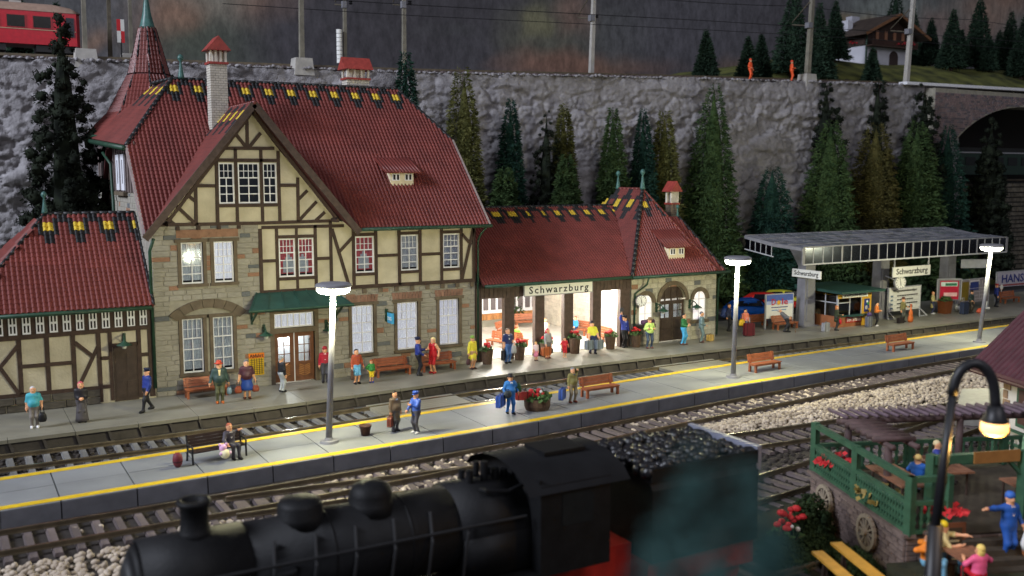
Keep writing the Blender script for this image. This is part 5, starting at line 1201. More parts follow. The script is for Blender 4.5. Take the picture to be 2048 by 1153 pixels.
def person(label, x, y, rz, h, top, legs, hair=None, hat=None, shoes=(40, 30, 28), sleeve='long', skirt=None, coat=None, fat=1.0, L=None, Rr=None, step=0.0, lean=0.0, sit=False, front=None, collar=None, bare=False, z=0.0, group=None, hl='short', look=0.0, spread=.09, skin=0, face=True):
    t = thing('person', label, 'person', (0, 0, 0), group)
    k = h / 1.75
    pz = .50 if sit else .92
    rot = Matrix.Rotation(-lean, 3, 'X') if lean else Matrix.Identity(3)
    pel = Vector((0, 0, pz))
    up = lambda a, b, c: pel + rot @ Vector((a, b, c - .92))          # upper-body point given for a standing figure
    P = []
    def cap(a, b, r0, r1, reg): P.append((np.array(a), np.array(b), r0, r1, reg))
    for zz, hw, r, reg in ((.93, .06, .125, 2), (1.05, .055, .118, 1), (1.2, .075, .118, 1), (1.36, .105, .10, 1)):
        cap(up(-hw*fat, 0, zz), up(hw*fat, 0, zz), r*fat**.8, r*fat**.8, reg)
    cap(up(0, 0, .98), up(0, .0, 1.34), .12*fat, .115*fat, 1)
    if fat > 1.08: cap(up(-.04, -.06, 1.06), up(.04, -.06, 1.06), .135*fat, .135*fat, 1)
    cap(up(0, .012, 1.42), up(0, -.005, 1.54), .058, .055, 0)
    cap(up(0, -.012, 1.575), up(0, .004, 1.645), .082, .102, 0)
    cap(up(0, -.10, 1.60), up(0, -.108, 1.588), .020, .024, 0)
    for s in (-1, 1): cap(up(s*.098, .01, 1.61), up(s*.10, .012, 1.585), .02, .016, 0)
    arms = {}
    for s, tg in ((-1, L), (1, Rr)):
        sh = up(s*.185*fat**.5, 0, 1.39)
        tg = Vector(tg) if tg else Vector((s*(.27+.05*(fat-1)), -.03, .86))
        tg = tg if sit else tg
        el, wr = ik(sh, tg, .285, .255, Vector((s*.5, .8, -.35)))
        reg = 1 if sleeve == 'long' else 0
        cap(sh, el, .066*fat**.5, .052, 1 if sleeve != 'none' else 0); cap(el, wr, .050, .037, reg)
        d = (wr - el).normalized(); cap(wr + d*.02, wr + d*.075, .036, .034, 0); arms[s] = (wr, d)
    ft = []
    for s in (-1, 1):
        hip = Vector((s*spread*1.0*fat**.5, 0, pz-.02))
        if sit: kn = Vector((s*.10, -.42, pz+.03)); an = Vector((s*.10, -.46 - step*s, .085))
        else:
            an = Vector((s*(spread+.012), -step*s + .02, .085 + (.04 if step*s < -.1 else 0))); kn, an = ik(hip, an, .42, .425, Vector((0, -1, .1)))
        rg = 2
        cap(hip, kn, .098*fat**.6, .066, 2); cap(kn, an, .062, .045, 0 if bare else 2)
        tw = Vector((s*.02, -.15, -.045)); cap(an + Vector((0, .02, -.035)), an + tw, .047, .040, 3); ft.append(an)
    A = np.array([p[0] for p in P]); Bq = np.array([p[1] for p in P]); r0 = np.array([p[2] for p in P]); r1 = np.array([p[3] for p in P]); rg = np.array([p[4] for p in P])
    lo = np.minimum(A, Bq).min(0) - .2; hi = np.maximum(A, Bq).max(0) + .2; hh = .030
    ax = [np.arange(lo[i], hi[i], hh) for i in range(3)]
    G = np.stack(np.meshgrid(*ax, indexing='ij'), -1)
    D = np.empty((len(P),) + G.shape[:3], np.float32)
    for i in range(len(P)):
        ba = Bq[i] - A[i]; pa = G - A[i]; tt = np.clip((pa @ ba) / max(1e-9, ba @ ba), 0, 1)
        D[i] = np.linalg.norm(pa - tt[..., None]*ba, axis=-1) - (r0[i] + (r1[i]-r0[i])*tt)
    kk = .028; f = -kk*np.log(np.clip(np.exp(-np.clip(D, -1, 1)/kk).sum(0), 1e-30, None))
    V, F = surface_net(f, lo, hh)
    DV = np.empty((len(P), len(V)))
    for i in range(len(P)):
        ba = Bq[i] - A[i]; pa = V - A[i]; tt = np.clip((pa @ ba) / max(1e-9, ba @ ba), 0, 1)
        DV[i] = np.linalg.norm(pa - tt[:, None]*ba, axis=-1) - (r0[i] + (r1[i]-r0[i])*tt)
    reg = rg[DV.argmin(0)]
    fn = np.cross(V[F[:, 2]]-V[F[:, 0]], V[F[:, 3]]-V[F[:, 1]]); N = np.zeros_like(V)
    for c in range(4): np.add.at(N, F[:, c], fn)
    N /= np.linalg.norm(N, axis=1)[:, None] + 1e-9
    fr = np.array([np.bincount(q, minlength=4).argmax() for q in reg[F]])
    fx = MB()                                                       # fingers and thumb, rooted in the palm
    for s in (-1, 1):
        wr, d = arms[s]; pw = wr + d*.075; side = d.cross(Vector((0, 1, 0)) if abs(d.y) < .8 else Vector((1, 0, 0))).normalized(); nrm = side.cross(d)
        for i, l in enumerate((.072, .085, .08, .062)):
            q = pw + nrm*(i-1.5)*.020 + d*.02; m_ = q + d*l*.55 - side*s*.006; e = q + d*l*.9 - side*s*.03
            fx.bar(q, m_, .018, .02, side).bar(m_, e, .016, .017, side)
        fx.bar(wr + d*.045 - nrm*.03, wr + d*.10 - nrm*.062, .022, .022, side)
    nV = len(V); Vb = np.concatenate([V, np.array([v[:] for v in fx.v])]); Fb = np.concatenate([F, np.array(fx.f) + nV])
    Sc = np.array([k, k, k])
    part('body', np_mesh('body', Vb*Sc, Fb, SKIN[skin], None, True), None, t)
    def cloth(nm, r_, m_):
        sel = F[fr == r_]
        if not len(sel): return
        u, inv = np.unique(sel, return_inverse=True); inv = inv.reshape(sel.shape)
        part(nm, np_mesh(nm, (V[u] + N[u]*.012)*Sc, inv, m_, None, True), None, t)
    cloth('jacket' if sleeve == 'long' else 'shirt', 1, paint(*top)); 
    cloth('trousers' if not skirt else 'underskirt', 2, paint(*legs)); cloth('shoes', 3, paint(*shoes))
    def put(nm, mb, m_, smooth=True):
        mb.v = [tuple(Vector(v)*k) for v in mb.v]; return part(nm, mb, m_, t, smooth)
    def upper(mb): mb.v = [tuple(up(*v)) for v in mb.v]; return mb
    if skirt:
        c_, z1, w = skirt; put('skirt', MB().lathe([(w, z1), (w*.93, z1+.15), (.165*fat, .90), (.135*fat, 1.02)], (0, 0, 0), 16, sy=.85), paint(*c_))
    if coat:
        c_, z1, w = coat; put('coat_skirt', MB().lathe([(w, z1), (w*.97, z1+.2), (.175*fat, .92), (.15*fat, 1.06)], (0, .01, 0), 16, sy=.8), paint(*c_))
    if hair:
        m_ = paint(*hair)
        hb = MB(); hb.lathe([(.106, 1.60), (.114, 1.64), (.108, 1.69), (.085, 1.73), (.045, 1.755), (.005, 1.762)], (0, .022, 0), 14)
        if hl == 'long': hb.lathe([(.06, 1.42), (.10, 1.47), (.112, 1.58), (.10, 1.66)], (0, .045, 0), 12, sy=.75)
        if hl == 'scarf': hb.lathe([(.10, 1.42), (.12, 1.50), (.126, 1.60), (.12, 1.68)], (0, .035, 0), 12, sy=.9)
        put('headscarf' if hl == 'scarf' else 'hair', upper(hb), m_)
    if hat:
        ty, c_ = hat; m_ = paint(*c_); b = MB()
        if ty == 'cap': b.lathe([(.108, 1.665), (.112, 1.71), (.142, 1.755), (.135, 1.785), (.01, 1.79)], (0, .0, 0), 16); b.prism([(-.085, -.07, 1.672), (.085, -.07, 1.672), (.06, -.165, 1.655), (-.06, -.165, 1.655)], (0, 0, .012))
        elif ty == 'fedora': b.lathe([(.185, 1.675), (.19, 1.69), (.112, 1.70), (.108, 1.78), (.085, 1.815), (.01, 1.805)], (0, 0, 0), 16)
        else: b.lathe([(.115, 1.63), (.124, 1.68), (.112, 1.74), (.07, 1.785), (.005, 1.795)], (0, .008, 0), 14)
        put('hat', upper(b), m_)
    if collar: put('collar', upper(MB().lathe([(.13, 1.40), (.12, 1.43), (.072, 1.49), (.066, 1.50)], (0, -.005, 0), 12, sy=.85)), paint(*collar))
    if front:
        c_, zb = front; yy = -.128*fat**.8 - (.09*(fat-1) if fat > 1.08 else 0) - .012
        put('shirt_front', upper(MB().prism([(-.055, yy+.02, 1.44), (.055, yy+.02, 1.44), (.022, yy-.012, zb), (-.022, yy-.012, zb)], (0, .03, 0))), paint(*c_), False)
    if face:
        e = MB(); 
        for s in (-1, 1): e.box(s*.037-.012, s*.037+.012, -.108, -.095, 1.632, 1.648)
        put('eyes', upper(e), M['ink'], False)
        put('mouth', upper(MB().box(-.026, .026, -.102, -.088, 1.552, 1.562)), paint(165, 70, 65), False)
    t.location = (x, y, z); t.rotation_euler = (0, 0, rz)
    cs, sn = math.cos(rz), math.sin(rz)
    def at(s, dz=0.0):
        wr, d = arms[s]; p = (wr + d*.09)*k; return (x + p.x*cs - p.y*sn, y + p.x*sn + p.y*cs, z + p.z + dz)
    t_at[label] = at
    return at
t_at = {}
def suitcase(label, x, y, z, w, h, d, rz, col, name='suitcase', trolley=False, hp=None):
    t = thing(name, label, 'suitcase', (0, 0, 0)); m_ = paint(*col); dk = paint(*[int(c*.55) for c in col])
    b = MB(); r = .05; b.prism([(-w/2+r, -d/2, 0), (w/2-r, -d/2, 0), (w/2, -d/2, r), (w/2, -d/2, h-r), (w/2-r, -d/2, h), (-w/2+r, -d/2, h), (-w/2, -d/2, h-r), (-w/2, -d/2, r)], (0, d, 0))
    part('case', b, m_, t); part('seam', MB().box(-w/2-.006, w/2+.006, -.012, .012, .02, h+.006), dk, t)
    if trolley: part('pull_handle', MB().tube([(-.12, d/2-.03, h), (-.12, d/2-.03, h+.34), (.12, d/2-.03, h+.34), (.12, d/2-.03, h)], .018, 6), M['steel_l'], t); part('wheels', MB().cyl((-w/2+.05, -d/2, -.0), (-w/2+.05, d/2, 0.0), .04, .04, 8).cyl((w/2-.05, -d/2, 0), (w/2-.05, d/2, 0), .04, .04, 8), M['black'], t)
    else: part('handle', MB().tube([(-.1, 0, h), (-.08, 0, h+.07), (.08, 0, h+.07), (.1, 0, h)], .018, 6), dk, t)
    for s in (-1, 1): part('corner_strap', MB().box(s*w*.3-.02, s*w*.3+.02, -d/2-.008, d/2+.008, -.003, h+.004), dk, t)
    t.location = (x, y, z); t.rotation_euler = (0, 0, rz); return t
def carry(label, at, s, w, h, d, rz, col): p = at(s); suitcase(label, p[0], p[1], max(.02, p[2]-h-.07), w, h, d, rz, col)
def bag(label, x, y, z, r, h, col, rz=0, name='handbag', strap=.22):
    t = thing(name, label, 'bag', (0, 0, 0)); m_ = paint(*col)
    part('pouch', MB().lathe([(r*.75, 0), (r, h*.25), (r*.9, h*.7), (r*.5, h), (r*.35, h)], (0, 0, 0), 12, sy=.55), m_, t, True)
    part('strap', MB().tube([(-r*.45, 0, h*.95), (-r*.3, 0, h+strap), (r*.3, 0, h+strap), (r*.45, 0, h*.95)], .017, 6), paint(*[int(c*.6) for c in col]), t)
    t.location = (x, y, z); t.rotation_euler = (0, 0, rz); return t
def hold(label, at, s, r, h, col, rz=0): p = at(s); bag(label, p[0], p[1], max(.02, p[2]-h-.2), r, h, col, rz)
NAVY = (28, 45, 110); BLK = (22, 22, 26); WH = (225, 222, 215)
# --- on the station platform, left to right
a = person('woman with white hair, turquoise top and grey trousers, holding a black bag', 2.95, 46.7, -.05, 1.84, (70, 165, 180), (125, 118, 112), (200, 198, 198), None, (230, 230, 232), 'short', fat=1.12, Rr=(.30, -.10, .92))
hold('black handbag held by the woman in the turquoise top', a, 1, .18, .42, (20, 20, 24))
person('woman with pink headscarf, black jacket and long grey skirt, hands folded', 4.87, 46.75, -.1, 1.84, (30, 27, 32), (80, 76, 78), (205, 85, 105), None, (30, 28, 28), skirt=((82, 78, 80), .06, .27), fat=1.08, hl='scarf', L=(-.05, -.24, 1.06), Rr=(.06, -.24, 1.06))
person('railwayman in blue jacket and dark cap walking left past the shed door', 7.75, 47.35, -1.25, 2.02, (30, 50, 125), (25, 25, 30), None, ('cap', (28, 35, 60)), (18, 18, 20), step=.26, lean=.08, L=(-.22, .02, .84), Rr=(.24, -.1, .88))
a = person('stout man with a red hat, dark green coat and orange shoes', 11.1, 47.35, -.15, 2.04, (48, 68, 66), (82, 86, 62), None, ('fedora', (190, 70, 45)), (170, 90, 35), fat=1.3, L=(-.40, -.12, .86), Rr=(.36, -.02, .86), front=((225, 205, 150), 1.2), coat=((48, 68, 66), .78, .235))
bag('small pale blue bag hanging beside the stout man in the red hat', *a(1)[:2], .42, .13, .36, (120, 145, 165))
a = person('stout grey-haired woman in blue skirt and maroon blouse with a bag in each hand', 12.5, 47.65, -.2, 1.93, (70, 35, 45), (40, 70, 150), (110, 110, 115), None, (80, 40, 30), 'short', skirt=((38, 72, 155), .42, .30), fat=1.22, collar=(230, 225, 220), bare=True, L=(-.36, -.05, .84), Rr=(.36, -.05, .84))
hold('brown bag held by the blue-skirted woman on the side of the red-hatted man', a, -1, .2, .34, (150, 75, 50)); hold('brown bag held by the blue-skirted woman on the side of the yellow board', a, 1, .19, .32, (140, 72, 52))
person('grey-haired person in black jacket and pale trousers facing the brown door', 14.45, 48.3, 1.9, 1.83, (24, 24, 27), (165, 170, 172), (150, 155, 155), None, (25, 25, 28), Rr=(.16, -.34, 1.25))
person('man with red cap, crimson pullover and white scarf half behind the lamp post', 17.1, 49.3, -.25, 1.93, (165, 25, 45), (62, 62, 68), (190, 140, 60), ('beanie', (165, 30, 45)), (25, 22, 22), fat=1.05, collar=(235, 235, 235), front=((235, 235, 235), 1.15))
a = person('woman with dark hair, rust jacket and light blue skirt holding a boy by the hand', 18.45, 48.2, .1, 1.86, (165, 75, 45), (110, 180, 225), (30, 32, 45), None, (25, 22, 22), skirt=((115, 185, 230), .50, .22), bare=True, front=((90, 60, 110), 1.2), L=(-.28, -.06, .84), Rr=(.33, -.05, .90))
carry('brown case in the hand of the woman with the light blue skirt', a, -1, .5, .45, .14, 1.2, (95, 68, 52))
person('small boy with ginger hair, green jacket, yellow shorts and blue boots', 19.25, 48.15, 0, 1.2, (50, 130, 60), (225, 195, 40), (190, 95, 45), None, (45, 65, 160), bare=True, fat=1.15, L=(-.32, -.05, 1.0))
person('railwayman with cap and dark blue jacket talking to the woman in red', 22.2, 48.55, 1.2, 2.1, (35, 52, 130), (22, 24, 34), None, ('cap', (30, 38, 70)), (18, 18, 20), Rr=(.12, -.34, 1.18), L=(-.18, -.22, .98), lean=.05, front=((225, 225, 225), 1.25))
person('blonde woman in a short red dress and red shoes facing the railwayman', 23.15, 48.7, -1.1, 2.02, (190, 25, 40), (190, 25, 40), (235, 215, 150), None, (165, 25, 35), 'none', skirt=((190, 28, 42), .76, .185), bare=True, hl='long', L=(-.22, -.2, 1.15), Rr=(.28, .08, .9))
a = person('woman in a long yellow coat with red dress and green hat', 25.6, 48.65, .35, 1.9, (220, 205, 60), (190, 150, 110), None, ('beanie', (130, 165, 75)), (60, 35, 35), coat=((222, 208, 62), .50, .25), bare=True, front=((190, 45, 50), .95), fat=1.05, L=(-.30, .0, .86))
hold('dark brown bag held by the woman in the yellow coat', a, -1, .2, .34, (70, 42, 48), .6)
a = person('man in navy pullover and blue jeans carrying a grey coat on his arm', 28.2, 49.15, .05, 2.06, (32, 44, 88), (72, 108, 165), (95, 75, 62), None, (20, 20, 22), 'short', front=((220, 220, 225), 1.22), Rr=(.22, -.22, 1.02), fat=1.06)
carry('black suitcase carried by the man in the navy pullover', a, -1, .72, .58, .18, .9, (34, 32, 38))
t = thing('draped_coat', 'light grey coat draped over the arm of the man in the navy pullover', 'coat', (28.4, 48.9, .6))
part('cloth', MB().lathe([(.16, .62), (.18, .75), (.15, 1.0), (.06, 1.22), (.02, 1.24)], (28.44, 48.85, 0), 12, sy=.6), paint(160, 162, 165), t, True)
person('little blonde girl in a pink dress beside the woman with the brown case', 30.05, 49.0, .15, 1.13, (225, 200, 205), (220, 130, 160), (225, 185, 95), None, (90, 60, 55), 'short', skirt=((222, 135, 165), .38, .24), bare=True, fat=1.2)
a = person('woman with red headscarf, pink blouse and grey cardigan carrying a brown case', 31.0, 49.2, .25, 1.83, (150, 150, 152), (105, 105, 108), (195, 45, 75), None, (120, 70, 60), skirt=((105, 106, 110), .48, .2), bare=True, hl='scarf', front=((225, 105, 150), 1.05), L=(-.30, -.14, .86), Rr=(.30, .02, .84))
carry('orange-brown suitcase carried by the woman with the red headscarf', a, -1, .68, .5, .2, .15, (165, 88, 45)); hold('black bag at the side of the woman with the red headscarf', a, 1, .2, .32, (28, 26, 30), .5)
person('little girl with black hair in a red dress', 32.05, 48.95, -.1, 1.24, (190, 30, 45), (190, 30, 45), (30, 24, 26), None, (210, 175, 150), 'short', skirt=((192, 32, 48), .62, .22), bare=True, fat=1.1, L=(-.34, -.08, .96), Rr=(.34, -.06, .98), hl='long')
a = person('stooping man with black hat and yellow shirt carrying two grey suitcases', 34.3, 49.2, -.25, 1.98, (205, 200, 55), (42, 52, 85), None, ('fedora', (40, 36, 42)), (22, 22, 24), 'short', lean=.25, step=.1, fat=1.08, L=(-.30, -.22, .80), Rr=(.30, -.20, .80))
carry('left grey suitcase of the stooping man in the yellow shirt', a, -1, .66, .56, .24, .25, (118, 128, 138)); carry('right grey suitcase of the stooping man in the yellow shirt', a, 1, .6, .56, .24, .25, (112, 122, 132))
a = person('station master in blue tunic and cap raising his right arm with a signal disc', 37.3, 50.6-.6, .15, 2.04, (38, 55, 140), (22, 22, 28), None, ('cap', (40, 36, 44)), (18, 18, 20), L=(-.34, -.08, 1.88), Rr=(.30, -.02, .84), front=((230, 230, 230), 1.18))
p = a(-1); t = thing('signal_disc', 'small dark signal disc held up by the station master', 'signal disc', p); part('disc', MB().cyl((p[0], p[1]-.02, p[2]+.18), (p[0], p[1]+.02, p[2]+.18), .16, .16, 14), paint(60, 62, 70), t); part('stick', MB().cyl(p, (p[0], p[1], p[2]+.1), .02, .02, 6), M['steel'], t)
a = person('hiker in lime green top and dark jeans with a broad hat and backpack', 38.5, 48.95, -.15, 1.93, (190, 220, 120), (58, 72, 92), None, ('fedora', (125, 105, 80)), (105, 70, 60), fat=1.1, L=(-.18, -.20, 1.16), Rr=(.18, -.20, 1.16), spread=.13)
t = thing('backpack', 'purple rolled backpack on the hiker in the lime green top', 'backpack', (38.55, 49.2, 1.3))
part('pack', MB().sph((38.55, 49.22, 1.36), .26, 12, 8, sz=1.2, sy=.7), paint(70, 45, 75), t, True); part('bed_roll', MB().cyl((38.08, 49.2, 1.66), (39.0, 49.2, 1.66), .15, .15, 12), paint(80, 50, 80), t, True)
for s in (-1, 1): part('strap', MB().tube([(38.5+s*.14, 49.12, 1.62), (38.5+s*.15, 48.83, 1.56), (38.5+s*.16, 48.78, 1.3)], .022, 6), M['black'], t)
a = person('person with black hair, green jacket and bright blue trousers looking down', 41.25, 48.9, .5, 2.05, (42, 110, 62), (75, 165, 215), (22, 22, 24), None, (90, 55, 42), Rr=(.07, -.26, 1.14), L=(-.1, -.24, 1.08), hl='long', front=((205, 225, 215), 1.0), step=.05)
person('man in a grey-blue suit looking to the right beside the yellow case', 42.85, 49.0, .85, 2.06, (105, 128, 132), (108, 130, 134), (105, 105, 112), None, (80, 50, 45), coat=((105, 128, 132), .80, .19), front=((205, 225, 190), 1.15), L=(-.16, -.2, 1.0))
suitcase('small yellow case on the ground right of the man in the grey-blue suit', 43.75, 49.15, .0, .5, .42, .3, .3, (215, 180, 105))
person('man in dark navy suit with blue backpack standing behind the middle lamp post', 47.6, 51.6, .7, 1.98, (28, 36, 70), (24, 25, 32), (40, 32, 30), None, (18, 18, 20), L=(-.2, .1, .9), front=((225, 225, 230), 1.2))
t = thing('backpack', 'dark blue backpack worn by the man behind the middle lamp post', 'backpack', (47.25, 51.75, 1.1)); part('pack', MB().sph((47.33, 51.72, 1.3), .27, 12, 8, sz=1.3, sy=.8), paint(55, 75, 130), t, True); part('pocket', MB().sph((47.12, 51.72, 1.15), .16, 10, 6), paint(45, 62, 112), t, True)
a = person('woman in coral jacket with a yellow shoulder bag behind the dark red trolley case', 47.75, 50.1, -.1, 1.75, (230, 130, 100), (95, 95, 150), (32, 26, 26), None, (60, 40, 40), Rr=(.12, -.24, 1.0), L=(-.12, -.2, 1.0))
bag('yellow shoulder bag of the woman in the coral jacket', 47.3, 49.95, .62, .27, .45, (225, 180, 40), 0, 'shoulder_bag', .4)
suitcase('large dark red trolley case in front of the woman in the coral jacket', 47.35, 49.3, .04, .72, .86, .32, -.25, (95, 28, 35), 'trolley_case', True)
person('bent old man in grey jacket and dark trousers leaning on a stick', 50.75, 49.15, .75, 1.85, (105, 106, 110), (38, 40, 44), (190, 180, 175), None, (20, 20, 22), lean=.75, L=(-.06, -.52, .78), Rr=(.1, -.5, .8), step=.12)
t = thing('walking_stick', 'walking stick of the bent old man', 'stick', (51.15, 48.8, 0)); part('shaft', MB().cyl((51.2, 48.72, 0), (51.12, 48.8, .86), .02, .02, 6), paint(90, 60, 35), t); part('crook', MB().tube([(51.12, 48.8, .86), (51.1, 48.83, .92), (51.04, 48.9, .92)], .02, 6), paint(90, 60, 35), t)
a = person('ginger-haired woman in a dark green coat with a red bag at the kiosk', 54.45, 48.0, .9, 1.79, (55, 62, 40), (45, 45, 40), (185, 110, 55), None, (25, 22, 22), coat=((55, 62, 40), .62, .2), L=(-.1, -.3, 1.1), Rr=(.2, -.2, .9), hl='long')
p = a(1); bag('bright red bag of the ginger-haired woman at the kiosk', p[0], p[1], .42, .27, .4, (200, 25, 45), .6)
suitcase('light grey patterned suitcase left of the ginger-haired woman at the kiosk', 53.5, 48.1, 0, .62, .62, .26, .1, (150, 152, 158))
a = person('person in an orange jacket and black trousers with white shoes and dark hair', 58.55, 47.95, .6, 1.77, (205, 115, 45), (24, 24, 27), (30, 26, 26), None, (225, 220, 215), L=(-.1, -.24, 1.12), Rr=(.1, -.24, 1.12), collar=(120, 125, 160), fat=1.08)
suitcase('grey trolley case left of the person in the orange jacket', 57.75, 47.95, 0, .55, .78, .28, .2, (105, 108, 118)); bag('purple bag lying on the grey trolley case', 57.8, 47.95, .79, .25, .28, (70, 55, 105), 0, 'travel_bag', .1)
a = person('man with brown hat, olive waistcoat and white shirt resting a cello case', 61.95, 48.35, .1, 1.82, (112, 105, 65), (75, 76, 70), None, ('fedora', (95, 58, 42)), (30, 28, 28), front=((230, 225, 205), 1.0), Rr=(.28, -.18, 1.1), spread=.12)
t = thing('cello_case', 'orange cello case held by the man in the olive waistcoat', 'instrument case', (62.35, 48.0, 0)); part('case', MB().lathe([(.20, 0), (.27, .15), (.25, .38), (.17, .52), (.21, .68), (.16, .84), (.08, .95), (.07, 1.25), (.04, 1.3)], (62.4, 48.0, 0), 14, sy=.6), paint(190, 98, 42), t, True); part('neck_cap', MB().sph((62.4, 48.0, 1.3), .08, 8, 6), paint(170, 85, 40), t, True)
suitcase('black suitcase at the feet of the man with the cello case', 61.3, 48.0, 0, .6, .42, .26, .1, (40, 34, 34))
person('person in a beige coat with green scarf and white shoes beside the brown planter', 67.6, 50.0, .5, 1.8, (190, 178, 120), (45, 50, 80), (150, 95, 60), None, (225, 225, 225), coat=((190, 178, 120), .48, .2), collar=(110, 130, 70), L=(-.1, -.22, 1.05))
t = thing('box_planter', 'tall brown box planter with a small green bush beside the roof column', 'planter', (68.7, 49.7, 0)); part('box', MB().hexa([(68.3, 49.4, 0), (69.1, 49.4, 0), (69.1, 50.0, 0), (68.3, 50.0, 0), (68.2, 49.35, 1.0), (69.2, 49.35, 1.0), (69.2, 50.05, 1.0), (68.2, 50.05, 1.0)]), paint(110, 62, 32), t); part('leaves', leaves(90, (68.7, 49.7, 1.0), .45, .4, .24, 77), M['leaf'], t)
person('man in dark green coat and pale blue shirt with his hand on a navy suitcase', 70.6, 48.7, .15, 1.83, (38, 52, 48), (62, 54, 42), (45, 32, 28), ('beanie', (40, 30, 28)), (25, 22, 22), coat=((38, 52, 48), .72, .2), front=((160, 195, 205), .95), L=(-.25, -.15, 1.0))
suitcase('tall navy suitcase left of the man in the dark green coat', 69.75, 48.7, 0, .75, .95, .34, .1, (42, 52, 75), 'trolley_case', True); bag('orange-red bag on the ground right of the man in the dark green coat', 71.5, 48.5, 0, .42, .36, (195, 85, 55), 0, 'travel_bag', .06)
a = person('railwayman with red cap raising a white signal disc at the far end', 75.9, 50.1, .9, 1.9, (36, 50, 120), (26, 28, 40), None, ('cap', (170, 35, 45)), (18, 18, 20), Rr=(.26, -.34, 1.3), fat=1.08)
p = a(1); t = thing('signal_disc', 'white signal disc held by the railwayman with the red cap', 'signal disc', p); part('disc', MB().cyl((p[0], p[1]-.02, p[2]+.2), (p[0], p[1]+.02, p[2]+.2), .2, .2, 14), M['offwhite'], t); part('stick', MB().cyl((p[0], p[1], p[2]-.2), (p[0], p[1], p[2]+.02), .03, .03, 6), M['offwhite'], t)
# --- in the waiting hall
person('seated man in green shirt and blue trousers on a hall bench', 31.75, 54.15, 1.9, 1.72, (110, 175, 55), (60, 130, 175), (125, 75, 45), None, (50, 40, 40), sit=True, L=(-.2, -.3, .62), Rr=(.2, -.3, .62))
person('person in white shirt and black skirt standing behind the middle hall post', 33.55, 53.6, .6, 1.7, (225, 222, 222), (26, 24, 28), (150, 95, 55), None, (25, 22, 22), skirt=((26, 24, 28), .5, .19), bare=True, Rr=(.12, -.2, 1.3))
person('seated person in bright blue on the hall bench by the pale brick wall', 37.35, 55.7, -1.35, 1.7, (55, 140, 195), (45, 65, 110), (125, 75, 50), None, (30, 30, 35), sit=True, L=(-.2, -.3, .62), Rr=(.2, -.3, .62))
# --- on the island platform
a = person('seated man with ginger hair and dark grey suit on the dark bench', 9.2, 37.9, .30, 1.78, (66, 62, 72), (58, 56, 66), (165, 85, 60), None, (26, 24, 26), sit=True, front=((235, 235, 235), 1.2), L=(-.30, -.34, .62), Rr=(.42, .05, .98), step=.06)
t = thing('soft_toy', 'pink and cream soft toy hanging from the hand of the seated man in the suit', 'toy', (8.85, 37.75, .3)); part('head', MB().sph((8.82, 37.4, .55), .15, 12, 8), paint(225, 175, 215), t, True); part('body', MB().sph((8.88, 37.34, .32), .19, 12, 8), paint(228, 220, 180), t, True)
for s in (-1, 1): part('ear', MB().sph((8.82+s*.12, 37.4, .68), .06, 8, 6), paint(225, 175, 215), t, True); part('paw', MB().sph((8.88+s*.17, 37.28, .36), .07, 8, 6), paint(225, 185, 215), t, True)
a = person('man in a brown overcoat, blue shirt and tie holding a brown case', 16.35, 38.25, .3, 1.77, (98, 84, 70), (72, 72, 76), (26, 24, 24), None, (22, 22, 24), coat=((98, 84, 70), .52, .23), front=((170, 195, 225), 1.0), fat=1.1)
carry('reddish brown case of the man in the brown overcoat', a, -1, .55, .42, .18, .9, (120, 58, 45))
person('railwayman in blue coat and blue cap gesturing to the man in the brown overcoat', 17.0, 37.5, -1.25, 1.8, (48, 78, 160), (66, 66, 76), None, ('cap', (45, 75, 160)), (215, 212, 208), coat=((48, 78, 160), .78, .2), L=(-.12, -.40, 1.0), Rr=(.1, -.38, 1.28), fat=1.08)
a = person('man in a bright blue suit and black hat loaded with luggage', 22.2, 38.45, -.15, 1.84, (45, 112, 185), (42, 108, 185), None, ('fedora', (28, 26, 32)), (20, 20, 22), front=((235, 235, 235), 1.02), step=.1, fat=1.1, L=(-.32, -.22, .98), Rr=(.36, .0, .96))
suitcase('large blue suitcase at the left of the man in the bright blue suit', 21.55, 38.2, .48, .85, .55, .22, .75, (38, 75, 160)); bag('dark grey bag under the arm of the man in the bright blue suit', 21.92, 38.22, .85, .22, .32, (50, 60, 70), 0, 'travel_bag', .05); suitcase('red case at the right hand of the man in the bright blue suit', 23.05, 38.75, .5, .7, .38, .2, -.45, (150, 48, 42)); bag('dark green bundle under the right arm of the man in the bright blue suit', 22.65, 38.5, .95, .18, .42, (40, 85, 55), 0, 'bundle', .03)
a = person('grey-haired man in olive jacket shading his eyes with one hand', 25.95, 38.9, .05, 1.72, (122, 116, 68), (140, 128, 104), (135, 135, 140), None, (120, 48, 36), front=((45, 62, 110), .98), Rr=(.14, -.20, 1.66), fat=1.1, spread=.13)
suitcase('blue suitcase in the hand of the man shading his eyes', 25.25, 38.75, .28, .72, .52, .2, .75, (62, 92, 165))
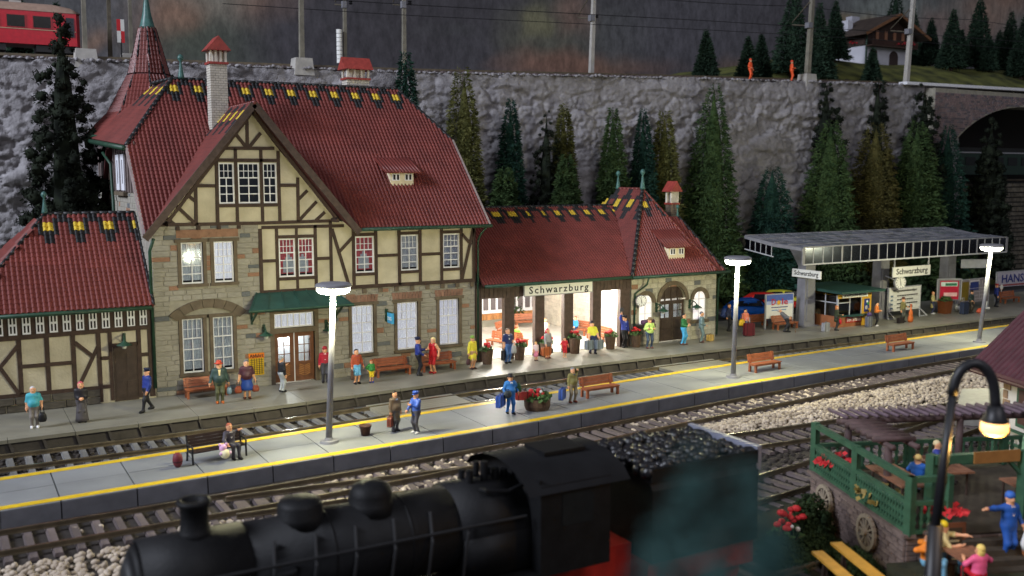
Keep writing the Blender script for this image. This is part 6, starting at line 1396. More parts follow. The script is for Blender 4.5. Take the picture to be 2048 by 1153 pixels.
# ---------------------------------------------------------------- rock wall, upper line, backdrop
def PX(px, py, Y):                                  # a point of the picture carried out to the vertical plane y = Y
    a, p = R(30.1), R(6.6); u, v = (px-1024)/1960, -(py-576.5)/1960
    f = Vector((math.sin(a)*math.cos(p), math.cos(a)*math.cos(p), -math.sin(p))); r = Vector((math.cos(a), -math.sin(a), 0)); d = f + r*u + r.cross(f)*v
    return CAM + d*((Y - CAM.y)/d.y)
WY = smooth_path([(-30, 74), (3.8, 72), (30.7, 70), (61, 67.6), (88, 66.0), (130, 64.5)])
WZ = smooth_path([(-30, 18.2), (3.8, 18.5), (30.7, 18.75), (61, 19.45), (88, 19.95), (130, 20.6)])
M['rock'] = mat('grey_rock', (0.215, 0.203, 0.212), 0.9, 0.1, 1.2, .9, col2=(0.37, 0.355, 0.365), bscale=7.0, det=14)
M['rock'].node_tree.nodes['Bump'].inputs['Distance'].default_value = .10; [setattr(n.inputs['Roughness'], 'default_value', .7) for n in M['rock'].node_tree.nodes if n.type == 'TEX_NOISE']
nx, nz = 860, 170; X = np.linspace(-16, 91, nx+1); T_ = np.linspace(0, 1, nz+1); V = []
for x in X:
    wy, wz = WY(x), WZ(x)
    for t in T_:
        z = -.6 + (wz + .6)*t; s = noise.noise((x*.10, z*.16, 1.3)); c = noise.noise((x*.30+5, z*.55, 4.7)); f = noise.noise((x*.85, z*1.7, 9.1)); q = noise.noise((x*2.3, z*3.6, 2.2)); q2 = noise.noise((x*4.6, z*6.5, 7.7))
        (f1, f2, *_), (pt, *_) = noise.voronoi((x*.33 + .35*c, z*.62 + .35*f, .5)); (g1, g2, *_), (pu, *_) = noise.voronoi((x*1.05 + .3*q, z*1.75 + .3*q2, 3.5))
        blk = noise.noise(pt*7.3)*.55 + noise.noise(pu*9.1)*.22 + .22*min(1, (f2-f1)*5) + .11*min(1, (g2-g1)*4)
        d = .6*s + .15*c + blk + .07*q + .05*q2 + .03*noise.noise((x*9, z*11, 1.1))
        V.append((x, wy - 1.2*(1-t) - d*(.35 + .65*min(1, (1-t)*6)), z + (.0 if t < 1 else .25*q)))
I = np.arange(nx)[:, None]*(nz+1) + np.arange(nz)[None]; I = I.ravel()
F = np.stack([I, I+nz+1, I+nz+2, I+1], 1)
struct('rock_wall', np_mesh('rock_wall', V, F, M['rock'], None, False))
st = []
for _ in range(900):                               # loose stones along the brink
    x = random.uniform(-12, 86); st.append((x, WY(x) + random.uniform(-.5, .9), WZ(x)+random.uniform(-.05, .05)))
stones('brink_stones', st, .06, .18, M['rock'])
sm = lambda t: (lambda q: q*q*(3-2*q))(min(1, max(0, t)))
def HZ(x, y): return WZ(x) + 4.5*sm((y - WY(x) - 4.5)/15)*sm((x-62)/26) + (.3*noise.noise((x*.2, y*.2, 0)) if x > 60 else 0)*sm((y-WY(x)-3)/3)
def sheet(name, x0, x1, m, ylo, yhi, nx, ny, dz=0):
    vs = []
    for i in range(nx+1):
        x = x0+(x1-x0)*i/nx; a = WY(x)+ylo; b = yhi
        for j in range(ny+1): y = a+(b-a)*j/ny; vs.append((x, y, HZ(x, y)+dz))
    fs = [(i*(ny+1)+j, (i+1)*(ny+1)+j, (i+1)*(ny+1)+j+1, i*(ny+1)+j+1) for i in range(nx) for j in range(ny)]
    return struct(name, MB().add(vs, fs), m, True)
M['soil'] = mat('dark_track_soil', (.065, .052, .038), .95, .4, .7, .6)
sheet('upper_track_bed', -30, 130, M['soil'], -.1, 80, 110, 6, -.03)
sheet('grass_hill', 62, 135, M['grass'], 4.2, 100, 70, 24, .02)
part('hill_path', sheet('hill_path', 66, 78, M['asphalt'], 5.5, 78, 8, 4, .10).data, None, None, kind='structure') if False else None
# upper track
UT = thing('upper_railway_track', 'dark railway track running along the top of the rock wall', 'railway track', (40, WY(40)+1.7, WZ(40)))
for off in (1.0, 2.4):
    b = MB(); xs = np.arange(-20, 90, 3.0)
    for a, c in zip(xs[:-1], xs[1:]): b.bar((a, WY(a)+off, WZ(a)+.30), (c, WY(c)+off, WZ(c)+.30), .1, .18, (0, 0, 1))
    part('rail', b, M['rail'], UT)
b = MB()
for x in np.arange(-20, 90, .62): b.box(x-.14, x+.14, WY(x)+.45, WY(x)+2.95, WZ(x)+.05, WZ(x)+.22)
part('sleepers', b, M['sleeper_b'], UT, kind='stuff')
# catenary masts and wires
M['mast'] = mat('concrete_mast', (.20, .185, .145), .8, .2, 2, .2); M['mast_w'] = mat('pale_mast', (.42, .40, .365), .7, .15, 2, .2); M['mast_b'] = mat('brown_mast', (.10, .085, .06), .8, .25, 3)
def mast(label, px, py, dy, m, block, w=.30, tilt=.12):
    w *= .62
    p = PX(px, py, 69); x = p.x; y = WY(x)+dy; p = PX(px, py, y); z = WZ(p.x)
    t = thing('catenary_mast', label, 'mast', (p.x, y, z), 'masts along the upper line')
    top = (p.x+tilt, y, z+11)
    part('pole', MB().hexa([(p.x-w, y-w, z), (p.x+w, y-w, z), (p.x+w, y+w, z), (p.x-w, y+w, z), (top[0]-w*.7, y-w*.7, z+11), (top[0]+w*.7, y-w*.7, z+11), (top[0]+w*.7, y+w*.7, z+11), (top[0]-w*.7, y+w*.7, z+11)]), m, t)
    if block: part('foundation', MB().hexa([(p.x-.75, y-.65, z-.5), (p.x+.75, y-.65, z-.5), (p.x+.75, y+.65, z-.5), (p.x-.75, y+.65, z-.5), (p.x-.62, y-.55, z+.75), (p.x+.62, y-.55, z+.75), (p.x+.62, y+.55, z+.75), (p.x-.62, y+.55, z+.75)]), M['mast_w'], t)
    part('bracket', MB().tube([(p.x, y, z+5.2), (p.x+.1, y+2.2, z+5.6)], .06, 6).tube([(p.x, y, z+7.4), (p.x+.1, y+2.2, z+5.8)], .05, 6), M['mast_b'], t)
    part('insulator', MB().lathe([(.08, 0), (.17, .08), (.08, .16), (.17, .24), (.08, .32)], (p.x+.55, y, z+5.3), 10), M['black'], t); part('collar', MB().box(p.x-w*1.15, p.x+w*1.15, y-w*1.15, y+w*1.15, z+5.0, z+5.5), M['steel'], t)
    return t, p.x, y, z
mast('olive concrete mast with a white block at the far left, right of the red railcar', 170, 100, .4, M['mast'], True, .24)
mast('brown mast between the far left white-footed mast and the red and white marker', 220, 102, 3.2, M['mast_b'], False, .22)
mast('thin grey mast directly left of the spire', 262, 98, 2.2, M['mast'], True, .2)
mast('olive mast with white concrete foot rising between the two chimneys', 604, 138, .3, M['mast'], True, .28)
mt, wx, wy_, wz_ = mast('grey mast carrying the white tension weight left of the rear chimney', 690, 126, 3.0, M['mast'], False, .22)
tw = thing('tension_weight', 'white segmented tension weight hanging beside a mast', 'weight', (wx-.45, wy_, wz_+.8))
for k in range(8): part('weight_disc', MB().cyl((wx-.5, wy_-.2, wz_+.8+k*.32), (wx-.5, wy_-.2, wz_+1.08+k*.32), .22, .22, 12), M['offwhite'], tw)
mast('olive mast behind the tree at the right end of the big roof', 808, 130, 1.4, M['mast'], False, .24)
mast('pale mast standing alone in the middle of the upper line', 1182, 142, 3.0, M['mast_w'], False, .30, .35)
mast('grey mast with white concrete foot between the orange worker and the chalet', 1614, 160, .5, M['mast'], True, .36, .5)
mast('white mast standing right in front of the chalet', 1812, 166, .4, M['mast_w'], False, .36, .7)
CW = thing('overhead_wire', 'thin overhead line wires strung along the upper railway', 'wire', (60, WY(60)+1.8, WZ(60)+5.4))
for nm, dz, dy, r in (('contact_wire', 5.35, 1.9, .030), ('messenger_wire', 7.3, 2.0, .030), ('contact_wire', 4.4, 1.0, .025)):
    b = MB(); xs = np.arange(18, 122, 3.0); 
    for a, c in zip(xs[:-1], xs[1:]):
        s = lambda x: (-.35*(1-((x % 24)/12-1)**2)) if nm[0] == 'm' else 0
        b.cyl((a, WY(a)+dy, WZ(a)+dz+s(a)), (c, WY(c)+dy, WZ(c)+dz+s(c)), r, r, 5)
    part(nm, b, M['black'], CW)
mk = thing('track_marker', 'red and white checkered marker board on a thin post left of the spire', 'marker', (10.8, 72.6, 18.7))
pm = PX(243, 100, 72.6)
part('post', MB().cyl((pm.x, 72.6, 18.7), (pm.x, 72.6, 20.2), .05, .05, 6), M['black'], mk)
for i in range(2):
    for j in range(2): part('field', MB().box(pm.x-.24+i*.24, pm.x+i*.24, 72.56, 72.62, 19.95+j*.78, 20.73+j*.78), paint(205, 35, 45) if (i+j) % 2 else M['offwhite'], mk)
# red railcar
RC = thing('red_railcar', 'red railcar with beige roof and large windows on the upper line', 'railcar', (1, 73.8, 19.2))
ry0, ry1, rx1, rz = 73.0, 75.4, 8.75, 19.55; rd = paint(190, 20, 42, .35)
part('body', MB().prism([(-14, ry0, rz), (rx1-.25, ry0, rz), (rx1, ry0+.6, rz), (rx1, ry1-.6, rz), (rx1-.25, ry1, rz), (-14, ry1, rz)], (0, 0, 2.15)), rd, RC)
part('roof', MB().add([(x, y, z) for x, f in ((-14, 1), (rx1-1.6, 1), (rx1-.5, .75), (rx1+.02, .15)) for y, z in ((ry0-.03, rz+2.15), (ry0+.25, rz+2.15+.42*f), (ry0+.9, rz+2.15+.62*f), (ry1-.9, rz+2.15+.62*f), (ry1-.25, rz+2.15+.42*f), (ry1+.03, rz+2.15))], [(i*6+j, i*6+j+1, (i+1)*6+j+1, (i+1)*6+j) for i in range(3) for j in range(5)] + [(18, 19, 20, 21, 22, 23)]), paint(150, 125, 110, .6), RC, True)
for k in range(9):
    x1 = rx1-1.75-k*1.55; b = MB().box(x1-1.2, x1, ry0-.03, ry0, rz+1.02, rz+1.88)
    w = part('window', b, paint(175, 25, 40, .35), RC); part('pane', MB().box(x1-1.12, x1-.08, ry0-.045, ry0-.031, rz+1.08, rz+1.82), paint(42, 40, 38, .15), w)
part('cab_window', MB().box(rx1-.9, rx1-.4, ry0-.04, ry0-.005, rz+.6, rz+1.85), paint(52, 55, 62, .15), RC)
part('front_window', MB().box(rx1, rx1+.03, ry0+.75, ry1-.75, rz+1.0, rz+1.85), paint(42, 42, 48, .15), RC)
part('stripe', MB().box(-14, rx1-.3, ry0-.02, ry0-.002, rz+.93, rz+.98), paint(190, 160, 130), RC); part('roof_vent', MB().box(4.6, 5.3, 74, 74.4, rz+2.7, rz+2.9), M['mast_w'], RC)
for x in (3.0, 7.2): part('bogie', MB().box(x-1.2, x+1.2, ry0+.15, ry1-.15, rz-.45, rz-.02), M['black'], RC)
part('underframe', MB().box(-6, 1.2, ry0+.3, ry1-.3, rz-.35, rz), M['black'], RC)
# orange track workers
for lb, px, py, l in (('track worker in orange with reflective bands left at the brink of the rock wall', 1498, 162, 0), ('track worker in orange overalls with arms folded near the concrete-footed mast', 1576, 165, 1)):
    p = PX(px, py, 67.6)
    person(lb, p.x, WY(p.x)+.05, .4 + .6*l, 1.9, (235, 90, 45), (235, 92, 45), None, ('beanie', (215, 70, 40)), (60, 40, 40), z=WZ(p.x), L=(-.28, -.2, 1.0) if l == 0 else (-.1, -.24, 1.1), Rr=(.28, -.12, .9) if l == 0 else (.1, -.24, 1.1), front=None, group=None, skin=1)
    b = MB()
    for zz in (1.05, 1.16): b.lathe([(.155, zz), (.155, zz+.05)], (p.x, WY(p.x)+.05, WZ(p.x)), 12, sx=1.15)
    tv = bpy.data.objects['person' if False else [o.name for o in bpy.data.objects if o.get('label') == lb][0]]
    me = b.mesh('reflective_band', M['offwhite']); me.transform(Matrix.Translation(-tv.location)); part('reflective_band', me, None, None).parent = tv
# brick bridge with the tunnel mouth, retaining wall, hidden carriage
M['brick'] = mat('violet_brick', (.30, .215, .215), .85, .25, 2, .3, rand=.22); M['brick_b'] = mat('dark_brick_b', (.16, .135, .15), .85, .25, 2, .3, rand=.2); M['wallstone'] = mat('retaining_stone', (.19, .17, .135), .9, .35, 2, .4, rand=.3)
BR = thing('brick_bridge', 'brick arched bridge with a dark wide opening and white coping at the far right', 'bridge', (98, 65, 10))
by = 64.8; ax_, az_, aw, ah = 101.5, 10.2, 13.6, 8.0
def arch_in(x, z): return z > az_ and ((x-ax_)/aw)**2 + ((z-az_)/ah)**2 > 1 or z > az_+ah
prof = [(86.6, 9.6)] + [(ax_ - aw*math.cos(R(a)), az_ + ah*math.sin(R(a))) for a in range(0, 91, 6)] + [(116, az_+ah), (116, 19.6), (86.6, 19.6)]
b = MB()
top = prof[1:-3]
for (xa, za), (xb, zb) in zip(top[:-1], top[1:]): b.hexa([(xa, by, za), (xb, by, zb), (xb, by+3, zb), (xa, by+3, za), (xa, by, 19.6), (xb, by, 19.6), (xb, by+3, 19.6), (xa, by+3, 19.6)])
b.box(86.4, ax_-aw, by, by+3, 5, 19.6); b.box(top[-1][0], 118, by, by+3, az_+ah, 19.6)
part('wall', b, M['mortar'], BR)
ashlar(BR, (86.4, by, 9.6), (1, 0, 0), (0, -1, 0), 20, 9.6, (), lambda a, z: arch_in(86.4+a, 9.6+z-.1) and 9.6+z > az_-.2 or 86.4+a < 87.8, (.16, .22), (.34, .62), .035, 150, (('brick', .7), ('brick_b', .35)), .02, 'brick', 'brickwork')
part('coping', MB().prism([(83, WY(83)-.8, 19.85), (118, by-.35, 20.0), (118, by+.6, 20.0), (83, WY(83)+.2, 19.85)], (0, 0, .28)), M['white'], BR)
part('tunnel_lining', MB().box(86, 118, 73, 73.3, 5, 19.5).box(86, 86.4, by+3, 73, 5, 19.5), M['dark_room'], BR)
GC = thing('green_carriage', 'dark green carriage standing in the shadow of the brick arch', 'carriage', (100, 69, 10.5))
part('body', MB().box(90.0, 112, 68, 70.6, 11.0, 13.4), paint(38, 62, 52), GC); part('roof', MB().prism([(90, 67.9, 13.4), (90, 68.5, 13.95), (90, 70.1, 13.95), (90, 70.7, 13.4)], (22, 0, 0)), paint(60, 62, 62), GC); part('roof_edge', MB().box(94, 112, 67.85, 67.95, 13.32, 13.46), M['steel_l'], GC)
for k in range(8): part('window', MB().box(91.2+k*2.5, 92.9+k*2.5, 67.95, 68.0, 12.0, 12.9), paint(25, 30, 30), GC)
RW = thing('retaining_wall', 'dark rough stone retaining wall below the tunnel mouth at the far right', 'wall', (96, 66, 0))
part('wall', MB().box(83.5, 118, 65.3, 68, -.6, 10.3), M['gap'], RW)
ashlar(RW, (83.5, 65.3, -.5), (1, 0, 0), (0, -1, 0), 22, 10.6, (), None, (.42, .6), (.7, 1.5), .16, 290, (('wallstone', 1),), .10)
part('track_ledge', MB().box(83.5, 118, 65.0, 68, 10.35, 10.5), M['soil'], RW)
# chalet
CH = thing('mountain_chalet', 'white and brown wooden chalet with balcony and red flowers on the grassy hill', 'chalet', (104, 87, 24.6))
hx0, hx1, hy0, hy1, hz = 100.4, 108.8, 85.5, 92.5, 24.5
part('ground_floor_wall', MB().box(hx0, hx1, hy0, hy1, hz-1, hz+2.55), mat('whitewash', (.72, .72, .80), .8, .08, .8), CH)
up_ = MB().prism([(hx0-.4, hy0-.1, hz+2.55), (hx1+.4, hy0-.1, hz+2.55), (hx1+.4, hy0-.1, hz+4.2), ((hx0+hx1)/2, hy0-.1, hz+6.2), (hx0-.4, hy0-.1, hz+4.2)], (0, hy1-hy0+.2, 0)); part('timber_storey', up_, mat('chalet_timber', (.055, .034, .027), .8, .25, 2, .3), CH)
xm = (hx0+hx1)/2
for s in (-1, 1):
    a = Vector((xm, hy0-1.5, hz+6.45)); e = Vector((xm+s*6.0, hy0-1.5, hz+3.75)); nrm = Vector((0, 10, 0))
    part('roof', MB().prism([a, e, e+Vector((0, 0, -.22)), a+Vector((0, 0, -.22))], nrm), mat('chalet_shingle', (.07, .05, .04), .8, .25, 1.5), CH); part('barge_board', MB().bar(a+Vector((0, -.05, -.15)), e+Vector((0, -.05, -.15)), .32, .12), paint(128, 88, 58), CH)
for x0, x1 in ((xm-2.7, xm-.6), (xm+.5, xm+2.6)):
    part('window', MB().box(x0+.55, x1-.55, hy0-.16, hy0-.1, hz+3.15, hz+4.3), paint(80, 55, 45), CH)
    for q in (x0, x1-.5): part('shutter', MB().box(q, q+.5, hy0-.2, hy0-.12, hz+3.1, hz+4.35), paint(178, 128, 98), CH)
bal = part('balcony', MB().box(hx0-.3, hx1-.3, hy0-1.2, hy0-.1, hz+2.3, hz+2.45).box(hx0-.3, hx1-.3, hy0-1.25, hy0-1.15, hz+3.0, hz+3.1), mat('balcony_wood', (.085, .052, .04), .8, .2, 3), CH)
for k in range(34): part('baluster', MB().box(hx0-.3+k*.25, hx0-.12+k*.25, hy0-1.22, hy0-1.17, hz+2.45, hz+3.0), paint(70, 48, 40), bal)
part('flowers', leaves(60, (xm+1.4, hy0-1.3, hz+2.6), 1.5, .5, .3, 9), paint(165, 35, 45), CH); part('flowers', leaves(40, (hx0-.3, hy0+1.5, hz+2.7), .8, .5, .3, 10), paint(165, 35, 45), CH)
part('door', MB().prism([(xm+.9+.8*math.cos(R(a)), hy0-.05, hz+1.3+.75*math.sin(R(a))) for a in range(0, 181, 20)] + [(xm+.1, hy0-.05, hz-.2), (xm+1.7, hy0-.05, hz-.2)], (0, .1, 0)), paint(75, 62, 60), CH)
part('arched_window', MB().prism([(xm-2.6+.38*math.cos(R(a)), hy0-.05, hz+1.6+.5*math.sin(R(a))) for a in range(0, 181, 20)] + [(xm-2.98, hy0-.05, hz+.6), (xm-2.22, hy0-.05, hz+.6)], (0, .1, 0)), paint(70, 55, 50), CH)
part('chimney', MB().box(xm-4.2, xm-3.3, hy0+3, hy0+4, hz+4.3, hz+5.9), paint(215, 215, 225), CH); part('chimney', MB().box(xm-1.2, xm+.2, hy0+5, hy0+6, hz+5.3, hz+6.9), paint(190, 190, 200), CH)
part('downpipe', MB().cyl((hx0-.15, hy0-.15, hz), (hx0-.15, hy0-.15, hz+4), .12, .12, 8), M['gutter'], CH)
# printed mountain backdrop
def backdrop():
    x0, x1, z0, z1, Y = -45, 260, 12, 92, 108.0; nx, nz = 420, 110
    blobs = [(420, 20, 120, 55, (112, 105, 92), .8), (545, 15, 55, 38, (122, 88, 70), .9), (330, 45, 60, 40, (118, 82, 62), .8), (440, 95, 110, 40, (62, 68, 58), .9), (640, 80, 120, 70, (56, 53, 60), 1), (880, 62, 60, 12, (86, 92, 88), .7), (800, 30, 170, 80, (58, 54, 60), .9),
             (1100, 70, 55, 60, (82, 80, 70), .9), (1140, 30, 30, 30, (120, 92, 82), .8), (1075, 45, 10, 25, (115, 110, 78), .7), (1120, 130, 80, 18, (118, 82, 68), .9), (1250, 135, 70, 14, (122, 84, 64), .9), (1240, 70, 60, 50, (82, 84, 82), .6), (1400, 60, 130, 70, (78, 75, 84), .9), (1600, 50, 90, 70, (74, 70, 78), .9),
             (1720, 45, 45, 10, (138, 118, 90), 1), (1780, 15, 70, 25, (118, 124, 122), .9), (1900, 60, 55, 30, (142, 108, 98), .8), (1950, 20, 60, 30, (118, 112, 108), .8), (2010, 20, 50, 40, (150, 112, 92), .7), (2040, 70, 40, 40, (112, 112, 110), .8), (1850, 110, 60, 40, (112, 112, 116), .8), (220, 60, 50, 40, (70, 68, 72), .9), (200, 85, 30, 20, (118, 86, 66), .7), (60, 40, 80, 60, (66, 66, 68), .9), (1480, 135, 40, 14, (112, 88, 76), .7)]
    a, p = R(30.1), R(6.6); f = Vector((math.sin(a)*math.cos(p), math.cos(a)*math.cos(p), -math.sin(p))); r = Vector((math.cos(a), -math.sin(a), 0)); u = r.cross(f)
    Xg = np.linspace(x0, x1, nx+1); Zg = np.linspace(z0, z1, nz+1)
    XX, ZZ = np.meshgrid(Xg, Zg, indexing='ij'); d = np.stack([XX-CAM.x, np.full_like(XX, Y), ZZ-CAM.z], -1)
    w = d @ np.array(f); U = 1024 + 1960*(d @ np.array(r))/w; Vp = 576.5 - 1960*(d @ np.array(u))/w
    col = np.ones(XX.shape + (3,))*np.array(rgb(66, 63, 70)); 
    wob = np.array([[noise.noise((x*.09, z*.13, 3)) for z in Zg] for x in Xg]); wob2 = np.array([[noise.noise((x*.3, z*.35, 8)) for z in Zg] for x in Xg])
    for (bx, bz, sx, sz, c, wt) in blobs:
        g = np.exp(-.5*((U-bx+wob*40+wob2*22)/sx)**2 - .5*((Vp-bz+wob2*16)/sz)**2); g = np.clip(g*1.5-.18, 0, 1)[..., None]*wt
        col = col*(1-g) + np.array(rgb(*c))*g
    lum = col.mean(-1, keepdims=True); col = (lum + (col-lum)*.8)*np.array([.98, 1.0, .94])*1.5
    V = np.stack([XX, np.full_like(XX, Y), ZZ], -1).reshape(-1, 3)
    I = (np.arange(nx)[:, None]*(nz+1) + np.arange(nz)[None]).ravel(); F = np.stack([I, I+nz+1, I+nz+2, I+1], 1)
    m = bpy.data.materials.new('printed_backdrop'); m.use_nodes = True; nt = m.node_tree; b = nt.nodes['Principled BSDF']; b.inputs['Roughness'].default_value = .75
    at = nt.nodes.new('ShaderNodeAttribute'); at.attribute_name = 'picture'; tc = nt.nodes.new('ShaderNodeTexCoord'); mp = nt.nodes.new('ShaderNodeMapping'); mp.inputs['Scale'].default_value = (1, 1, .45)
    nz_ = nt.nodes.new('ShaderNodeTexNoise'); nz_.inputs['Scale'].default_value = 1.1; nz_.inputs['Detail'].default_value = 8; nz_.inputs['Roughness'].default_value = .8
    mr = nt.nodes.new('ShaderNodeMapRange'); mr.inputs['From Min'].default_value = .3; mr.inputs['From Max'].default_value = .7; mr.inputs['To Min'].default_value = .45; mr.inputs['To Max'].default_value = 1.55
    mx = nt.nodes.new('ShaderNodeMix'); mx.data_type = 'RGBA'; mx.blend_type = 'MULTIPLY'; mx.inputs[0].default_value = 1
    nt.links.new(tc.outputs['Object'], mp.inputs[0]); nt.links.new(mp.outputs[0], nz_.inputs['Vector']); nt.links.new(nz_.outputs['Fac'], mr.inputs['Value'])
    nt.links.new(at.outputs['Color'], mx.inputs[6]); nt.links.new(mr.outputs[0], mx.inputs[7]); nt.links.new(mx.outputs[2], b.inputs['Base Color'])
    me = np_mesh('mountain_backdrop', V, F, m)
    ca = me.color_attributes.new('picture', 'FLOAT_COLOR', 'POINT'); ca.data.foreach_set('color', np.concatenate([col.reshape(-1, 3), np.ones((len(V), 1))], 1).astype(np.float32).ravel())
    struct('mountain_backdrop', me)
backdrop()
# ---------------------------------------------------------------- trees
def tmat(n, a, b, s=1.3):
    m = mat(n, a, .9, 0, s, 0, col2=b, det=3, rand=.15, spec=.15); return m
TM = {'green': tmat('conifer_green', (.018, .038, .013), (.060, .098, .034)), 'olive': tmat('conifer_olive', (.036, .042, .012), (.120, .118, .038)), 'teal': tmat('conifer_teal', (.009, .030, .022), (.026, .068, .046)), 'dark': tmat('foam_dark', (.006, .008, .006), (.020, .027, .016)), 'pine': tmat('plateau_pine', (.012, .026, .016), (.036, .066, .040)), 'near': tmat('near_conifer', (.030, .075, .072), (.036, .080, .076)), 'bush': tmat('hedge_green', (.012, .024, .010), (.035, .058, .022)), 'brown': tmat('conifer_brown', (.040, .040, .012), (.090, .078, .026))}
def conifer(label, x, y, z0, h, r, kind, seed, n=5200, group=None, name='conifer', cat='tree', lean=0.0, bl=.36, power=.85, base=.06, core=0):
    rs = np.random.RandomState(seed); t = thing(name, label, cat, (x, y, z0), group)
    part('trunk', MB().cyl((x, y, z0), (x+lean, y, z0+h*.97), r*.13+.03, .02, 7), M['trunk'], t)
    foam = kind in ('dark', 'bush')
    if foam:
        m_ = 460; tt = 1-rs.uniform(0, 1, m_)**.62; an = rs.uniform(0, 6.28, m_)
        Rr_ = r*np.clip((1-tt)**power, .14, 1)*(.55+.45*rs.uniform(0, 1, m_)) * (1 + .28*np.sin(an*2+seed))
        cen = np.stack([x+lean*tt+Rr_*np.cos(an), y+Rr_*np.sin(an), z0+h*(base+(1-base)*tt)], 1); cr = (.15+.24*(1-tt))*r*.46*rs.uniform(.5, 1.35, m_)
        k = max(10, n//m_); dirs = rs.normal(0, 1, (m_, k, 3)); dirs /= np.linalg.norm(dirs, axis=2, keepdims=True)
        P = (cen[:, None] + dirs*cr[:, None, None]*rs.uniform(.8, 1.12, (m_, k, 1))).reshape(-1, 3); D = dirs.reshape(-1, 3)
        D = D*.35 + rs.normal(0, .6, D.shape); D /= np.linalg.norm(D, axis=1, keepdims=True); ln = np.repeat(cr, k)*.5; wd = ln*.6; blob = (cen, cr)
    else:
        tt = 1-rs.uniform(0, 1, n)**.60; an = rs.uniform(0, 6.28, n)
        lay = h/.75; ph = (tt*lay) % 1; env = r*np.clip(1-tt, .03, 1)**power*(.74+.26*(1-ph)) * (1+.12*np.sin(an*3+seed)+.10*np.sin(an*5+tt*40))
        q = rs.uniform(.55, 1, n)**.5; P = np.stack([x+lean*tt+env*q*np.cos(an), y+env*q*np.sin(an), z0+h*(base+(1-base)*tt)+rs.normal(0, .05, n)], 1)
        D = np.stack([np.cos(an), np.sin(an), rs.uniform(-.55, .35, n)], 1) + rs.normal(0, .45, (n, 3)); D /= np.linalg.norm(D, axis=1, keepdims=True)
        ln = bl*rs.uniform(.5, 1.2, n)*(.55+.45*(1-tt)); wd = ln*.42
    S_ = np.cross(D, rs.normal(0, 1, D.shape)); S_ /= np.linalg.norm(S_, axis=1, keepdims=True)+1e-9
    V = np.stack([P - S_*wd[:, None]*.5, P + S_*wd[:, None]*.5, P + D*ln[:, None] + S_*wd[:, None]*.12, P + D*ln[:, None] - S_*wd[:, None]*.12], 1).reshape(-1, 3)
    F = np.arange(len(V)).reshape(-1, 4)
    if foam:                                          # solid foam clumps under the loose specks
        cv = (IV[None]*(1+rs.uniform(-.4, .4, (m_, len(IV), 1)))*(cr*.74)[:, None, None] + cen[:, None]).reshape(-1, 3); cf = (IF[None] + (np.arange(m_)*len(IV))[:, None, None]).reshape(-1, 3)
        part('clumps', np_mesh('clumps', cv, cf, TM[kind]), None, t)
    core = MB().lathe([(r*(core or (.40 if foam else .46))*(1-q)**power*(1 if q < .9 else .5), h*(base+(.97-base)*q)) for q in (0, .2, .4, .6, .8, .93)] + [(.01, h*.97)], (x+lean*.4, y, z0), 9)
    part('inner_branches', core, TM[kind], t); part('crown', np_mesh('crown', V, F, TM[kind]), None, t)
    return t
g1 = 'conifers along the foot of the rock wall'
for i, (px, py, Y, r, kind, lb, ln) in enumerate([
    (930, 135, 66, 1.75, 'olive', 'yellow-green conifer at the right end of the big roof, tallest there', -.2),
    (1020, 197, 66, 1.45, 'teal', 'blue-green conifer behind the left end of the hall roof', .1),
    (1093, 220, 65.5, 1.7, 'dark', 'blackish foam tree behind the hall roof between two greener ones', 0),
    (1126, 207, 66.5, 1.3, 'olive', 'slim olive conifer right behind the blackish tree at the hall', .1),
    (1226, 214, 66, 1.6, 'green', 'bushy-topped green conifer behind the hall roof, left of the blue-green one', 0),
    (1287, 216, 66, 1.5, 'teal', 'blue-green conifer behind the pavilion finials', 0),
    (1330, 222, 66, 1.6, 'olive', 'olive conifer between the pavilion finials and its brick chimney', 0),
    (1428, 166, 65, 2.6, 'green', 'tallest and widest green conifer, right behind the pavilion chimney', .1),
    (1010, 333, 63.6, 1.5, 'green', 'short light green conifer at the left end of the hall roof', 0),
    (1133, 306, 63.6, 1.5, 'green', 'short light green conifer behind the middle of the hall roof', 0),
    (810, 100, 67.5, 1.5, 'teal', 'narrow blue-green conifer rising behind the right end of the big roof ridge', 0),
    (1545, 333, 63.5, 2.1, 'teal', 'dark blue-green conifer left behind the glazed platform roof', 0),
    (1652, 158, 66, 2.6, 'dark', 'blackish foam tree before the rock wall, leftmost of the tall dark three', .3),
    (1663, 240, 63, 2.7, 'green', 'bright green conifer in front of the leftmost tall dark tree', 0),
    (1756, 146, 66, 2.5, 'dark', 'blackish foam tree in front of the chalet hill, middle of the tall dark three', .3),
    (1753, 246, 63, 2.6, 'brown', 'olive-brown conifer behind the middle of the glazed platform roof', 0),
    (1852, 160, 64, 2.7, 'dark', 'blackish foam tree left of the brick bridge, rightmost of the tall dark three', -.1),
    (1836, 240, 62.6, 2.8, 'green', 'bright green conifer behind the right half of the glazed platform roof', 0),
    (1898, 247, 62.6, 2.3, 'teal', 'dark green conifer in front of the left edge of the brick arch', 0),
    (1985, 238, 62.6, 2.6, 'dark', 'very dark foam tree in front of the tunnel opening', 0),
    (116, 16, 63, 2.75, 'dark', 'huge blackish foam tree left of the spire, hiding part of the red railcar', .1),
    (328, 105, 67.5, 1.6, 'dark', 'dark tree peeping out right of the spire', 0), (690, 148, 67, 1.2, 'dark', 'dark tree tip left of the rear chimney', 0)]):
    p = PX(px, py, Y); conifer(lb, p.x, Y, -.5, p.z+.5, r*(1.28 if kind != 'dark' else 1.1), kind, 100+i, 20000 if kind == 'dark' else 16000, g1, lean=ln, power=random.uniform(.42, .62), bl=random.uniform(.40, .56))
g2 = 'conifers on the upper hillside'
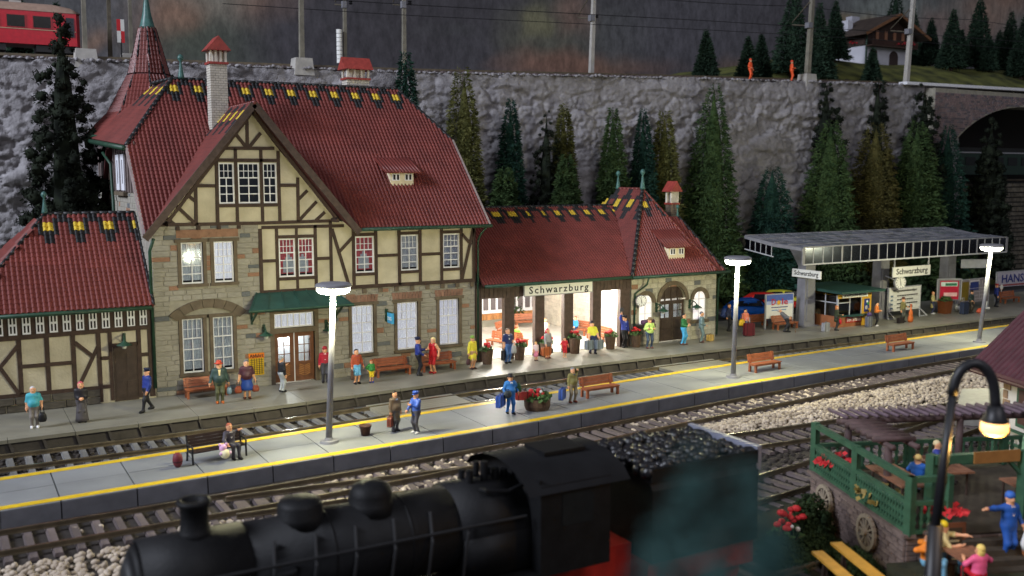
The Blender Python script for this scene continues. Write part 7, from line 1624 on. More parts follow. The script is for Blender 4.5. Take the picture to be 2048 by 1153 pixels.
for i, (px, py, bp, Y, lb) in enumerate([
    (1413, 60, 150, 73, 'lone dark pine on the upper line left of the orange workers'), (1497, 73, 155, 74, 'dark pine behind the left orange worker'), (1524, 68, 152, 76, 'dark pine between the two orange workers'),
    (1590, -40, 135, 78, 'tall dark pine left of the concrete-footed mast'), (1640, 5, 158, 75, 'dark pine partly behind the concrete-footed mast'), (1672, 2, 128, 82, 'dark pine close to the left side of the chalet'),
    (1793, -30, 100, 96, 'dark pine rising behind the chalet ridge'), (1828, 15, 100, 95, 'dark pine behind the right eave of the chalet'), (1746, 96, 160, 74, 'small pine in the meadow in front of the chalet'),
    (1864, 36, 135, 86, 'dark pine right beside the chalet'), (1908, 18, 145, 80, 'broad dark pine second right of the chalet'), (1962, -12, 128, 84, 'tallest dark pine in the group right of the chalet'), (1924, 60, 135, 83, 'slim low pine between two taller ones right of the chalet'), (1978, 68, 140, 80, 'low dark pine in front of the tallest one right of the chalet'), (2024, 22, 140, 86, 'dark pine near the right picture edge'), (2050, 30, 165, 78, 'large dark pine cut by the right picture edge'), (2000, 60, 130, 92, 'far small pine between the pines at the right edge'),
    (40, 0, 60, 82, 'dark green pine top behind the red railcar roof'), (112, 5, 60, 84, 'green pine top behind the front end of the railcar')]):
    p = PX(px, py, Y); zb = HZ(p.x, Y); q = PX(px, bp, Y); h = max(2.5, p.z - zb); conifer(lb, p.x, Y, zb, h, max(.9, h*.23), 'pine', 300+i, 4200, g2, bl=.5, power=.9)
g3 = 'dark bushes behind the platform'
for i, (x, y, r, h, lb) in enumerate([(49, 64.5, 2.2, 3.2, 'dark bush right behind the pavilion corner by the road'), (54.5, 66, 2.6, 5.2, 'dark bush behind the blue car across the road'), (61, 66, 2.6, 5.6, 'dark bush behind the red car across the road'), (67.5, 65.2, 2.6, 5.4, 'dark bush behind the green kiosk roof'), (74, 64.4, 2.6, 5.2, 'dark bush behind the large hanging name sign'), (80, 62.8, 2.5, 4.6, 'dark bush behind the red poster case'), (86, 61.5, 2.5, 5.0, 'dark bush left of the lettered advertising panel'), (70.5, 60.5, 1.8, 3.2, 'low dark bush behind the coach order board'), (77, 59.5, 1.8, 3.0, 'low dark bush behind the grey map case')]):
    conifer(lb, x, y, -.5, h, r, 'bush', 500+i, 14000, g3, 'bush', 'bush', power=.35)
# ---------------------------------------------------------------- steam locomotive
LB = mat('loco_black', (.0055, .0057, .0065), .6, .35, 2.5, .15, spec=.22); LR = mat('loco_red', (.30, .016, .010), .5, .2, 2); LG = mat('loco_worn_edge', (.010, .0105, .012), .6, .2, 3)
LO = thing('steam_locomotive', 'black steam locomotive with tender of coal and red wheels, blurred in the foreground', 'locomotive', (11, 20.3, -.3))
ly, lz = 20.3, 2.66
part('smokebox', MB().cyl((3.0, ly, lz), (5.1, ly, lz), .98, .98, 32).cyl((2.86, ly, lz), (3.0, ly, lz), .80, .95, 28), LB, LO, True)
part('smokebox_door', MB().cyl((2.70, ly, lz), (2.86, ly, lz), .45, .78, 28).cyl((2.6, ly, lz), (2.7, ly, lz), .08, .08, 8), LG, LO, True)
part('boiler', MB().cyl((5.1, ly, lz), (11.6, ly, lz), .95, 1.0, 32), LB, LO, True)
for x in (5.1, 6.9, 8.7, 10.4): part('boiler_band', MB().cyl((x-.03, ly, lz), (x+.03, ly, lz), .97 + (.02 if x > 7 else 0), .97 + (.02 if x > 7 else 0), 32), LB, LO, True)
part('chimney', MB().lathe([(.42, .85), (.31, 1.0), (.28, 1.25), (.30, 1.52), (.36, 1.60), (.34, 1.66), (.22, 1.66), (.20, 1.2)], (4.15, ly, lz), 20), LB, LO, True)
part('sand_dome', MB().lathe([(.62, .75), (.50, .95), (.49, 1.18), (.44, 1.27), (.25, 1.33), (.02, 1.35)], (6.4, ly, lz), 22), LB, LO, True)
part('steam_dome', MB().lathe([(.66, .75), (.50, .95), (.50, 1.14), (.43, 1.32), (.25, 1.42), (.02, 1.45)], (8.05, ly, lz), 22), LB, LO, True)
part('firebox', MB().cyl((9.9, ly, lz), (11.7, ly, lz), 1.06, 1.06, 32).box(9.9, 11.7, ly-1.06, ly+1.06, 1.7, lz), LB, LO, True)
b = MB()
for x, h in ((10.5, 1.35), (10.9, 1.5), (11.2, 1.3), (11.45, 1.25)): b.cyl((x, ly-.15, lz+.9), (x, ly-.15, lz+h), .10, .09, 10).cyl((x, ly+.25, lz+.9), (x, ly+.25, lz+h-.1), .08, .08, 10)
b.tube([(10.6, ly-.5, lz+.95), (10.6, ly-.8, lz+1.0), (11.2, ly-.8, lz+.9), (11.6, ly-.8, lz+1.0)], .05, 7)
part('fittings', b, LB, LO, kind='stuff')
part('handrail', MB().tube([(3.2, ly-1.12, lz+.35), (11.5, ly-1.15, lz+.35)], .035, 7), LG, LO)
b = MB()
for k in range(6): b.tube([(5.6+k*.9, ly-.72, lz+.72), (5.5+k*.9, ly-1.06, lz+.15), (5.3+k*.9, ly-1.15, lz-.85)], .035, 6)
part('pipework', b, LG, LO, kind='stuff')
part('air_pump', MB().cyl((5.7, ly-1.2, 1.75), (5.7, ly-1.2, 2.9), .22, .22, 12).cyl((5.7, ly-1.2, 2.2), (5.7, ly-1.2, 2.35), .27, .27, 12), LB, LO)
part('running_board', MB().box(2.9, 11.7, ly-1.45, ly+1.45, 1.52, 1.62), LB, LO)
part('frame', MB().box(2.6, 15.0, ly-.6, ly+.6, .35, 1.5), LR, LO); part('side_frame', MB().box(8.6, 12.6, ly-1.42, ly-1.32, .62, 1.15), LR, LO)
part('buffer_beam', MB().box(2.35, 2.55, ly-1.4, ly+1.4, .6, 1.2), LR, LO)
for s in (-1, 1): part('buffer', MB().cyl((1.9, ly+s*.9, .95), (2.35, ly+s*.9, .95), .1, .1, 10).cyl((1.82, ly+s*.9, .95), (1.9, ly+s*.9, .95), .26, .26, 14), LB, LO)
for s in (-1, 1): part('lantern', MB().cyl((2.45, ly+s*.95, 1.75), (2.75, ly+s*.95, 1.75), .17, .17, 12), LG, LO)
part('cylinder', MB().cyl((3.3, ly-1.15, .85), (4.6, ly-1.15, .85), .42, .42, 16).cyl((3.3, ly+1.15, .85), (4.6, ly+1.15, .85), .42, .42, 16), LB, LO)
def wheel(x, y, r, name='driving_wheel'):
    b = MB(); b.lathe([(r*.86, -.07), (r, -.07), (r, .07), (r*.86, .07)], (0, 0, 0), 24); b.cyl((0, 0, -.1), (0, 0, .1), r*.2, r*.2, 12)
    for k in range(10): a = 2*math.pi*k/10; b.bar((0, 0, 0), (r*.9*math.cos(a), r*.9*math.sin(a), 0), .09, .06, (0, 0, 1))
    b.v = [(x+p[0], y+p[2], -.28+r+p[1]) for p in b.v]; part(name, b, LR, LO)
for s in (-1, 1):
    for x in (6.6, 8.5, 10.4): wheel(x, ly+s*.85, .87)
    for x in (3.3, 5.0): wheel(x, ly+s*.85, .48, 'leading_wheel')
    part('coupling_rod', MB().box(6.4, 10.6, ly+s*1.0-.03, ly+s*1.0+.03, .38, .52), LG, LO)
cx0_, cx1_ = 11.7, 14.6
part('cab_side', MB().box(cx0_, cx1_-.9, ly-1.46, ly-1.40, 1.55, 3.75).box(cx0_, cx1_-.9, ly+1.40, ly+1.46, 1.55, 3.75).box(cx0_, cx0_+.06, ly-1.4, ly+1.4, 1.55, 3.9), LB, LO)
part('cab_window', MB().box(12.3, 13.2, ly-1.475, ly-1.462, 2.7, 3.5), paint(30, 32, 34, .15), LO)
part('cab_roof', MB().add([(x, y, z) for x in (11.3, 14.2) for y, z in ((ly-1.6, 3.6), (ly-1.3, 3.88), (ly-.7, 4.1), (ly, 4.18), (ly+.7, 4.1), (ly+1.3, 3.88), (ly+1.6, 3.6))], [(j, j+1, 8+j, 7+j) for j in range(6)]), mat('cab_roof_grey', (.008, .0083, .0095), .85, .25, 1, spec=.15), LO, True)
part('roof_vent', MB().box(12.4, 13.6, ly-.5, ly+.5, 4.15, 4.24), LB, LO)
tn = part('tender_body', MB().prism([(15.0, ly-1.45, 1.2), (15.0, ly-1.45, 3.1), (15.0, ly-1.3, 3.36), (15.0, ly+1.3, 3.36), (15.0, ly+1.45, 3.1), (15.0, ly+1.45, 1.2)], (3.6, 0, 0)), LB, LO)
[part('tender_rim', MB().box(15.0, 18.6, ly+s*1.38-.04, ly+s*1.38+.04, 3.3, 3.66), LB, LO) for s in (-1, 1)]; part('tender_end_plate', MB().box(18.56, 18.72, ly-1.42, ly+1.42, 3.1, 3.75), mat('tender_plate', (.19, .20, .26), .45, .1, 3), LO)
part('tender_frame', MB().box(15.0, 18.6, ly-1.3, ly+1.3, .5, 1.2), LR, LO)
for x in (15.8, 16.9, 18.0): wheel(x, ly-.85, .5, 'tender_wheel')
pts = [(random.uniform(14.9, 18.5), ly+random.uniform(-1.28, 1.28), 3.38+random.uniform(0, .28)) for _ in range(650)]
co = stones('coal', pts, .09, .17, mat('coal', (.009, .009, .011), .3, .3, 4, .3, spec=.45), .9); co.parent = LO; co.matrix_parent_inverse = Matrix.Translation(-LO.location)
# ---------------------------------------------------------------- blurred conifer tip close to the viewer
conifer('dark teal conifer close to the viewer, out of focus in front of the tender', *((PX(1445, 900, 2.5))[:2]), -.5, PX(1445, 900, 2.5).z+.5, 1.25, 'near', 900, 26000, None, bl=.12, power=.62, base=.5, core=.85)
# ---------------------------------------------------------------- beer garden terrace
TG = mat('terrace_green', (.036, .100, .055), .5, .2, 3); TW = mat('terrace_brick', (.17, .125, .11), .85, .25, 3, .3, rand=.2); TF = mat('terrace_floor', (.055, .042, .028), .8, .25, 2, .2)
A = Vector((25.0, 22.85, 0)); Bc = Vector((22.72, 17.3, 0)); e1 = (Bc-A).normalized(); e2 = Vector((-e1.y, e1.x, 0)); L1 = (Bc-A).length   # e1: along the left side towards the viewer, e2: to the right
if e2.x < 0: e2 = -e2
def TP(s, q, z): v = A + e1*s + e2*q; return Vector((v.x, v.y, z))
TE = thing('beer_garden_terrace', 'raised beer garden terrace with brick base and green balustrades', 'terrace', TP(2.5, 4, -.5))
W2 = 10.5; zf = 1.0
part('floor', MB().hexa([TP(.1, .1, zf-.25), TP(L1, .1, zf-.25), TP(L1, W2, zf-.25), TP(.1, W2, zf-.25), TP(.1, .1, zf-.02), TP(L1, .1, zf-.02), TP(L1, W2, zf-.02), TP(.1, W2, zf-.02)]), TF, TE)
part('base_wall', MB().hexa([TP(.05, .05, -.6), TP(L1, .05, -.6), TP(L1, 3.4, -.6), TP(.05, W2, -.6), TP(.05, .05, zf-.05), TP(L1, .05, zf-.05), TP(L1, 3.4, zf-.05), TP(.05, W2, zf-.05)]), M['gap'], TE)
M['tbrick'] = TW
ashlar(TE, TP(0, 0, -.5), e1, -e2, L1, 1.42, (), None, (.13, .17), (.3, .55), .05, 150, (('tbrick', 1),), .02, 'brick', 'brickwork')
ashlar(TE, TP(L1, 0, -.5), e2, e1, 3.4, 1.42, (), None, (.13, .17), (.3, .55), .05, 80, (('tbrick', 1),), .02, 'brick', 'brickwork')
part('coping', MB().hexa([TP(-.1, -.12, zf-.06), TP(L1+.12, -.12, zf-.06), TP(L1+.12, .25, zf-.06), TP(-.1, .25, zf-.06), TP(-.1, -.12, zf+.04), TP(L1+.12, -.12, zf+.04), TP(L1+.12, .25, zf+.04), TP(-.1, .25, zf+.04)]), TW, TE)
def rail_run(p0, p1, n, posts, toprail=True, zt=1.70, zm=.92, z0=None):
    z0 = zf if z0 is None else z0
    d = p1-p0; L = d.length
    bb = MB()
    for i in range(n):
        c = p0 + d*((i+.5)/n); prof = [(.035, .08), (.075, .16), (.035, .24), (.085, .36), (.04, .46), (.085, .58), (.035, .70), (.075, .80), (.035, .88)]
        part('baluster', MB().lathe([(r, z*zm/.92+z0) for r, z in prof], (c.x, c.y, 0), 7), TG, TE, True)
    part('rail', MB().bar(p0+Zv*(z0+zm), p1+Zv*(z0+zm), .16, .12, (0, 0, 1)), TG, TE); part('rail', MB().bar(p0+Zv*(z0+.10), p1+Zv*(z0+.10), .16, .10, (0, 0, 1)), TG, TE)
    if toprail: part('rail', MB().bar(p0+Zv*(z0+zt-.1), p1+Zv*(z0+zt-.1), .18, .16, (0, 0, 1)), TG, TE)
    for t_ in posts: c = p0+d*t_; part('post', MB().box(c.x-.105, c.x+.105, c.y-.105, c.y+.105, z0, z0+(zt if toprail else zm+.15)), TG, TE)
rail_run(TP(0, .08, 0), TP(L1, .08, 0), 38, (0, .48, 1))
rail_run(TP(.05, .1, 0), TP(.05, W2, 0), 34, (.32, .66, 1), False)
rail_run(TP(L1, .1, 0), TP(L1, 1.2, 0), 5, (0, 1))
rail_run(TP(L1-1, 4.3, 0), TP(L1-1, 9.5, 0), 14, (0, 1))
rail_run(TP(L1+.1, 4.3, 0), TP(L1+3.4, 4.5, 0), 12, (1,), False, z0=.35)
for k in range(4): part('step', MB().hexa([TP(L1+.3*k, 1.6, -.6), TP(L1+.3*k+.32, 1.6, -.6), TP(L1+.3*k+.32, 4.5, -.6), TP(L1+.3*k, 4.5, -.6), TP(L1+.3*k, 1.6, zf-.15-.17*k), TP(L1+.3*k+.32, 1.6, zf-.15-.17*k), TP(L1+.3*k+.32, 4.5, zf-.15-.17*k), TP(L1+.3*k, 4.5, zf-.15-.17*k)]), TF, TE)
arb = MB(); arb.bar(TP(L1-.9, 1.3, zf+1.85), TP(L1-1.1, 4.2, zf+1.85), .22, .25, (0, 0, 1))
part('entrance_beam', arb, TG, TE); part('entrance_sign', MB().bar(TP(L1-.85, 2.5, zf+1.87), TP(L1-.95, 4.0, zf+1.87), .06, .34, (0, 0, 1)), paint(150, 105, 55), TE)
for q in (1.3, 4.2): v = TP(L1-1, q, 0); part('post', MB().box(v.x-.13, v.x+.13, v.y-.13, v.y+.13, 0, zf+1.98), TG, TE)
for q, s in ((1.3, 1), (4.2, -1)): part('brace', MB().bar(TP(L1-1, q, zf+1.2), TP(L1-1, q+s*.6, zf+1.8), .1, .1), TG, TE)
def wagon_wheel(s, lb):
    t = thing('wagon_wheel', lb, 'wheel', TP(s, -.15, .35), 'old wagon wheels on the terrace wall'); c = TP(s, -.18, .42); m_ = paint(150, 138, 122)
    b = MB(); n = 20
    for k in range(n):
        a0, a1 = 2*math.pi*k/n, 2*math.pi*(k+1)/n; b.bar(c + (e1*math.cos(a0)+Zv*math.sin(a0))*.49, c + (e1*math.cos(a1)+Zv*math.sin(a1))*.49, .12, .09, -e2)
    part('rim', b, m_, t)
    for k in range(12): a = 2*math.pi*k/12; part('spoke', MB().bar(c, c + (e1*math.cos(a)+Zv*math.sin(a))*.47, .05, .05, -e2), m_, t)
    part('hub', MB().cyl(c+e2*.05, c-e2*.12, .13, .10, 12), m_, t)
wagon_wheel(1.35, 'wooden wagon wheel on the terrace wall, left of the pair'); wagon_wheel(4.15, 'wooden wagon wheel on the terrace wall, nearer the corner post')
part('flower_box', leaves(80, TP(1.0, .35, zf+.5), .55, .45, .22, 21), M['flower'], TE); part('flower_box', leaves(60, TP(L1-.2, 1.2, zf+.55), .6, .3, .2, 22), M['flower'], TE); part('flower_box', leaves(80, TP(3.6, .5, zf+.3), .9, .35, .22, 23), paint(150, 130, 70), TE)
mn = thing('menu_board', 'framed menu board hanging on the front of the green terrace corner', 'menu board', TP(L1+.1, 1.2, .2))
part('frame', MB().hexa([TP(L1+.10, .8, .0), TP(L1+.10, 1.7, .0), TP(L1+.16, 1.7, .0), TP(L1+.16, .8, .0), TP(L1+.10, .8, 1.35), TP(L1+.10, 1.7, 1.35), TP(L1+.16, 1.7, 1.35), TP(L1+.16, .8, 1.35)]), paint(115, 70, 45), mn)
part('sheet', MB().hexa([TP(L1+.165, .92, .12), TP(L1+.165, 1.58, .12), TP(L1+.18, 1.58, .12), TP(L1+.18, .92, .12), TP(L1+.165, .92, 1.22), TP(L1+.165, 1.58, 1.22), TP(L1+.18, 1.58, 1.22), TP(L1+.18, .92, 1.22)]), paint(70, 55, 38), mn)
for k in range(5): part('chalk_line', MB().hexa([TP(L1+.181, 1.0, .3+k*.17), TP(L1+.181, 1.5-.1*(k % 2), .3+k*.17), TP(L1+.186, 1.5, .3+k*.17), TP(L1+.186, 1.0, .3+k*.17), TP(L1+.181, 1.0, .36+k*.17), TP(L1+.181, 1.5-.1*(k % 2), .36+k*.17), TP(L1+.186, 1.5, .36+k*.17), TP(L1+.186, 1.0, .36+k*.17)]), paint(190, 165, 120), mn)
# pergola
PG = mat('pergola_log', (.085, .052, .050), .7, .25, 4, .2, rand=.15)
PE = thing('pergola', 'log pergola with a row of violet-brown slats over the beer garden', 'pergola', TP(1.5, 4.5, zf))
for s, q in ((.5, 1.0), (.5, 5.0), (.5, 8.6), (3.1, 1.0)): part('post', MB().cyl(TP(s, q, zf), TP(s, q, zf+1.8 if s < 1 else zf+1.7), .13, .12, 9), PG, PE, True)
part('beam', MB().cyl(TP(.5, .6, zf+1.83), TP(.5, 9.2, zf+1.83), .11, .11, 9), PG, PE, True)
for q in (1.0, 1.8): part('beam', MB().cyl(TP(.3, q, zf+1.72), TP(3.4, q, zf+1.72), .09, .09, 9), PG, PE, True)
for k in range(24): q = .7 + k*.36; part('slat', MB().cyl(TP(-.3, q, zf+2.05), TP(.9 if k > 9 else .75, q+.12, zf+2.02), .075, .065, 8), mat('pergola_slat', (.125, .085, .105), .7, .2, 4) if k == 0 else bpy.data.materials['pergola_slat'], PE, True)
for k in range(7): s = .6+k*.36; part('log', MB().cyl(TP(s+.1, .6, zf+1.88), TP(s+.2, 1.95, zf+1.86), .10, .09, 9), PG, PE, True)
def table(label, s, q, L=1.7, w=.8, z=zf):
    t = thing('beer_table', label, 'table', TP(s, q, z)); 
    for k in range(4): o = (k-1.5)*w/4; part('top_plank', MB().bar(TP(s-L/2, q+o, z+.76), TP(s+L/2, q+o, z+.76), w/4*.92, .06, (0, 0, 1)), mat('table_wood', (.27, .125, .07), .5, .2, 3, rand=.1) if 'table_wood' not in bpy.data.materials else bpy.data.materials['table_wood'], t)
    for a in (-1, 1):
        for c in (-1, 1): part('leg', MB().cyl(TP(s+a*L*.4, q+c*w*.35, z), TP(s+a*L*.4, q+c*w*.35, z+.73), .04, .04, 6), M['beam'], t)
table('long wooden table next to the left balustrade of the beer garden', 3.1, 1.35, 2.2, 1.0); table('wooden table behind the first one in the beer garden', 2.2, 3.4, 1.9, 1.0); table('small wooden table near the entrance of the beer garden', 4.2, 4.6, .8, .7)
def cafe_chair(label, s, q):
    t = thing('cafe_chair', label, 'chair', TP(s, q, zf), 'chairs in the beer garden'); m_ = M['beam']
    part('seat', MB().cyl(TP(s, q, zf+.44), TP(s, q, zf+.48), .2, .2, 12), m_, t); part('backrest', MB().tube([TP(s+.18, q-.15, zf+.46), TP(s+.22, q-.12, zf+.85), TP(s+.24, q, zf+.92), TP(s+.22, q+.12, zf+.85), TP(s+.18, q+.15, zf+.46)], .022, 6), m_, t)
    for a in (-1, 1):
        for c in (-1, 1): part('leg', MB().cyl(TP(s+a*.16, q+c*.16, zf), TP(s+a*.12, q+c*.12, zf+.45), .02, .02, 6), m_, t)
cafe_chair('dark round-backed chair by the small table', 3.6, 5.6); cafe_chair('dark chair below the waiter at the back of the beer garden', 2.6, 6.4)
hd_ = math.atan2(e2.y, e2.x)
def tperson(label, s, q, rz, h, top, legs, **k): p = TP(s, q, 0); return person(label, p.x, p.y, rz, h, top, legs, z=k.pop('z', zf), **k)
tperson('blond man in a blue shirt sitting at the long beer garden table', 2.85, 2.15, 1.9, 1.75, (45, 105, 190), (110, 120, 140), hair=(225, 190, 115), sit=True, L=(-.2, -.35, .85), Rr=(.2, -.35, .85))
tperson('fair-haired man in a blue jacket and dark red shirt at the rear beer garden table', 1.5, 3.6, .5, 1.78, (50, 65, 150), (90, 95, 110), hair=(215, 195, 150), sit=True, front=((130, 30, 45), 1.1), L=(-.2, -.35, .85), Rr=(.2, -.35, .85))
tperson('waiter in a pale green shirt and blue jeans carrying plates', 1.8, 6.6, .3, 1.8, (125, 165, 130), (85, 145, 185), hair=(120, 70, 40), sleeve='short', L=(-.25, -.35, 1.15), Rr=(.3, -.35, 1.15))
pl_ = TP(1.8, 6.6, zf+1.2); t = thing('plate', 'white plate carried by the waiter in the pale green shirt', 'plate', (pl_.x+.3, pl_.y-.35, pl_.z)); part('dish', MB().lathe([(.06, 0), (.17, .03), (.18, .045), (.1, .02)], (pl_.x+.3, pl_.y-.4, pl_.z+.03), 14), M['offwhite'], t); part('napkin', MB().sph((pl_.x+.3, pl_.y-.4, pl_.z+.08), .08, 8, 6), M['offwhite'], t)
a = tperson('man in blue overalls pointing to the left on the terrace steps', L1+.5, 2.75, -.25, 1.95, (40, 88, 170), (40, 88, 170), hair=(45, 85, 160), hat=('beanie', (50, 100, 185)), z=.32, L=(-.72, -.05, 1.42), Rr=(.32, -.1, .95), front=((230, 210, 200), 1.2))
p = a(1); t = thing('white_sack', 'white and brown sack held by the man in blue overalls', 'sack', (p[0], p[1]-.1, p[2]-.6)); part('cloth', MB().lathe([(.16, .1), (.24, .3), (.14, .6), (.05, .75)], (p[0], p[1]-.12, p[2]-.7), 12, sy=.6), M['offwhite'], t, True); part('bottom', MB().sph((p[0]+.1, p[1]-.18, p[2]-.65), .24, 12, 8), paint(150, 95, 60), t, True)
g0 = -.55
p = PX(1895, 1120, 16.6); q = PX(1958, 1130, 15.6)
bx, byy = 24.3, 14.9
M['turf'] = mat('garden_ground', (.030, .030, .014), .95, .4, 1.2, .6)
struct('garden_ground', MB().hexa([(14, 6, -.62), (46, 6, -.62), (46, 24.5, -.62), (23, 24.5, -.62), (14, 6, -.5), (46, 6, -.5), (46, 24.5, -.5), (23, 24.5, -.5)]), M['turf'])
struct('garden_paving', MB().hexa([TP(L1+.12, -.6, -.6), TP(L1+6, -.6, -.6), TP(L1+6, 9, -.6), TP(L1+.12, 9, -.6), TP(L1+.12, -.6, .28), TP(L1+6, -.6, .28), TP(L1+6, 9, .28), TP(L1+.12, 9, .28)]), M['turf'])
table('dark table in front of the terrace steps between the front seated people', L1+1.55, .85, .9, .9, .28)
tperson('man in a yellow cap and cream shirt stretching his arm over the front table', L1+.8, .62, .6, 1.8, (215, 200, 140), (110, 165, 195), hat=('beanie', (225, 195, 30)), hair=(120, 80, 40), sleeve='short', z=.28, sit=True, Rr=(.15, -.62, 1.0), L=(-.15, -.4, .8))
tperson('blonde girl in a pink top and red skirt seen from behind at the front table', L1+2.25, .75, 2.9, 1.7, (225, 95, 140), (190, 25, 40), hair=(235, 210, 120), sleeve='short', skirt=None, z=.28, sit=True, hl='long', L=(-.3, -.3, .9), Rr=(.2, -.35, .85))
tperson('person in an orange jacket and light blue jeans sitting left of the lamp base', L1+1.25, -.1, .5, 1.75, (225, 130, 40), (110, 165, 195), hair=(60, 40, 30), z=.28, sit=True)
def bench2(label, s, q, L=1.6, z=-.5):
    t = thing('beer_bench', label, 'bench', TP(s, q, z)); part('seat', MB().bar(TP(s-L/2, q, z+.42), TP(s+L/2, q, z+.42), .3, .06, (0, 0, 1)), M['beam'], t)
    for a in (-1, 1): part('leg', MB().box(TP(s+a*L*.4, q, 0).x-.05, TP(s+a*L*.4, q, 0).x+.05, TP(s+a*L*.4, q, 0).y-.12, TP(s+a*L*.4, q, 0).y+.12, z, z+.4), M['beam'], t)
bench2('dark bench under the man in the yellow cap', L1+.8, .55, 1.2, .28); bench2('dark bench under the girl in pink', L1+2.3, .75, 1.0, .28)
yb_ = paint(200, 150, 60)
for i, (s, q, z, lb) in enumerate(((L1+.8, -1.7, .6, 'upper yellow wooden plank of the trestle table at the bottom edge'), (L1+1.0, -2.35, .45, 'lower yellow wooden bench plank at the bottom edge'))):
    t = thing('yellow_plank', lb, 'plank table', TP(s, q, -.5)); part('plank', MB().bar(TP(s-1.5, q, z), TP(s+1.7, q, z), .34, .07, (0, 0, 1)), yb_, t)
    for a in (-1, 1): part('trestle', MB().cyl(TP(s+a, q-.1, -.5), TP(s+a, q, z), .05, .05, 6).cyl(TP(s+a, q+.1, -.5), TP(s+a, q, z), .05, .05, 6), M['beam'], t)
# bushes and poppies before the terrace wall
for i, (s, q, r, h, lb) in enumerate(((1.9, -.9, .65, 1.4, 'green bush before the left wagon wheel'), (3.2, -1.1, .6, .55, 'green bush between the two wagon wheels'), (4.9, -1.0, .8, .8, 'dark bush below the right wagon wheel'), (3.5, -2.4, 1.0, .35, 'low dark bush behind the yellow planks'))):
    v = TP(s, q, 0); conifer(lb, v.x, v.y, -.5, h, r, 'hedge' if False else 'bush', 700+i, 12000, 'bushes at the terrace wall', 'bush', 'bush', power=.4)
v = TP(2.2, -1.75, 0); t = thing('poppies', 'red poppies in the grass left of the terrace bushes', 'flowers', (v.x, v.y, -.5)); part('stems', leaves(60, (v.x, v.y, -.5), .5, .6, .3, 41, 2.5), M['leaf'], t)
f = MB(); rs = random.Random(4)
for _ in range(16): f.sph((v.x+rs.uniform(-.45, .45), v.y+rs.uniform(-.3, .3), rs.uniform(-.1, .55)), rs.uniform(.09, .16), 7, 5, sz=.7)
part('petals', f, M['flower'], t, kind='stuff'); part('white_petals', MB().sph((v.x+.1, v.y-.3, -.05), .08, 7, 5).sph((v.x-.2, v.y-.35, .1), .06, 7, 5), M['offwhite'], t, kind='stuff')
# ---------------------------------------------------------------- gooseneck lamp with warm light
def ray_at(px, py, dist):                            # a point of the picture at a given depth along the view axis
    a_, p_ = R(30.1), R(6.6); f_ = Vector((math.sin(a_)*math.cos(p_), math.cos(a_)*math.cos(p_), -math.sin(p_))); r_ = Vector((math.cos(a_), -math.sin(a_), 0))
    return CAM + (f_ + r_*((px-1024)/1960) + r_.cross(f_)*(-(py-576.5)/1960))*dist
dl_ = 20.5
P0 = ray_at(1866, 1160, dl_); P1 = ray_at(1905, 790, dl_); P2 = ray_at(1990, 800, dl_)
GL = thing('gooseneck_lamp', 'black gooseneck street lamp with glowing warm shade in the right foreground', 'street lamp', (P0.x, P0.y, -.5))
foot = Vector((P0.x-.03, P0.y, -.5))
part('base', MB().cyl(foot, ray_at(1871, 1050, dl_), .20, .16, 14), M['black'], GL, True)
part('pole', MB().cyl(ray_at(1870, 1060, dl_), P1, .105, .085, 12), M['black'], GL, True)
arcp = [P1] + [P1.lerp(P2, .5) + (P1-P2)*.5*math.cos(R(a)) + Zv*(.72*math.sin(R(a))) for a in range(15, 181, 15)] + [ray_at(1992, 822, dl_)]
part('gooseneck', MB().tube(arcp, .11, 10), M['black'], GL, True)
hd2 = ray_at(1990, 836, dl_)
part('shade', MB().lathe([(.16, .25), (.20, .05), (.27, -.06), (.26, -.10), (.12, .02)], hd2, 16), M['black'], GL, True)
part('light_bulb', MB().lathe([(.20, -.02), (.27, -.10), (.28, -.26), (.20, -.36), (.02, -.40)], hd2, 16), mat('warm_bulb', (1, .8, .5), .4, 0, emit=(1.0, .46, .10), estr=3.0), GL, True)
lamp_light('warm_lamp', 'POINT', hd2 + Vector((0, 0, -.6)), 340, (1.0, .55, .14), .12)
# ---------------------------------------------------------------- restaurant house with violet roof at the right edge
HR = mat('violet_roof', (.090, .030, .038), .55, .2, 2, .1)
Hc = ray_at(2004, 860, 41); Hb = Vector((Hc.x, Hc.y, -.5))
def HP(s, q, z): v = Hb + e1*s + e2*q; return Vector((v.x, v.y, z))
HO = thing('restaurant_house', 'white house corner with sandstone quoins and violet roof at the right edge', 'house', Hb)
part('wall', MB().hexa([HP(0, 0, -.6), HP(6, 0, -.6), HP(6, 8, -.6), HP(0, 8, -.6), HP(0, 0, 3.0), HP(6, 0, 3.0), HP(6, 8, 3.0), HP(0, 8, 3.0)]), mat('house_plaster', (.62, .57, .50), .8, .08, 1), HO)
for k in range(9):
    w_ = .42 if k % 2 else .26; z_ = -.5+k*.38
    part('quoin', MB().hexa([HP(-.03, -.03, z_), HP(w_, -.03, z_), HP(w_, w_, z_), HP(-.03, w_, z_), HP(-.03, -.03, z_+.34), HP(w_, -.03, z_+.34), HP(w_, w_, z_+.34), HP(-.03, w_, z_+.34)]), mat('quoin_stone', (.30, .19, .11), .85, .25, 3) if k == 0 else bpy.data.materials['quoin_stone'], HO)
wn = part('window', MB().hexa([HP(.9, -.06, .8), HP(2.3, -.06, .8), HP(2.3, .02, .8), HP(.9, .02, .8), HP(.9, -.06, 2.5), HP(2.3, -.06, 2.5), HP(2.3, .02, 2.5), HP(.9, .02, 2.5)]), TG, HO)
part('pane', MB().hexa([HP(1.05, -.08, .95), HP(2.15, -.08, .95), HP(2.15, -.065, .95), HP(1.05, -.065, .95), HP(1.05, -.08, 2.35), HP(2.15, -.08, 2.35), HP(2.15, -.065, 2.35), HP(1.05, -.065, 2.35)]), paint(75, 45, 38), wn)
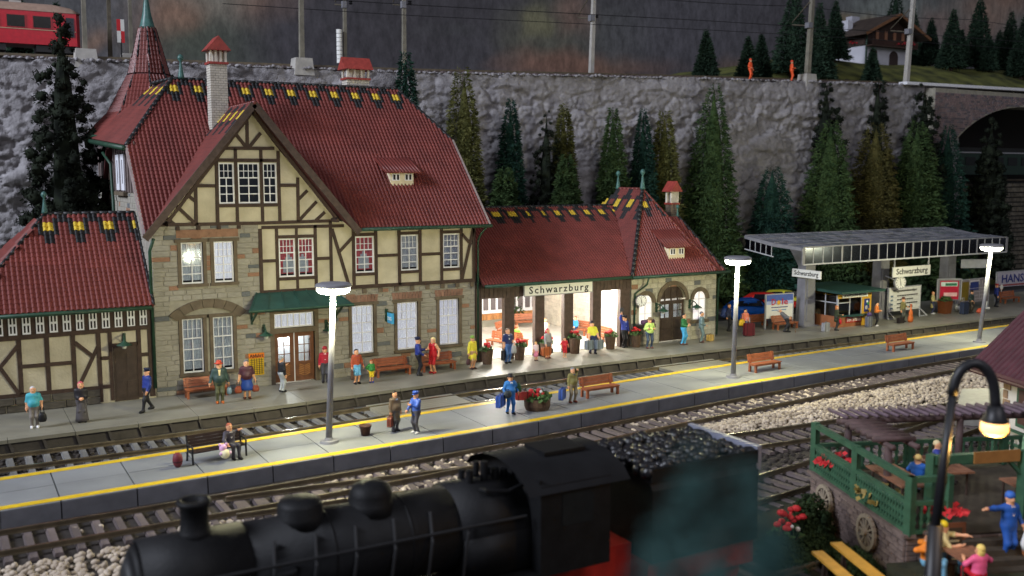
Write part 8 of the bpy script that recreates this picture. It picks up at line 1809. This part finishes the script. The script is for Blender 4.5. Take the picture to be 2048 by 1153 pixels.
for z_ in (.2, .75): part('green_rail', MB().bar(HP(.2, -.5, z_), HP(5, -.5, z_), .1, .1, (0, 0, 1)), TG, HO)
for s_ in (.2, 1.1, 2.0, 2.9): part('green_rail_post', MB().box(HP(s_, -.5, 0).x-.06, HP(s_, -.5, 0).x+.06, HP(s_, -.5, 0).y-.06, HP(s_, -.5, 0).y+.06, -.5, .8), TG, HO)
ev = [HP(-.9, -1.0, 2.85), HP(7, -1.0, 2.85)]; rg_ = [HP(-.9, 4, 7.6), HP(7, 4, 7.6)]
part('roof', MB().prism([ev[0], ev[1], rg_[1], rg_[0]], (0, 0, .16)).prism([HP(-.9, 9, 2.85), HP(7, 9, 2.85), rg_[1], rg_[0]], (0, 0, .16)), HR, HO)
part('verge', MB().bar(ev[0]+e1*-.02, rg_[0]+e1*-.02, .2, .16, e1), paint(110, 130, 105), HO); part('gable', MB().prism([HP(.02, 0, 3.0), HP(.02, 8, 3.0), HP(.02, 4, 6.9)], e1*.1), bpy.data.materials['house_plaster'], HO); part('gutter', MB().cyl(ev[0]-Zv*.05, ev[1]-Zv*.05, .09, .09, 8), paint(72, 40, 42), HO)
for k in range(26): s_ = -.9+k*.3; part('tile_row', MB().bar(HP(s_, -1.0, 3.03), HP(s_, 4, 7.78), .10, .05, (0, -.6, .7)), HR, HO)
RP = thing('loading_ramp', 'pale concrete loading ramp behind the gooseneck lamp', 'ramp', ray_at(1955, 800, 45)[:2] + (-.5,))
rp = ray_at(1915, 775, 45); q0 = Vector((rp.x, rp.y, 0))
part('slab', MB().hexa([q0+Vector((0, 0, -.5)), q0+Vector((3.6, -2.8, -.5)), q0+Vector((8, .4, -.5)), q0+Vector((3.8, 2.4, -.5)), q0+Vector((0, 0, .35)), q0+Vector((3.6, -2.8, .35)), q0+Vector((8, .4, .35)), q0+Vector((3.8, 2.4, .35))]), paint(150, 148, 145), RP); part('buffer_post', MB().box(q0.x+3.2, q0.x+3.4, q0.y-3.2, q0.y-3.0, -.5, .5).box(q0.x+3.0, q0.x+3.6, q0.y-3.25, q0.y-3.0, .35, .5), M['black'], RP)
